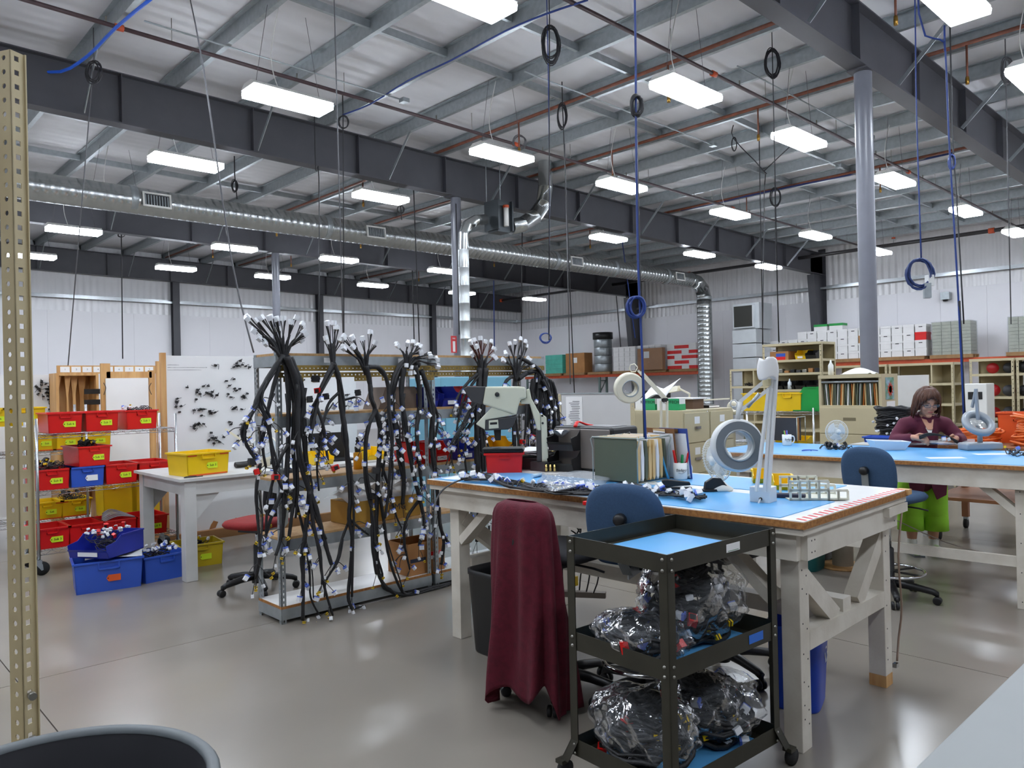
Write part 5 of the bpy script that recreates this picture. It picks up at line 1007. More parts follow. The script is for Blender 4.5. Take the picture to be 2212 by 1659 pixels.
o = aY(218, 785, y); MB().box(o.x, y, 0, o.x+.1, y+.05, o.z).build('post', PINE, t); o2 = aY(322, 800, y); MB().box(o2.x, y, 0, o2.x+.05, y+.05, o2.z).build('post', PINE, t); pbx(230, 328, 803, 816).build('top_rail', PINE, t); o = MB().box(aY(230, 900, y-.02).x, y-.02, .7, aY(322, 900, y-.02).x, y-.005, aY(270, 817, y-.02).z).build('sheet', PAPER, t)
m = MB()
for s in (0, 1): q = aY((224, 327)[s], 838, y-.03); m.tube(smoothpts([(q.x, y-.03, q.z+.06), (q.x+(.02-.05*s), y-.04, q.z), (q.x, y-.03, q.z-.08)]), .004, 5)
m.build('wire_hook', CORDB, t)
t = thing('plank_stand', 'tall brown plank leaning left of the big peg board', 'plank'); q = aY(338, 790, 9.4); MB().box(q.x, 9.4, 0, q.x+.09, 9.44, 1.98).build('plank', PINE, t)
for (px, lb) in ((258, 'yellow storage tote on the floor behind the wire rack, left'), (318, 'yellow storage tote on the floor behind the wire rack, right')):
    tote('tote_bin', lb, (fx_(px, 8.8), 8.95, .31), 0, .34, .3, .4, YEL); slab('low_stool_box', 'low wooden plinth under the %s big yellow tote' % ('left' if px < 300 else 'right'), 'box', (fx_(px, 8.8)-.16, 8.81, 0), 0, .32, .28, .305, PINE)
# grey table
GT = mat('grey_white_paint', (204, 204, 202), .45, var=.08, scale=6)
t = thing('side_bench', 'pale grey wooden table with knee braces behind the harness shelving', 'table', (2.36, 6.6, 0)); L_, Wd, zt = 2.3, 1.2, .875
MB().box(0, 0, zt-.025, L_, Wd, zt).build('top', GT, t)
for (x, y) in ((.04, .02), (.04, Wd-.12), (L_-.14, .02), (L_-.14, Wd-.12)):
    MB().box(x, y, 0, x+.1, y+.1, zt-.025).build('leg', GT, t, bevel=.004); s = 1 if x < 1 else -1
    MB().prism([(x+.05+.05*s, .5), (x+.05+.05*s, .73), (x+.05+.26*s, .73)], (0, .04, 0), (0, y+.03, 0), (1, 0, 0), (0, 0, 1)).build('knee_brace', GT, t)
for y in (.03, Wd-.07): MB().box(.14, y, zt-.145, L_-.14, y+.04, zt-.025).build('apron', GT, t)
MB().box(.05, .12, zt-.145, .09, Wd-.12, zt-.025).build('apron', GT, t)
q = aY(435, 1000, 6.85); tt = tote('tote_bin', 'yellow tote with orange tape standing on the pale grey table', (q.x, 6.92, .876), .15, .4, .34, .2, YEL, None, 'Sub 3', tape=True)
o = MB().tube(smoothpts([(0, 0, .004), (-.06, .02, .006), (-.12, -.04, .004), (-.03, -.06, .005), (.04, -.03, .004)]), .004, 5).build('cable', CORDB); o.location = (q.x-.1, 6.7, .877); tag(o, 'thin dark cable lying before the yellow tote on the grey table', 'cable')
for k, (px, l) in enumerate(((500, .5), (505, .42), (512, .46))): o = MB().tube([(0, 0, 0), (l, .06, 0)], .022, 10).build('black_tube', BLACK); q2 = aY(px, 1005, 7.2); o.location = (q2.x, 7.1+.07*k, .9); tag(o, '%s black tube lying right of the yellow tote on the grey table' % ('front', 'middle', 'rear')[k], 'tube', 'black tubes on the grey table')
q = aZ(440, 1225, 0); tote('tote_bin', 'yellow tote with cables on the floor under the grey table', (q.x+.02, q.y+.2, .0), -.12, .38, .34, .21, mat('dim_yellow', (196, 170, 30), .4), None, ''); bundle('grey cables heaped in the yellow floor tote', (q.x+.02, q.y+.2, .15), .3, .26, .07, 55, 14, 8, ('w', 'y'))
q = aZ(242, 1277, 0); tote('tote_bin', 'blue tote with orange label on the floor, lower of two stacked', (q.x+.02, q.y+.2, 0), -.18, .5, .36, .25, BLU, None, '', tagm=ORTAPE); BX = (q.x+.02, q.y+.2)
o = MB().grid(lambda u, v: (.42*(u-.5), .24*(v-.5), .01*math.sin(5*u+3*v)), 8, 6).build('paper_sheet', PAPER, solid=.001); o.location = (BX[0]+.05, BX[1]-.03, .262); o.rotation_euler = (0, 0, -.3); tag(o, 'white paper between the two stacked blue bins on the floor', 'paper')
hopper('parts_bin', 'blue open front bin full of leads on top of the blue floor tote', (BX[0]+.01, BX[1]+.02, .275), -.95, .36, .44, .17, BLUD, None, True); bundle('grey leads with white plugs heaped in the upper blue floor bin', (BX[0]+.01, BX[1]+.02, .32), .3, .36, .13, 56, 26, 34, ('w', 'w', 'r'), -.95, .003)
q = aZ(345, 1258, 0); tote('tote_bin', 'blue tote full of white plugs on the floor beside the stacked pair', (q.x+.06, q.y+.22, 0), .1, .38, .36, .22, BLU, None, None); bundle('dark cables with white plugs in the right blue floor tote', (q.x+.06, q.y+.18, .16), .32, .28, .09, 57, 18, 22, ('w', 'wb', 'w'))
# office chair and gear seen through the shelving
stool((2.72, 5.95, 0), .4, 'black and red office stool standing behind the harness shelving', fab=mat('black_fabric', (36, 36, 40)), seatm=mat('dark_red_fabric', (140, 24, 24), .8, var=.15, scale=50), ring=False, seat_z=.52, back_z=.8)
t = thing('monitor', 'dark laptop screen on the grey table behind the third harness', 'screen', (4.05, 7.1, .876), -.2); MB().box(-.2, -.005, .02, .2, .012, .28).build('screen', BLACK, t); MB().box(-.2, -.25, 0, .2, .0, .02).build('base', BLACK, t)
for (x, lb) in ((3.75, 'left yellow bin on the grey table behind the harnesses'), (4.35, 'right yellow bin on the grey table behind the harnesses')): hopper('parts_bin', lb, (x, 6.8, .876), 0, .2, .26, .12, YEL)
t = thing('magnifier_lamp', 'cream magnifier lamp lying on the grey table behind the second harness', 'lamp', (0, 0, 0)); ringlamp(t, Vector((3.3, 7.0, 1.06)), (-.4, -.8, .3), .12, .07, CRM); MB().bar((3.3, 7.08, 1.0), (3.0, 7.2, 1.25), .015, .02).build('arm', CRM, t); MB().box(3.24, 7.02, .876, 3.36, 7.14, .95).build('base', CRM, t)
# blue cabinet further back, whiteboard
BC = mat('light_blue_paint', (112, 168, 190), .4, var=.05)
t = thing('equipment_cabinet', 'light blue steel cabinet behind the fifth harness', 'cabinet', (5.6, 7.2, 0)); MB().box(0, 0, 0, 1.15, .7, 1.72).build('body', BC, t, bevel=.01); MB().box(.06, -.012, .95, .52, 0, 1.62).build('door', BC, t); MB().box(.58, -.012, .95, 1.08, 0, 1.62).build('door', BC, t); MB().box(.1, -.02, 1.3, .35, -.012, 1.46).build('window', PAPER, t); MB().box(.05, -.012, .15, 1.08, 0, .9).build('drawer_front', BC, t); MB().box(-.02, -.15, .9, 1.17, 0, .93).build('ledge', BC, t)
t = thing('whiteboard', 'grey white board panel with a taped sheet on a tan slotted post stand', 'whiteboard', (5.95, 0, 0)); y0 = aX(1362, 900, 5.95).y; y1 = aX(1214, 900, 5.95).y
MB().box(0, y0, .55, .02, y1, 1.495).build('panel', mat('grey_white_panel', (204, 204, 204), .4, var=.02), t); MB().box(-.006, y0, 1.495, .026, y1+.01, 1.51).build('top_trim', GALV, t)
for y in (y1+.01, y0-.05): m = MB(); perf(m, (0, y, 0), (0, 1, 0), (0, 0, 1), (1, 0, 0), .05, .05, 30, .003, .025, .006, .009, True); m.build('post', TAN, t)
a = aX(1222, 855, 5.945); b = aX(1258, 905, 5.945); MB().box(-.004, b.y, .9, -.001, a.y, 1.47).build('sheet', PAPER, t); m = MB()
for k in range(26): z = 1.42-k*.018; m.box(-.006, b.y+.03+R.uniform(0, .02), z, -.0045, a.y-.03-R.uniform(0, .07), z+.005)
m.build('printed_lines', mat('grey_print', (90, 90, 100), .6), t)
# ================= BACKGROUND RIGHT =================
UPR = mat('green_grey_upright', (110, 128, 124), .5, var=.12, scale=6)
PAL = mat('pallet_wood', (168, 130, 88), .75, var=.2, scale=8)
def pallet_rack(label, y0, y1, frames, zb_, x0=23.92, x1=24.42):
    t = thing('pallet_rack', label, 'pallet rack', (0, 0, 0))
    for y in frames:
        for x in (x0+.03, x1-.03): MB().box(x-.035, y-.04, 0, x+.035, y+.04, zb_-.001).build('upright', UPR, t)
        zz = .15; k = 0
        while zz+.5 < zb_: MB().bar((x0+.04 if k % 2 == 0 else x1-.04, y, zz), (x1-.04 if k % 2 == 0 else x0+.04, y, zz+.55), .03, .04).build('brace', UPR, t); zz += .55; k += 1
        MB().bar((x0+.04, y, zb_-.25), (x1-.04, y, zb_-.25), .03, .04).build('brace', UPR, t)
    for x in (x0, x1-.05): MB().box(x-.012, y0, zb_-.11, x+.04, y1, zb_).build('beam', ORNG, t)
    return t
def pallet(label, y0, y1, z, x0=23.85, x1=24.44):
    t = thing('pallet', label, 'pallet', (0, 0, z), group='wooden pallets')
    for x in (x0+.05, (x0+x1)/2, x1-.05): MB().box(x-.04, y0, .02, x+.04, y1, .085).build('stringer', PAL, t)
    n = 6
    for k in range(n): xa = x0+(x1-x0-.1)*k/(n-1); MB().box(xa, y0, .085, xa+.1, y1, .102).build('deck_board', PAL, t); MB().box(xa, y0, .0, xa+.1, y1, .018).build('deck_board', PAL, t) if k % 2 == 0 else None
    return t
ZR1, ZR2 = 1.98, 2.10
pallet_rack('orange beam pallet rack of paper cartons on the right wall, left one', 15.55, 24.6, (15.62, 20.3, 24.5), ZR1)
pallet_rack('long orange beam pallet rack of white file boxes on the right wall', 2.5, 13.4, (13.3, 8.2-.35, 2.6), ZR2)
for i, (a, b) in enumerate(((15.65, 16.85), (17.0, 18.25), (18.4, 19.55), (19.7, 20.85), (21.05, 22.2), (22.4, 23.5))): pallet('wooden pallet %s from the right on the left pallet rack' % nth[i], a, b, ZR1+.001)
for i, (a, b) in enumerate(((12.0, 13.2), (10.7, 11.9), (9.4, 10.6), (8.0, 9.3), (6.75, 7.85), (4.9, 5.95))): pallet('wooden pallet %s from the left on the right pallet rack' % nth[i], a, b, ZR2+.001)
PZ1, PZ2 = ZR1+.104, ZR2+.104
def carton(name, label, y0, y1, z0, z1, m, x0=23.95, dx=.5, group=None, lid=False, slot=False, lab=None):
    t = MB(); h = z1-z0
    if lid:
        t.box(x0, y0+.008, 0, x0+dx, y1-.008, h-.06); t.box(x0-.008, y0, h-.065, x0+dx+.008, y1, h)
    else: t.box(x0, y0, 0, x0+dx, y1, h)
    o = t.build(name, m); o.location = (0, 0, z0)
    if slot or lab:
        th = thing(name, label, 'box', (0, 0, z0), group=group); o.parent = th; o.location = (0, 0, 0); o.name = 'body'; cy = (y0+y1)/2
        if slot: MB().box(x0-.003, cy-.05, h*.62, x0+.001, cy+.05, h*.62+.03).build('hand_hole', INK, th)
        if lab: MB().box(x0-.004, cy-.12, h*.5, x0-.001, cy+.1, h*.5+.22).build('label', PAPER, th)
        return th
    return tag(o, label, 'box', group)
WBX = mat('white_carton', (232, 231, 230), .6, var=.05, scale=4)
for col in range(16):
    for row in range(4):
        y1 = 13.15-col*.325; hh = .232
        if col < 4 and row == 3: continue
        carton('file_box', 'white lidded file box on the right pallet rack, %s column, %s row' % (['first', 'second', 'third', 'fourth', 'fifth', 'sixth', 'seventh', 'eighth', 'ninth', 'tenth', 'eleventh', 'twelfth', 'thirteenth', 'fourteenth', 'fifteenth', 'sixteenth'][col], ['bottom', 'second', 'third', 'top'][row]), y1-.315, y1, PZ2+row*hh, PZ2+row*hh+hh-.002, RED if (col, row) == (15, 2) else (CARD if (col, row) == (10, 2) else WBX), 23.95+R.uniform(-.02, .02), .4, 'white file boxes', True, slot=(row + col) % 2 == 0)
for (y, lb) in ((10.9, 'green and white carton on top of the white file boxes, left'), (10.4, 'green and white carton on top of the white file boxes, right')):
    t = thing('carton', lb, 'box', (24.0, y, PZ2+.93)); MB().box(0, 0, 0, .35, .42, .2).build('body', WBX, t); MB().box(-.004, -.004, .13, .35, .424, .205).build('lid_band', GRN, t)
GG = mat('grey_green_tray', (192, 194, 176), .4, var=.15, scale=6)
for (a, b, lb) in ((6.8, 7.8, 'stretch wrapped pallet load of grey green trays beside the white file boxes'), (4.95, 5.9, 'stretch wrapped pallet load of grey green trays at the right edge')):
    t = thing('wrapped_load', lb, 'pallet load', (23.92, a, PZ2))
    for k in range(10):
        for j in range(4): MB().box(0, j*(b-a)/4+.005, k*.094, .55, (j+1)*(b-a)/4-.005, k*.094+.088).build('tray', GG, t)
    MB().box(-.012, -.012, .0, .562, b-a+.012, .95).build('stretch_wrap', FILM, t)
# loads on the left rack
x = 24.0
t = thing('wrapped_load', 'teal wrapped bundle on a pallet at the left end of the rack', 'pallet load', (23.95, 22.35, PZ1))
for k in range(4): MB().box(0, 0, k*.2, .7, 1.0, k*.2+.195).build('layer', mat('teal_wrap', (90, 190, 170), .35, var=.15, scale=5), t)
carton('carton', 'large brown carton with a white sheet on the left pallet rack', 21.1, 22.15, PZ1, PZ1+.82, CARD, 23.95, .5, None, False, False, True)
t = thing('drum', 'tall grey duct drum with black cap on the left pallet rack', 'drum', (24.2, 20.3, PZ1)); 
for k in range(4): MB().lathe([(.36, k*.33+.005), (.37, k*.33+.015), (.37, k*.33+.31), (.36, k*.33+.325)], 28).build('drum_section', GALV, t)
MB().lathe([(.36, 1.32), (.41, 1.33), (.41, 1.6), (0, 1.6)], 28).build('cap', BLACK, t)
rn = random.Random(4)
for pi, (ya, yb, nm) in enumerate(((18.42, 19.52, 'white'), (17.2, 18.3, 'white'))):
    for c in range(4):
        for r_ in range(5):
            w_ = (yb-ya)/4; carton('paper_carton', 'white paper carton on the left pallet rack, %s stack, %s column, %s row' % (('left', 'right')[pi], nth[c], nth[r_]), ya+c*w_+.004, ya+(c+1)*w_-.004, PZ1+r_*.19, PZ1+r_*.19+.186, WBX, 23.9-.02*pi, .4, 'white paper cartons', True)
carton('carton', 'brown stretch wrapped carton beside the red and white cartons', 17.05, 17.2+.0, PZ1, PZ1+.8, CARD, 24.0, .7) if False else None
t = thing('carton', 'brown stretch wrapped carton with white label beside the red cartons', 'box', (23.7, 17.02, PZ1)); MB().box(0, 0, 0, .18, 1.15, .82).build('body', CARD, t); MB().box(-.02, -.02, 0, .19, 1.17, .86).build('stretch_wrap', FILM, t); MB().box(-.004, .6, .45, -.001, .85, .7).build('label', PAPER, t)
for c in range(4):
    for r_ in range(5):
        ya = 15.7+c*.315; m_ = RED if (c+r_) % 3 != 1 else WBX
        t = thing('paper_carton', 'red and white paper carton on the left pallet rack, %s column, %s row' % (nth[c], nth[r_]), 'box', (23.93, ya, PZ1+r_*.188), group='red and white paper cartons'); MB().box(0, .003, 0, .42, .31, .12).build('body', m_, t); MB().box(-.006, 0, .12, .426, .313, .185).build('lid', WBX, t)
# tan shelving units
def tan_shelf(label, x0, y0, y1, zt, levels, dx=.46, back=True, mid=None):
    t = thing('steel_shelving', label, 'shelving', (x0, y0, 0)); L_ = y1-y0
    for x in (0, dx-.035):
        for y in (0, L_-.035):
            m = MB(); perf(m, (x if x == 0 else x+.035, y if y == 0 else L_, 0), (0, 1 if y == 0 else -1, 0), (0, 0, 1), (1 if x == 0 else -1, 0, 0), .035, .06, int(zt/.06), .003, .018, .006, .01, True); m.box(x, y if y == 0 else L_-.004, 0, x+.035, .004 if y == 0 else L_, zt); m.build('post', TAN, t)
    for z in levels: MB().box(.002, .004, z-.035, dx-.002, L_-.004, z).build('shelf', TAN, t)
    if back: MB().box(dx-.004, .004, .05, dx, L_-.004, zt).build('back_panel', TANW if False else mat('tan_back_panel', (170, 156, 118), .5, var=.05), t)
    if mid:
        for y in mid: MB().box(.01, y-.01, .05, dx-.01, y+.01, zt).build('divider', TAN, t)
    return t
tan_shelf('tall tan steel shelving with yellow and black bins behind the file cabinets', 11.0, 5.08, 6.02, 2.15, (2.15, 1.9, 1.7, 1.45, 1.15, .85, .5, .15))
tan_shelf('low tan steel shelving left of the tall tan one', 12.0, 6.25, 7.2, 1.8, (1.8, 1.5, 1.2, .9, .5, .15), mid=(.5,))
tan_shelf('long tan steel shelving behind the round column, left bay', 12.2, 4.62, 5.5, 1.8, (1.8, 1.5, 1.2, .9, .5, .15))
tan_shelf('long tan steel shelving behind the round column, right bay', 12.2, 3.7, 4.6, 1.8, (1.8, 1.5, 1.2, .9, .5, .15), mid=(.3,))
tan_shelf('tan steel shelving of cable spools at the right edge, left bay', 12.2, 2.95, 3.5, 1.83, (1.83, 1.62, 1.3, 1.0, .65, .15))
tan_shelf('tan steel shelving of cable spools at the right edge, right bay', 12.2, 2.0, 2.93, 1.83, (1.83, 1.62, 1.3, 1.0, .65, .15))
def spool(label, loc, r, w_, mm, rotx=True):
    t = thing('cable_spool', label, 'spool', loc, .3, 'small cable spools'); q = ry(math.pi/2)
    for s in (-1, 1): MB().lathe([(0, s*w_/2-.003), (r, s*w_/2-.003), (r, s*w_/2+.003), (0, s*w_/2+.003)], 16, (0, 0, r), q).build('flange', mm, t)
    MB().lathe([(r*.8, -w_/2), (r*.8, w_/2)], 16, (0, 0, r), q).build('winding', BLACK if mm is not BLACK else RED, t); return t
k = 0
SR = mat('spool_orange', (236, 96, 40), .4)
for z, zn in ((1.62, 'top'), (1.3, 'second'), (1.0, 'third'), (.65, 'fourth')):
    for j in range(7):
        y = 2.1+j*.19
        if 2.9 < y < 3.02: continue
        mm = [BLACK, SR, BLACK, mat('spool_red', (170, 24, 30), .4), BLACK, mat('spool_blue', (40, 80, 170), .4), GREYP][(j*3+k) % 7]; spool('small cable spool, %s from the right on the %s spool shelf' % (nth[j], zn), (12.32+R.uniform(0, .05), y, z+.001), R.uniform(.06, .085), .09, mm); k += 1
# stuff on the tall tan shelving
hopper('parts_bin', 'yellow bin on the second shelf of the tall tan shelving', (11.14, 5.42, 1.901), -math.pi/2, .16, .24, .14, YEL, None, True); 
for j, (y, z, lb) in enumerate(((5.26, 1.901, 'black bin beside the yellow one on the tall tan shelving'), (5.25, 1.451, 'black bin on the fourth tan shelf, rightmost'), (5.43, 1.451, 'black bin on the fourth tan shelf, second from right'), (5.61, 1.451, 'black bin on the fourth tan shelf, third from right'), (5.79, 1.451, 'black bin on the fourth tan shelf, leftmost'))): hopper('parts_bin', lb, (11.14, y, z), -math.pi/2, .16, .24, .13, BLACK, 'black bins on tan shelving')
t = thing('carton', 'brown carton with blue and red print on the tall tan shelving', 'box', (11.05, 5.62, 1.901)); MB().box(0, 0, 0, .3, .3, .13).build('body', CARD, t); MB().box(-.003, .05, .05, -.001, .2, .1).build('print_block', BLU, t); MB().box(-.003, .05, .0, -.001, .2, .05).build('print_block', RED, t)
for j in range(8):
    y = 5.2+j*.095; o = MB().box(-.04, -.035, 0, .04, .035, R.uniform(.03, .07)).build('small_part', [BLACK, CARD, ZINC, GREYP][j % 4], bevel=.006); o.location = (11.12, y, 1.701); tag(o, 'small dark part, %s from the right on the third tan shelf' % nth[j], 'part', 'parts on the third tan shelf')
o = MB().lathe([(0, 0), (.03, 0), (.03, .1), (.012, .13), (.01, .16), (0, .16)], 14).build('squeeze_bottle', mat('translucent_white', (214, 222, 226), .3)); o.location = (11.1, 5.6, 1.58); o.location.z = 1.452; o.location.x = 11.03; tag(o, 'pale squeeze bottle standing before the black bins on tan shelving', 'bottle')
bundle('dark crumpled bag on the low tan shelving', (12.2, 6.95, 1.501), .3, .25, .05, 61, 10, 0)
# file cabinets
def drawers(t, face, n, w_, h_, horiz, z0=.08):
    dh = (h_-z0-.02)/n
    for k in range(n):
        z = z0+k*dh
        if face == 'y': d = MB().box(.012, -.012, z+.006, w_-.012, 0, z+dh-.006).build('drawer', TAN, t, bevel=.003); MB().box(w_/2-.05, -.025, z+dh*.45, w_/2+.05, -.012, z+dh*.45+.025).build('handle', CHROME, d); MB().box(w_/2-.045, -.0135, z+dh*.62, w_/2+.045, -.012, z+dh*.62+.07).build('label_holder', PAPER, d)
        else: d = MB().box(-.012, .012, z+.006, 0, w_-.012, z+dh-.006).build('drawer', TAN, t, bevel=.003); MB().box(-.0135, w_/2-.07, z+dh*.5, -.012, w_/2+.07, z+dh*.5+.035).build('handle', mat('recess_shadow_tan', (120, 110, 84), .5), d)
for i, (xa, lb) in enumerate(((6.3, 'tan four drawer file cabinet with white label, left of two'), (6.757, 'tan four drawer file cabinet, right of two'))):
    t = thing('file_cabinet', lb, 'file cabinet', (xa, 4.3, 0)); MB().box(0, 0, 0, .452, .68, 1.32).build('body', TAN, t, bevel=.004); drawers(t, 'y', 4, .452, 1.32, False); MB().lathe([(0, 0), (.01, 0), (.01, .01), (0, .01)], 10, (.42, -.0, 1.29), rx(math.pi/2)).build('lock', CHROME, t)
t = thing('lateral_file', 'tall tan lateral file cabinet with open top drawer of folders', 'file cabinet', (8.5, 3.28, 0)); Lw = .69
MB().box(0, 0, 0, .45, Lw, 1.3).build('body', TAN, t, bevel=.004); MB().box(0, 0, 1.3, .45, .03, 1.6).build('side', TAN, t); MB().box(0, Lw-.03, 1.3, .45, Lw, 1.6).build('side', TAN, t); MB().box(.4, .03, 1.3, .45, Lw-.03, 1.6).build('back', TAN, t); MB().box(-.01, 0, 1.6, .45, Lw, 1.64).build('top', TAN, t); MB().tube([(.01, .03, 1.56), (.01, Lw-.03, 1.56)], .012, 8).build('rail', GALV, t)
drawers(t, 'x', 4, Lw, 1.3, True)
for k in range(30): mm = [FG, MAN, mat('orange_folder', (190, 110, 40), .6), FG, PAPER, FG][k % 6]; y = .04+k*(Lw-.08)/30; MB().cbox((.12+R.uniform(0, .03), y+.006, 1.42), (.2, .012, .24), rx(R.uniform(-.08, .08))).build('folder', mm, t)
pf_ = mat('flower_red', (216, 70, 40), .5, rgb2=(180, 40, 30), scale=20); sd = MB().box(.1, -.004, 1.36, .33, -.001, 1.6).build('calendar_picture', mat('leaf_green', (70, 130, 60), .5, rgb2=(150, 180, 200), scale=12), t)
m = MB()
for k in range(12): a = k*math.pi/6; m.prism([(0, 0), (.028, -.018), (.085, 0), (.028, .018)], (0, -.002, 0), (.225, -.004, 1.47), (math.cos(a), 0, math.sin(a)), (-math.sin(a), 0, math.cos(a)))
m.build('flower', pf_, sd); MB().box(.12, -.005, 1.1, .35, -.002, 1.34).build('calendar_page', PAPER, t); MB().box(.14, -.004, .86, .36, -.001, 1.08).build('calendar_page', PAPER, t)
o = MB().lathe([(0, 0), (.03, 0), (.03, .11), (.012, .14), (.008, .17), (0, .17)], 14).build('squeeze_bottle', WHITE); o.location = (8.6, 3.87, 1.64); tag(o, 'white squeeze bottle on top of the tan lateral file', 'bottle')
o = MB().grid(lambda u, v: (.3*(u-.5), .3*(v-.5), .05*math.sin(math.pi*u)*math.sin(math.pi*v)+.02*math.sin(9*u+5*v)*math.sin(math.pi*u)), 16, 12).build('cloth', WHITE, solid=.006); o.location = (8.72, 3.6, 1.645); tag(o, 'crumpled white cloth on top of the tan lateral file', 'cloth')
# things on the pair of file cabinets
def kim(label, loc, rzv, txt):
    t = thing('wipes_box', label, 'box', loc, rzv); MB().box(0, -.25, 0, .12, 0, .115).build('body', WHITE, t); MB().box(-.002, -.25, 0, -.0005, -.1, .115).build('side_panel', mat('kim_green', (40, 160, 100), .45), t); MB().box(-.003, -.252, 0, .122, -.248, .06).build('end_panel', mat('kim_green', (40, 160, 100)), t); text(txt, .042, INK, t, (-.004, -.16, .08), (math.pi/2, 0, -math.pi/2)); return t
kim('green and white wipes box on the file cabinets, left', (6.36, 4.92, 1.321), 0, 'KIMTECH'); kim('green and white wipes box on the file cabinets, right', (6.34, 4.63, 1.321), .1, 'KIMTECH')
o = MB().grid(lambda u, v: (.28*(u-.5), .34*(v-.5), .06+.16*u*(1-.3*v)+.04*math.sin(5*v+2*u)), 12, 12).build('paper_towel', PAPER, solid=.004); o.location = (6.5, 4.72, 1.38); tag(o, 'big white paper towels pulled from the wipes boxes', 'towel')
t = thing('carton', 'brown box with papers on the right file cabinet', 'box', (6.7, 4.45, 1.321)); MB().box(0, 0, 0, .2, .3, .1).build('body', mat('brown_card', (96, 72, 54), .6), t); MB().box(-.03, -.02, .1, .23, .32, .115).build('paper_stack', PAPER, t)
t = thing('ring_binder', 'dark book lying flat on the file cabinets', 'book', (6.95, 4.42, 1.321)); MB().box(0, 0, 0, .2, .26, .03).build('cover', BLACK, t); MB().box(.005, -.002, .006, .195, .25, .024).build('pages', PAPER, t)
# desk behind with monitor and lamps
t = thing('desk', 'tan desk standing behind the file cabinets', 'desk', (8.3, 5.3, 0)); MB().box(0, 0, 1.0, .7, 1.9, 1.04).build('top', TAN, t); MB().box(.02, .02, 0, .68, .5, 1.0).build('pedestal', TAN, t); MB().box(.02, 1.4, 0, .68, 1.88, 1.0).build('pedestal', TAN, t)
t = thing('monitor', 'black monitor on the tan desk behind the file cabinets', 'screen', (8.6, 6.3, 1.041), .5); MB().box(-.02, -.2, .12, .02, .2, .45).build('screen', BLACK, t); MB().box(-.02, -.02, 0, .02, .02, .14).build('stand', BLACK, t); MB().box(-.1, -.12, 0, .1, .12, .015).build('foot', BLACK, t)
t = thing('desk_lamp', 'cream folding desk lamp on the tan desk behind the file cabinets', 'lamp', (8.5, 5.75, 1.041)); MB().box(-.06, -.06, 0, .06, .06, .05).build('base', CRM, t); MB().bar((0, 0, .05), (.02, -.05, .4), .016, .02).build('lower_arm', CRM, t); MB().bar((.02, -.05, .4), (0, .16, .5), .016, .02).build('upper_arm', CRM, t); MB().prism([(-.05, 0), (.05, 0), (.02, .07), (-.02, .07)], (0, .22, -.03), (0, .1, .44), (1, 0, 0), (0, 0, 1)).build('shade', CRM, t)
t = thing('magnifier_lamp', 'cream magnifier lamp folded on the tan desk right of the desk lamp', 'lamp', (8.4, 5.4, 1.041)); MB().box(-.05, -.05, 0, .05, .05, .06).build('base', CRM, t); MB().bar((0, 0, .06), (.0, .1, .32), .014, .018).build('lower_arm', CRM, t); MB().bar((0, .1, .32), (0, -.35, .34), .014, .018).build('upper_arm', CRM, t); MB().lathe([(.04, 0), (.085, 0), (.09, .02), (.085, .04), (.04, .04), (.04, 0)], 20, (0, -.4, .22), ry(1.2)).build('head', CRM, t)
slab('electronic_box', 'beige instrument box on the tan desk', 'instrument', (8.4, 6.55, 1.041), 0, .25, .3, .2, TAN, bevel=.006)
# wire rack with yellow and green bins
wire_rack('chrome wire rack with yellow totes and a green bin behind the far bench', 9.05, 9.5, 4.3, 5.45, (1.2, .8, .3), 1.25, False)
for (px, lb) in ((1632, 'yellow tote on the wire rack left of the green bin'), (1702, 'yellow tote on the wire rack touching the green bin')): q = aX(px, 880, 9.1); tote('tote_bin', lb, (9.27, q.y, 1.203), -math.pi/2, .36, .36, .23, YEL)
hopper('parts_bin', 'large green open front bin on the chrome wire rack', (9.28, aX(1742, 880, 9.1).y-.02, 1.203), -math.pi, .36, .42, .3, GRN)
for k in range(3): hopper('parts_bin', 'small yellow bin, %s from the left, on the lower wire rack shelf' % nth[k], (9.18, 4.76-.15*k, .803), -math.pi/2, .12, .2, .09, YEL)
q = aX(1966, 812, 9.9); slab('white_panel', 'plain white panel standing behind the woman', 'panel', (9.9, 3.28, 0), 0, .03, .36, 1.62, LAMIN)
slab('grey_machine', 'white oven like unit with black window beside the spool shelving', 'machine', (11.5, 3.1, .95), 0, .35, .27, .54, WHITE, bevel=.01); slab('machine_stand', 'pale grey stand under the white unit beside the spool shelving', 'stand', (11.48, 3.08, 0), 0, .4, .31, .949, GT); 
slab('machine_window', 'black display window on the white unit beside the spool shelving', 'window', (11.496, 3.15, 1.28), 0, .003, .17, .1, BLACK)
sg = thing('fire_sign', 'tall narrow red fire extinguisher sign on the middle round column', 'sign', aY(981, 762, 11.37)); MB().box(-.07, 0, 0, .07, .004, .32).build('plate', mat('sign_red', (200, 40, 46), .5), sg); MB().box(-.03, -.002, .02, .03, -.0005, .22).build('panel', PAPER, sg); text('FIRE', .04, PAPER, sg, (0, -.003, .27), (math.pi/2, 0, 0))
t = thing('wall_camera', 'small grey dome camera fixed high on the right wall', 'camera', aX(2043, 640, 24.95)); MB().box(-.1, -.12, -.1, .1, .12, .12).build('housing', GALV, t); MB().lathe([(0, -.16), (.06, -.15), (.08, -.1)], 14, (-.04, 0, 0)).build('dome', BLACK, t)
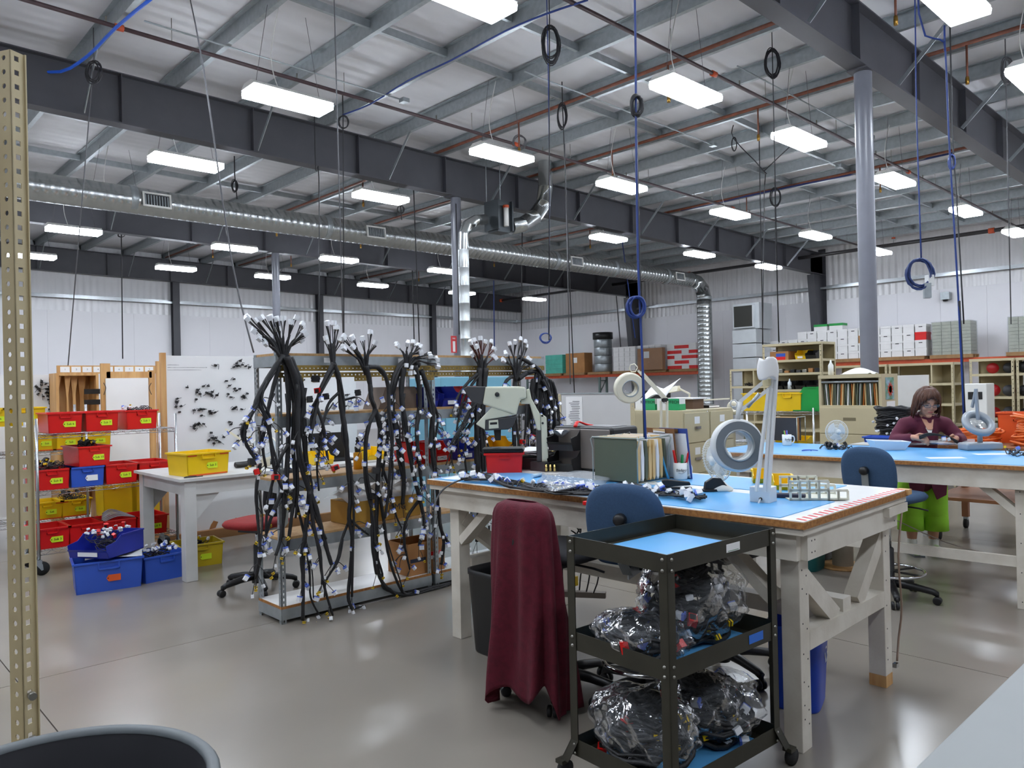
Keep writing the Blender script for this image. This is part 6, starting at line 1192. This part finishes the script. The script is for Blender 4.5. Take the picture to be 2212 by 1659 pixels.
# ================= FAR BENCH AND WOMAN =================
Z2 = .99; A2 = .06
W2 = thing('workbench', 'white wooden workbench with blue top where the woman works, farther bench', 'workbench', (6.02, 1.15, 0), A2)
LB = 2.6; WB = 1.12
def b2(lx, ly, z=Z2): return Vector((6.02+lx*math.cos(A2)-ly*math.sin(A2), 1.15+lx*math.sin(A2)+ly*math.cos(A2), z))
MB().box(0, 0, Z2-.035, WB, LB, Z2-.008).build('top_board', PARTB, W2); MB().box(.002, .002, Z2-.008, WB-.002, LB-.002, Z2-.003).build('laminate', LAMIN, W2)
MB().box(.03, .03, Z2-.17, .07, LB-.03, Z2-.035).build('apron', BENCHW, W2); MB().box(WB-.07, .03, Z2-.17, WB-.03, LB-.03, Z2-.035).build('apron', BENCHW, W2)
for y in (.24, LB-.34):
    for x in (.08, WB-.17): MB().box(x, y, 0, x+.09, y+.09, Z2-.035).build('leg', BENCHW, W2, bevel=.003)
    s = 1 if y < 1 else -1
    MB().bar((.125, y+.045, .62), (.125, y+.045+.3*s, .88), .05, .085, (1, 0, 0)).build('knee_brace', BENCHW, W2); MB().bar((.17, y+.045, .3), (WB-.17, y+.045, .3), .05, .08).build('end_stretcher', BENCHW, W2)
MB().box(.1, .33, .28, .14, LB-.34, .35).build('long_stretcher', BENCHW, W2)
m = MB()
for z in (.1, .3, .5, .7, .85): nails(m, [(.08, .27, z), (.08, .3, z-.05)], (-1, 0, 0))
m.build('nails', INK, W2)['kind'] = 'stuff'
slab('work_mat', 'blue mat covering the whole far bench top', 'mat', b2(.01, .01, Z2-.003), A2, WB-.02, LB-.02, .003, MATBL)
p = aZ(1806, 968, Z2); fan('white desk fan facing the viewer on the far bench', (p.x, p.y, Z2), -.72, .1, .0, .145)
p = aZ(1700, 962, Z2); MG = mug('white mug with printed name and pens on the far bench', (p.x, p.y, Z2), -.75, 'Badger')
for k, (mm, dx) in enumerate(((mat('pink_pen', (220, 60, 110), .4), -.012), (mat('blue_pen', (70, 80, 200), .4), .015), (mat('green_pen', (90, 180, 60), .4), -.02))): o = MB().tube([(0, 0, 0), (dx, .01, .125)], .005, 7).build('pen', mm); o.location = (p.x+dx*.5, p.y, Z2+.012); tag(o, '%s pen in the mug on the far bench' % ('pink', 'blue', 'green')[k], 'pen')
p = aZ(1722, 955, Z2); t = thing('hanging_file_frame', 'wire file frame with dark grey folder behind the mug on the far bench', 'file holder', (p.x, p.y, Z2), A2)
for y in (0, .26):
    for x in (0, .2): MB().tube([(x, y, 0), (x, y, .24)], .004, 6).build('leg', FRM, t)
    MB().tube([(0, y, .24), (.2, y, .24)], .004, 6).build('rail', FRM, t)
MB().box(.01, .01, .01, .02, .25, .235).build('folder', GREYP, t); MB().box(.03, .01, .01, .045, .25, .24).build('folder', MAN, t); MB().box(.06, .01, .01, .08, .25, .24).build('folder', CARD, t); MB().box(.1, .01, .01, .12, .25, .235).build('folder', GREYP, t)
p = aZ(1916, 972, Z2); t = thing('plastic_tray', 'white translucent open tray on the far bench before the woman', 'tray', (p.x+.03, p.y+.0, Z2), -.8)
TRW = mat('translucent_tray', (228, 232, 236), .35, var=.03); m = MB(); rs = [[(-.11, -.06, .003), (.11, -.06, .003), (.11, .06, .003), (-.11, .06, .003)], [(-.15, -.085, .085), (.15, -.085, .07), (.15, .085, .07), (-.15, .085, .085)]]
m.add(rs[0]+rs[1], [(0, 1, 2, 3), (0, 4, 5, 1), (1, 5, 6, 2), (2, 6, 7, 3), (3, 7, 4, 0)]); m.build('shell', TRW, t, solid=.004)
p = aZ(1912, 950, Z2+.03); t = tote('shallow_tray', 'shallow blue tray at the woman\'s right elbow on the far bench', (p.x+.1, p.y+.06, Z2), A2, .2, .28, .055, BLU, None, None, 'tray')
o = MB().grid(lambda u, v: aZ(1958+u*148, 962-v*14, Z2+.004+.05*math.sin(math.pi*min(1, u*1.3)*.75)*math.sin(math.pi*v)**.5+.008*math.sin(12*u+5*v)), 26, 10).build('plastic_bag', FILMW); tag(o, 'crumpled milky plastic bag on the far bench before the woman', 'plastic bag')
p = aZ(2090, 990, Z2); slab('paper_sheet', 'white sheet on the far bench before the grey lamp foot', 'paper', (p.x, p.y, Z2), .7, .1, .26, .001, PAPER); p = aZ(2185, 982, Z2); slab('paper_sheet', 'white sheet at the right edge of the far bench', 'paper', (p.x, p.y, Z2), .7, .1, .24, .001, PAPER)
# grey ring lamp
GL = mat('silver_grey_enamel', (160, 166, 172), .3, .2, var=.04); p = aZ(2115, 972, Z2)
t = thing('magnifier_lamp', 'silver grey magnifier lamp on a block foot beside the woman', 'lamp'); q = Vector((p.x+.03, p.y, Z2)); MB().cbox((q.x, q.y, Z2+.03), (.14, .3, .06), rz(.85)).build('foot', GL, t, bevel=.015)
MB().tube([(q.x, q.y, Z2+.06), (q.x, q.y, Z2+.16)], .02, 12).build('post', GL, t); d5 = (q-CAMP).dot(FW); hc = aD(2113, 915, d5); MB().lathe([(.075, -.02), (.1, -.028), (.125, -.012), (.13, .01), (.115, .028), (.09, .03), (.075, .02), (.072, 0), (.075, -.02)], 36, hc, Vector((-.5, -.55, .67)).to_track_quat('Z', 'Y').to_matrix()).build('ring_head', GL, t)
MB().lathe([(0, .008), (.05, .004), (.075, -.004), (.05, -.012), (0, -.016)], 28, hc, Vector((-.5, -.55, .67)).to_track_quat('Z', 'Y').to_matrix()).build('lens', GLASS, t); MB().bar(hc+Vector((0, .0, .03)), aD(2108, 840, d5), .02, .03).build('arm', GL, t); MB().bar(aD(2108, 842, d5), aD(2100, 880, d5+.05), .016, .02).build('arm', GL, t); MB().bar((q.x, q.y, Z2+.15), hc-Vector((0, 0, .01)), .03, .03).build('bracket', GL, t)
bundle('small cable ends with white plugs at the right of the far bench', b2(.75, .35, Z2), .3, .5, .03, 71, 12, 10, ('w', 'wb', 'y'))
bundle('loose leads behind the fan on the far bench', b2(.7, 1.75, Z2), .3, .3, .02, 72, 8, 6, ('wb', 'k'))
o = MB().tube(smoothpts([(0, 0, .006), (.05, .03, .008), (.03, .08, .006), (-.03, .06, .007), (0, .0, .012), (.06, -.03, .006)]), .004, 6).build('blue_clip', BLU); o.location = aZ(1752, 975, Z2); tag(o, 'light blue wire clip lying between mug and fan', 'clip')
# rolling table behind her with orange cables
t = thing('rolling_table', 'brown wooden shelf cart on casters behind the woman', 'cart', (8.12, .6, 0)); BRW = mat('brown_plywood', (156, 104, 70), .55, var=.12, scale=4)
MB().box(0, 0, .9, .9, 2.1, .93).build('top', BRW, t); MB().box(0, 0, .40, .9, 2.1, .43).build('shelf', BRW, t)
for x in (.04, .86):
    for y in (.06, 2.04):
        MB().box(x-.03, y-.03, .12, x+.03, y+.03, .9).build('leg', BRW, t); c = MB().box(x-.02, y-.02, .09, x+.02, y+.02, .12).build('caster', GALV, t); MB().lathe([(0, -.015), (.05, -.015), (.05, .015), (0, .015)], 16, (x, y, .05), rx(math.pi/2)).build('wheel', RUBBER, c)
OCB = mat('orange_cable', (236, 118, 50), .4, var=.12, scale=8)
def coil(label, loc, a, b, n, rad, h_, mm, seed, group=None, name='cable_coil'):
    t = thing(name, label, 'cable coil', loc, group=group); rn = random.Random(seed)
    for i in range(n):
        s = rn.uniform(.85, 1.05); z = rad+h_*i/max(1, n-1)
        MB().tube([(a*s*math.cos(k*math.pi/9)+rn.uniform(-.006, .006), b*s*math.sin(k*math.pi/9), z+.01*math.sin(k*1.3+i)) for k in range(18)], rad, 6, closed=True).build('turn', mm, t)
    return t
coil('large heap of orange cable coiled on the cart at the right edge', (8.42, 1.7, .931), .2, .36, 15, .011, .28, OCB, 81, 'orange cable coils'); coil('lower coil of orange cable directly behind the woman', (8.4, 2.4, .931), .2, .26, 9, .011, .13, OCB, 82, 'orange cable coils')
t = tote('tote_bin', 'orange red tote behind the orange cable coils', (8.8, 2.05, .931), -math.pi/2, .4, .25, .3, ORTAPE)
# pile of black harness on a stand at her right
t = thing('small_table', 'pale table carrying the pile of black harnesses', 'table', (7.82, 2.75, 0)); MB().box(0, 0, .9, .5, .6, .93).build('top', GT, t)
for x in (.03, .44):
    for y in (.03, .54): MB().box(x, y, 0, x+.04, y+.04, .9).build('leg', GT, t)
t = thing('harness_pile', 'tall pile of black bundled harnesses beside the woman', 'wire harness', (8.05, 2.98, .931)); rn = random.Random(83)
for i in range(22):
    z = .02+.34*i/21; s = rn.uniform(.8, 1.1); MB().tube([(.14*s*math.cos(k*math.pi/7)+rn.uniform(-.01, .01), .17*s*math.sin(k*math.pi/7), z+.012*math.sin(k*1.7+i)) for k in range(14)], rn.uniform(.01, .016), 6, closed=True).build('bundle', LOOM, t)
for i in range(26): a = rn.uniform(2, 5.5); conn('w', t, (.16*math.cos(a), .2*math.sin(a), rn.uniform(.02, .28)), (math.cos(a), math.sin(a), rn.uniform(-.5, .1)), .9)
# ---------------- woman ----------------
SKIN = mat('skin', (204, 150, 122), .5, var=.06, scale=12); HAIR = mat('brown_hair', (88, 48, 26), .4, var=.3, scale=30); PURP = mat('plum_shirt', (96, 30, 54), .8, var=.12, scale=14); LIME = mat('lime_cotton', (158, 224, 58), .8, var=.1, scale=9); 
def cap(m, chain, n=14, sq=1.0):
    """chain of (point, radius): closed tapered limb with round ends"""
    P_ = [Vector(p) for p, r in chain]; Rr = [r for p, r in chain]; d0 = (P_[0]-P_[1]).normalized(); d1 = (P_[-1]-P_[-2]).normalized()
    pts = [P_[0]+d0*Rr[0]*f for f in (.95, .8, .45)]+P_+[P_[-1]+d1*Rr[-1]*f for f in (.45, .8, .95)]; rad = [Rr[0]*f for f in (.25, .6, .9)]+Rr+[Rr[-1]*f for f in (.9, .6, .25)]
    m.tube(pts, rad, n, flat=sq); return m
def ell(m, c, r, n=20, k=12, rot=None):
    q = rot or Matrix.Identity(3); return m.lathe([(math.sin(math.pi*i/k)*1.0 if 0 < i < k else .01, -math.cos(math.pi*i/k)) for i in range(k+1)], n, (0, 0, 0), None, True, 1, 1) if False else m.add([Vector(c)+q@Vector((r[0]*math.sin(math.pi*(i+.15)/(k+.3))*math.cos(2*math.pi*j/n), r[1]*math.sin(math.pi*(i+.15)/(k+.3))*math.sin(2*math.pi*j/n), -r[2]*math.cos(math.pi*(i+.15)/(k+.3)))) for i in range(k+1) for j in range(n)], [(i*n+j, i*n+(j+1) % n, (i+1)*n+(j+1) % n, (i+1)*n+j) for i in range(k) for j in range(n)]+[tuple(range(n-1, -1, -1)), tuple(range(k*n, k*n+n))], True)
def organic(m, name, mm, parent, vox, sm=3):
    o = m.build(name, mm, parent); r = o.modifiers.new('r', 'REMESH'); r.mode = 'VOXEL'; r.voxel_size = vox; r.use_smooth_shade = True; s = o.modifiers.new('s', 'SMOOTH'); s.iterations = sm; s.factor = .5; return o
WM = thing('person', 'woman in plum shirt and lime green capris leaning over the far bench', 'person', (7.44, 2.535, 0), -.891)
HC = Vector((-.02, -.215, 1.375)); tilt = rx(.42)          # head, looking down
def hd(v): return HC+tilt@Vector(v)
m = MB(); ell(m, HC, (.073, .09, .105), rot=tilt); ell(m, hd((0, -.02, -.055)), (.055, .068, .06), rot=tilt)
ell(m, hd((0, -.092, -.012)), (.014, .016, .026), 10, 8, tilt); ell(m, hd((0, -.08, -.058)), (.024, .01, .008), 10, 8, tilt); ell(m, hd((0, -.07, -.1)), (.024, .02, .018), 10, 8, tilt)
for s in (-1, 1): ell(m, hd((s*.074, .01, -.01)), (.01, .018, .028), 10, 8, tilt); ell(m, hd((s*.036, -.06, -.03)), (.026, .025, .024), 10, 8, tilt)
cap(m, [((-.01, -.12, 1.22), .052), ((-.015, -.17, 1.3), .048)]); cap(m, [((0, -.1, 1.17), .1), ((0, -.06, 1.08), .11), ((0, 0, .95), .12), ((0, .02, .84), .13)])
for s in (-1, 1):
    cap(m, [((s*.05, -.11, 1.185), .048), ((s*.15, -.085, 1.155), .038)])
    el = Vector((s*.27, -.13, .985+.055)); wr = Vector((-.185, -.335, 1.075)) if s < 0 else Vector((.155, -.335, 1.062))
    cap(m, [((s*.165, -.085, 1.145), .038), (el, .036), (wr, .026)])
    cap(m, [((s*.085, .01, .84), .095), ((s*.09, -.01, .48), .062), ((s*.09, .015, .3), .058), ((s*.092, .02, .1), .036)]); cap(m, [((s*.092, .03, .06), .036), ((s*.1, -.1, .035), .03)])
    # hand: palm, four fingers, thumb
    inx = -s; pd = Vector((inx*.75, -.6, -.15)).normalized(); up = Vector((0, .1, 1)).normalized(); sd = pd.cross(up).normalized()
    pc = wr+pd*.045; cap(m, [(wr, .026), (wr+pd*.03, .03), (wr+pd*.07+Vector((0, 0, -.004)), .028)], sq=.75)
    for k, (o_, l) in enumerate(((-.028, .062), (-.01, .07), (.009, .066), (.026, .052))):
        b0 = wr+pd*.075+up*o_*-1; d1 = (pd+Vector((0, 0, -.15))).normalized(); p1 = b0+d1*l*.5; p2 = p1+(d1*.5+sd*s*.0+Vector((inx*.1, .55, -.5))).normalized()*l*.5; cap(m, [(b0, .0095), (p1, .009), (p2, .0075)], 8)
    cap(m, [(wr+pd*.025+up*.022, .013), (wr+pd*.05+up*.042+Vector((0, -.012, 0)), .0105), (wr+pd*.085+up*.04+Vector((0, -.015, 0)), .009)], 8)
organic(m, 'body', SKIN, WM, .0055, 2)
# shirt: torso, sleeves, open front hem
m = MB(); cap(m, [((0, -.075, 1.165), .135), ((0, -.05, 1.08), .15), ((0, -.01, .98), .152), ((0, .015, .86), .168), ((0, .02, .72), .178)], 24, .78)
for s in (-1, 1):
    cap(m, [((s*.07, -.1, 1.185), .072), ((s*.165, -.085, 1.17), .07)]); el = Vector((s*.275, -.13, 1.035)); wr = Vector((-.205, -.3, 1.065)) if s < 0 else Vector((.18, -.3, 1.055)); cap(m, [((s*.175, -.085, 1.16), .063), ((s*.235, -.11, 1.09), .06), (el, .058), (wr, .043)])
    cap(m, [((s*.03, -.175, 1.235), .02), ((s*.085, -.165, 1.225), .022), ((s*.1, -.1, 1.25), .022)])
sh = organic(m, 'shirt', PURP, WM, .012, 4)
for s in (-1, 1): MB().prism([(0, .04), (s*.15, .04), (s*.13, -.1), (s*.05, -.14), (s*.02, -.05)], (0, .012, 0), (s*.015, -.135, .65), (1, 0, 0), (0, .12, 1)).build('shirt_tail', PURP, WM)
MB().prism([(-.06, .08), (.06, .08), (.02, -.06), (-.02, -.06)], (0, -.008, .004), (-.01, -.198, 1.185), (1, 0, 0), (0, .42, .9)).build('neckline_skin', SKIN, WM); MB().prism([(-.03, .0), (.03, .0), (.012, -.05), (-.012, -.05)], (0, -.004, .002), (-.01, -.212, 1.15), (1, 0, 0), (0, .3, .95)).build('undershirt', WHITE, WM)
m = MB()
for s in (-1, 1): cap(m, [((s*.08, .015, .8), .12), ((s*.095, .005, .6), .115), ((s*.1, .0, .42), .108), ((s*.105, .01, .29), .1)], 18)
organic(m, 'capris', LIME, WM, .012, 3)
for s in (-1, 1): MB().lathe([(.104, .4), (.108, .3), (.11, .215), (.1, .213), (.06, .26)], 24, (s*.105, .008, 0)).build('capri_hem', LIME, WM)
def hr(u, v):      # bob haircut: open over the face
    a = 2*math.pi*u; fr = (1+math.cos(a-math.pi*1.5))/2      # 1 at the front (-y)
    vmax = 2.45-1.42*max(0, (fr-.68)/.32)**.7 if fr > .68 else 2.45; ph = .05+v*(vmax-.05); r = .098 if ph < 1.57 else .098+.012*math.sin((ph-1.57)*2.2); zz = math.cos(ph) if ph < 1.57 else -(ph-1.57)*1.28
    s_ = math.sin(min(ph, 1.57)); return hd((r*s_*math.cos(a)*(1+.03*math.sin(17*a)), .118*s_*math.sin(a)*(1+.03*math.sin(13*a))+.012, .122*zz+.012))
hm = MB().grid(lambda u, v: HC+(Vector(hr(u, v))-HC)*.97, 64, 22); rn = random.Random(90)
for k in range(150):
    u = k/150+rn.uniform(-.003, .003); e_ = rn.uniform(.93, 1.06)
    P_ = [Vector(hr(u+.012*math.sin(5*v+k), min(1.0, v)*e_))+Vector((rn.uniform(-.002, .002), 0, 0)) for v in (.02, .2, .4, .55, .7, .85, 1.0)]; hm.tube(P_, [.004, .008, .009, .009, .008, .007, .004], 6)
ho = hm.build('hair', HAIR, WM)
g = MB()
for s in (-1, 1): g.tube([hd((s*.034+.028*math.cos(k*.7), -.1, .008+.015*math.sin(k*.7))) for k in range(9)], .0018, 5, closed=True); g.tube([hd((s*.062, -.098, .012)), hd((s*.082, .0, .012))], .0018, 5)
g.tube([hd((-.008, -.102, .01)), hd((.008, -.102, .01))], .0018, 5); g.build('glasses', mat('glasses_frame', (60, 66, 80), .3), WM)
for s in (-1, 1): MB().cbox(hd((s*.034, -.101, .008)), (.05, .002, .026), tilt).build('glasses_lens', GLASS, WM); ell(MB(), hd((s*.034, -.079, .008)), (.016, .008, .006), 10, 6, tilt).build('eye', mat('eye_dark', (60, 40, 34), .4), WM); MB().tube([hd((s*.018, -.088, .03)), hd((s*.036, -.09, .035)), hd((s*.054, -.08, .03))], .0035, 5).build('eyebrow', HAIR, WM)
ell(MB(), hd((0, -.0885, -.058)), (.022, .004, .006), 12, 6, tilt).build('lips', mat('lips', (170, 84, 80), .45), WM)
for s in (-1, 1):
    o = MB(); cap(o, [((s*.092, .045, .045), .042), ((s*.095, -.03, .045), .042), ((s*.102, -.13, .035), .034)], 14); shoe = organic(o, 'shoe', mat('white_sneaker', (220, 220, 214), .6, rgb2=(190, 220, 150), scale=20), WM, .01, 2); MB().prism([(-.045, -.17), (.045, -.17), (.045, .09), (-.045, .09)], (0, 0, .014), (s*.097, 0, .0), (1, 0, 0), (0, 1, 0)).build('shoe_sole', GREYL, WM)
    MB().lathe([(.04, .07), (.043, .12), (.04, .135)], 14, (s*.092, .02, 0)).build('sock', WHITE, WM)
t = thing('wire_harness', 'short black harness held in the woman\'s hands', 'wire harness', (7.44, 2.535, 0), -.891)
for k in range(3): MB().tube(smoothpts([(-.16, -.395, 1.07+.008*k), (-.1, -.42, 1.1+.006*k), (-.01, -.425, 1.1), (.08, -.405, 1.075), (.14, -.41, 1.03+.006*k)]), .009, 7).build('cable', LOOM, t)
conn('wb', t, (.02, -.43, 1.085), (0, -.4, -1)); conn('w', t, (.06, -.425, 1.075), (.2, -.4, -1))
# ================= HANGING CORDS =================
def cord(name, label, pts, r=.006, m=CORDB, coil_=None, coil2=None, group='hanging drop cords'):
    """pts: world points top to bottom; coil: (centre, half width, half height, colour, turns)"""
    pts = [Vector(p) for p in pts]; zt = 6.188+SL*(pts[0].x-9.4)
    if name == 'drop_cord' and pts[0].z < zt and 'along the middle column' not in label: pts = [Vector((pts[0].x, pts[0].y, zt))]+pts
    t = thing(name, label, 'cord', group=group); MB().tube(smoothpts(pts, 3) if len(pts) > 3 else pts, r, 6).build('cord', m, t)
    for c in (coil_, coil2):
        if c:
            ctr, a, b, cm, n = c; mb = MB(); loop_coil(mb, ctr, Vector((math.sin(YAW), -math.cos(YAW), 0))*a, Vector((0, 0, b)), r, n, .007, .05); mb.build('coil', cm, t)
    return t
def top(px, py, z=5.86): return aZ(px, py, z)
def drop(px, py, p2x, p2y, z=5.86):
    a = top(px, py, z); dep = (a-CAMP).dot(FW); return a, aD(p2x, p2y, dep)
D_ = [
 ('black drop cord with a coil at the top, far left above the red totes', (203, 128), (139, 884), CORDG, (203, 155, 16, 22, CORDB, 7)),
 ('black drop cord with a small coil on the middle beam above the second harness', (741, 250), (743, 745), CORDB, (741, 264, 11, 13, CORDB, 4)),
 ('blue and black drop cord with a large coil at the top centre', (1187, 40), (1186, 735), CORDB, (1190, 95, 17, 38, CORDB, 9)),
 ('black drop cord with a long coil left of the blue cord bundle', (1215, 225), (1242, 880), CORDB, (1214, 252, 9, 26, CORDB, 8)),
 ('black drop cord with an oval coil at the upper right', (1668, 100), (1682, 738), CORDB, (1669, 135, 15, 30, CORDB, 8)),
 ('black drop cord with a dark coil at the far upper right', (2172, 122), (2184, 700), CORDG, (2176, 152, 11, 26, CORDG, 8)),
 ('thin black cord with a coil before the left end of the duct', (507, 378), (512, 430), CORDB, (507, 402, 6, 12, CORDB, 6)),
 ('thin dark cord hanging behind the big peg board', (262, 505), (265, 775), CORDB, (262, 508, 8, 4, CORDB, 3)),
 ('thin black cord left of the middle column', (893, 395), (906, 750), CORDB, None),
 ('thin black cord hanging over the fourth harness', (733, 470), (895, 748), CORDB, None) if False else ('thin dark cord hanging over the fourth harness', (890, 560), (895, 748), CORDB, None),
 ('thin blue cord hanging behind the fifth harness', (1066, 560), (1068, 755), CORDBL, None),
 ('thin black cord hanging left of the corner', (1128, 490), (1126, 790), CORDB, None),
 ('thin black cord hanging before the brown carton', (1220, 330), (1232, 830), CORDG, None),
 ('thin blue cord near the tall drum', (1345, 528), (1372, 730), CORDBL, None),
 ('thin black cord crossing the white paper cartons', (1328, 600), (1345, 800), CORDG, None),
 ('thin black cord hanging before the right wall column', (1640, 300), (1648, 745), CORDB, None),
 ('grey coil hanging behind the middle beam', (865, 448), (868, 475), CORDG, (865, 453, 7, 9, CORDG, 3)),
 ('loose grey cord ring hanging above a light by the vent riser', (1122, 296), (1122, 310), CORDG, (1122, 307, 14, 13, CORDG, 4)),
]
for i, (lb, a, b, m, c) in enumerate(D_):
    p, q = drop(*a, *b); dep = (p-CAMP).dot(FW); s = dep/F
    cc = (aD(c[0], c[1], dep), c[2]*s, c[3]*s, c[4], c[5]) if c else None
    cord('drop_cord', lb, [p, q], max(.004, .0016*dep*.45), m, cc)
# near cords that drop to the benches
def line(px1, py1, px2, py2, d1, d2): return [aD(px1, py1, d1), aD(px2, py2, d2)]
cord('drop_cord', 'slanting grey cord running from the roof to the left end of the harness shelving', [aZ(404, -40, 5.9), aY(440, 150, 5.6), aY(500, 560, 5.45), Vector((2.43, 5.3, 1.88))], .006, CORDG)
cord('drop_cord', 'straight grey cord from the roof down to the shelving by the second harness', [aZ(721, -30, 5.9), aY(742, 752, 6.0)], .006, CORDG)
pb_ = aZ(1395, 948, 1.28); dd = (pb_-CAMP).dot(FW)
t = cord('drop_cord', 'thick blue and black cord dropping to the hanging files on the near bench', [aD(1371, -20, dd), aD(1374, 300, dd), aD(1378, 560, dd), aD(1385, 720, dd), aD(1395, 948, dd)], .007, CORDBL, (aD(1374, 665, dd), .042, .055, CORDBL, 7), (aD(1375, 228, dd), .03, .055, CORDB, 7))
MB().tube([aD(1376, 300, dd+.02), aD(1381, 560, dd+.02), aD(1392, 945, dd+.02)], .006, 6).build('second_cord', CORDB, t)
t = cord('drop_cord', 'blue cord with a ring coil beside the large black coil at top centre', [aZ(1182, 45, 5.84), aZ(1182, 45, 5.84)+Vector((0, 0, -.5)), aD(1187, 420, 9.6), aD(1185, 720, 9.6)], .006, CORDBL, (aD(1178, 730, 9.6), .06, .06, CORDBL, 3))
t = cord('drop_cord', 'pair of cords joined in a Y hanging left of the big column', [aZ(1585, 300, 5.9), aZ(1650, 370, 5.0), aZ(1650, 370, 5.0)+Vector((0, 0, -.3)), aD(1647, 745, (aZ(1650, 370, 5.0)-CAMP).dot(FW))], .009, CORDB); q = aZ(1585, 300, 5.9); MB().tube([aZ(1708, 315, 5.9), aZ(1650, 370, 5.0)], .009, 6).build('second_leg', CORDB, t); mb = MB(); loop_coil(mb, q-Vector((0, 0, .1)), Vector((.03, -.03, 0)), Vector((0, 0, .12)), .1, 6, .008, .01); mb.build('coil', CORDB, t)
d6 = 6.3
t = cord('drop_cord', 'blue cord ending in a large blue coil and a grey outlet box above the woman', [aD(1976, -20, d6), aD(1980, 250, d6), aD(1990, 560, d6)], .006, CORDBL, (aD(1984, 592, d6), .1, .115, mat('blue_black_cord', (44, 62, 112), .5), 7)); bx_ = aD(2003, 628, d6); MB().cbox(bx_, (.07, .05, .12), rz(.5)).build('outlet_box', GALV, t); MB().cbox(aD(2008, 606, d6), (.05, .05, .09), rz(.9)).build('outlet_box', WHITE, t)
t = cord('drop_cord', 'thick blue cord dropping to the far bench at the woman\'s side', [aD(1985, 30, d6), aD(2030, 85, d6), aD(2042, 110, d6), aD(2050, 300, d6), aD(2070, 640, d6), aD(2082, 905, d6+.2)], .008, CORDBL); MB().tube([aD(2040, 55, d6), aD(2041, 110, d6)], .008, 6).build('second_leg', CORDBL, t); MB().tube([aD(2072, 650, d6), aD(2084, 905, d6+.22)], .01, 6).build('black_sleeve', CORDB, t)
cord('drop_cord', 'thin black cord right of the thick blue cord', [aD(2058, 300, 8.4), aD(2066, 420, 8.4), aD(2082, 700, 8.4)], .008, CORDB, (aD(2056, 350, 8.4), .03, .08, CORDBL, 6))
cord('drop_cord', 'blue and black cord pair with a dark ring coil left of the big column', [aZ(1674, 385, 5.9), aD(1676, 520, 17), aD(1683, 740, 17)], .012, CORDB, (aD(1676, 425, 17), .11, .19, CORDB, 6))
cord('drop_cord', 'cord with a small Y under the middle beam above the third harness', [aD(682, 368, 12.5), aD(689, 385, 12.5), aD(690, 740, 12.5)], .009, CORDB)
cord('drop_cord', 'black cord along the middle column ending in an oval coil', [Vector((9.3, 11.36, 5.1)), Vector((9.32, 11.37, 2.6))], .01, CORDB, (aY(1002, 716, 11.3), .05, .16, CORDB, 5))
# blue air hoses along the purlins
t = cord('air_hose', 'bright blue hose running along a purlin in the upper left corner', [aZ(335, -10, 5.93), aZ(250, 60, 5.9), aZ(190, 120, 5.88), aZ(130, 155, 5.86), aZ(50, 150, 5.9)], .02, mat('bright_blue_hose', (40, 100, 220), .4), group='roof hoses')
t = cord('air_hose', 'blue cable clipped along a purlin across the upper middle', [aZ(1270, 0, 5.9), aZ(1180, 30, 5.88), aZ(1090, 68, 5.87), aZ(975, 130, 5.86), aZ(880, 175, 5.88), aZ(800, 225, 5.86), aZ(740, 248, 5.88)], .012, CORDBL, group='roof hoses')
t = cord('air_hose', 'dark blue cable under the purlins behind the big round column', [aZ(1470, 455, 5.9), aZ(1700, 405, 5.87), aZ(1900, 365, 5.89), aZ(2060, 330, 5.87)], .02, mat('navy_cord', (36, 52, 112), .5), group='roof hoses')
# cables under the near bench
t = thing('power_strip', 'grey power strip with plugs hanging under the near bench', 'power strip', tuple(aZ(1262, 1290, .22))); MB().cbox((0, 0, .02), (.05, .28, .035), rz(.6)).build('body', mat('taupe_strip', (128, 118, 108), .5), t); MB().cbox((-.02, .06, .1), (.03, .03, .06)).build('yellow_plug', YEL, t)
for k in range(4): MB().tube(smoothpts([(.0, .1-.06*k, .04), (-.04+.02*k, .05-.05*k, .18), (.02, -.1+.07*k, .3), (.05*k, .1, .42+.02*k)]), .005, 6).build('cable', CORDB, t)
t = cord('extension_lead', 'brown power cord hanging from the right end of the near bench', [onb(1.12, -.0, .9), onb(1.0, -.02, .7), onb(1.0, -.03, .45), onb(.98, -.02, .3), onb(.92, -.03, .2)], .005, mat('brown_cord', (140, 116, 100), .5), group='bench cords'); MB().cbox(onb(.9, -.03, .185), (.03, .02, .02)).build('plug', CHROME, t)
t = cord('extension_lead', 'thin pale wire lying behind the stool below the far bench', [Vector((6.3, 2.4, .5)), Vector((6.35, 2.0, .34)), Vector((6.3, 1.6, .3)), Vector((6.2, 1.42, .34))], .004, mat('pale_wire', (150, 140, 130), .5), group='bench cords')
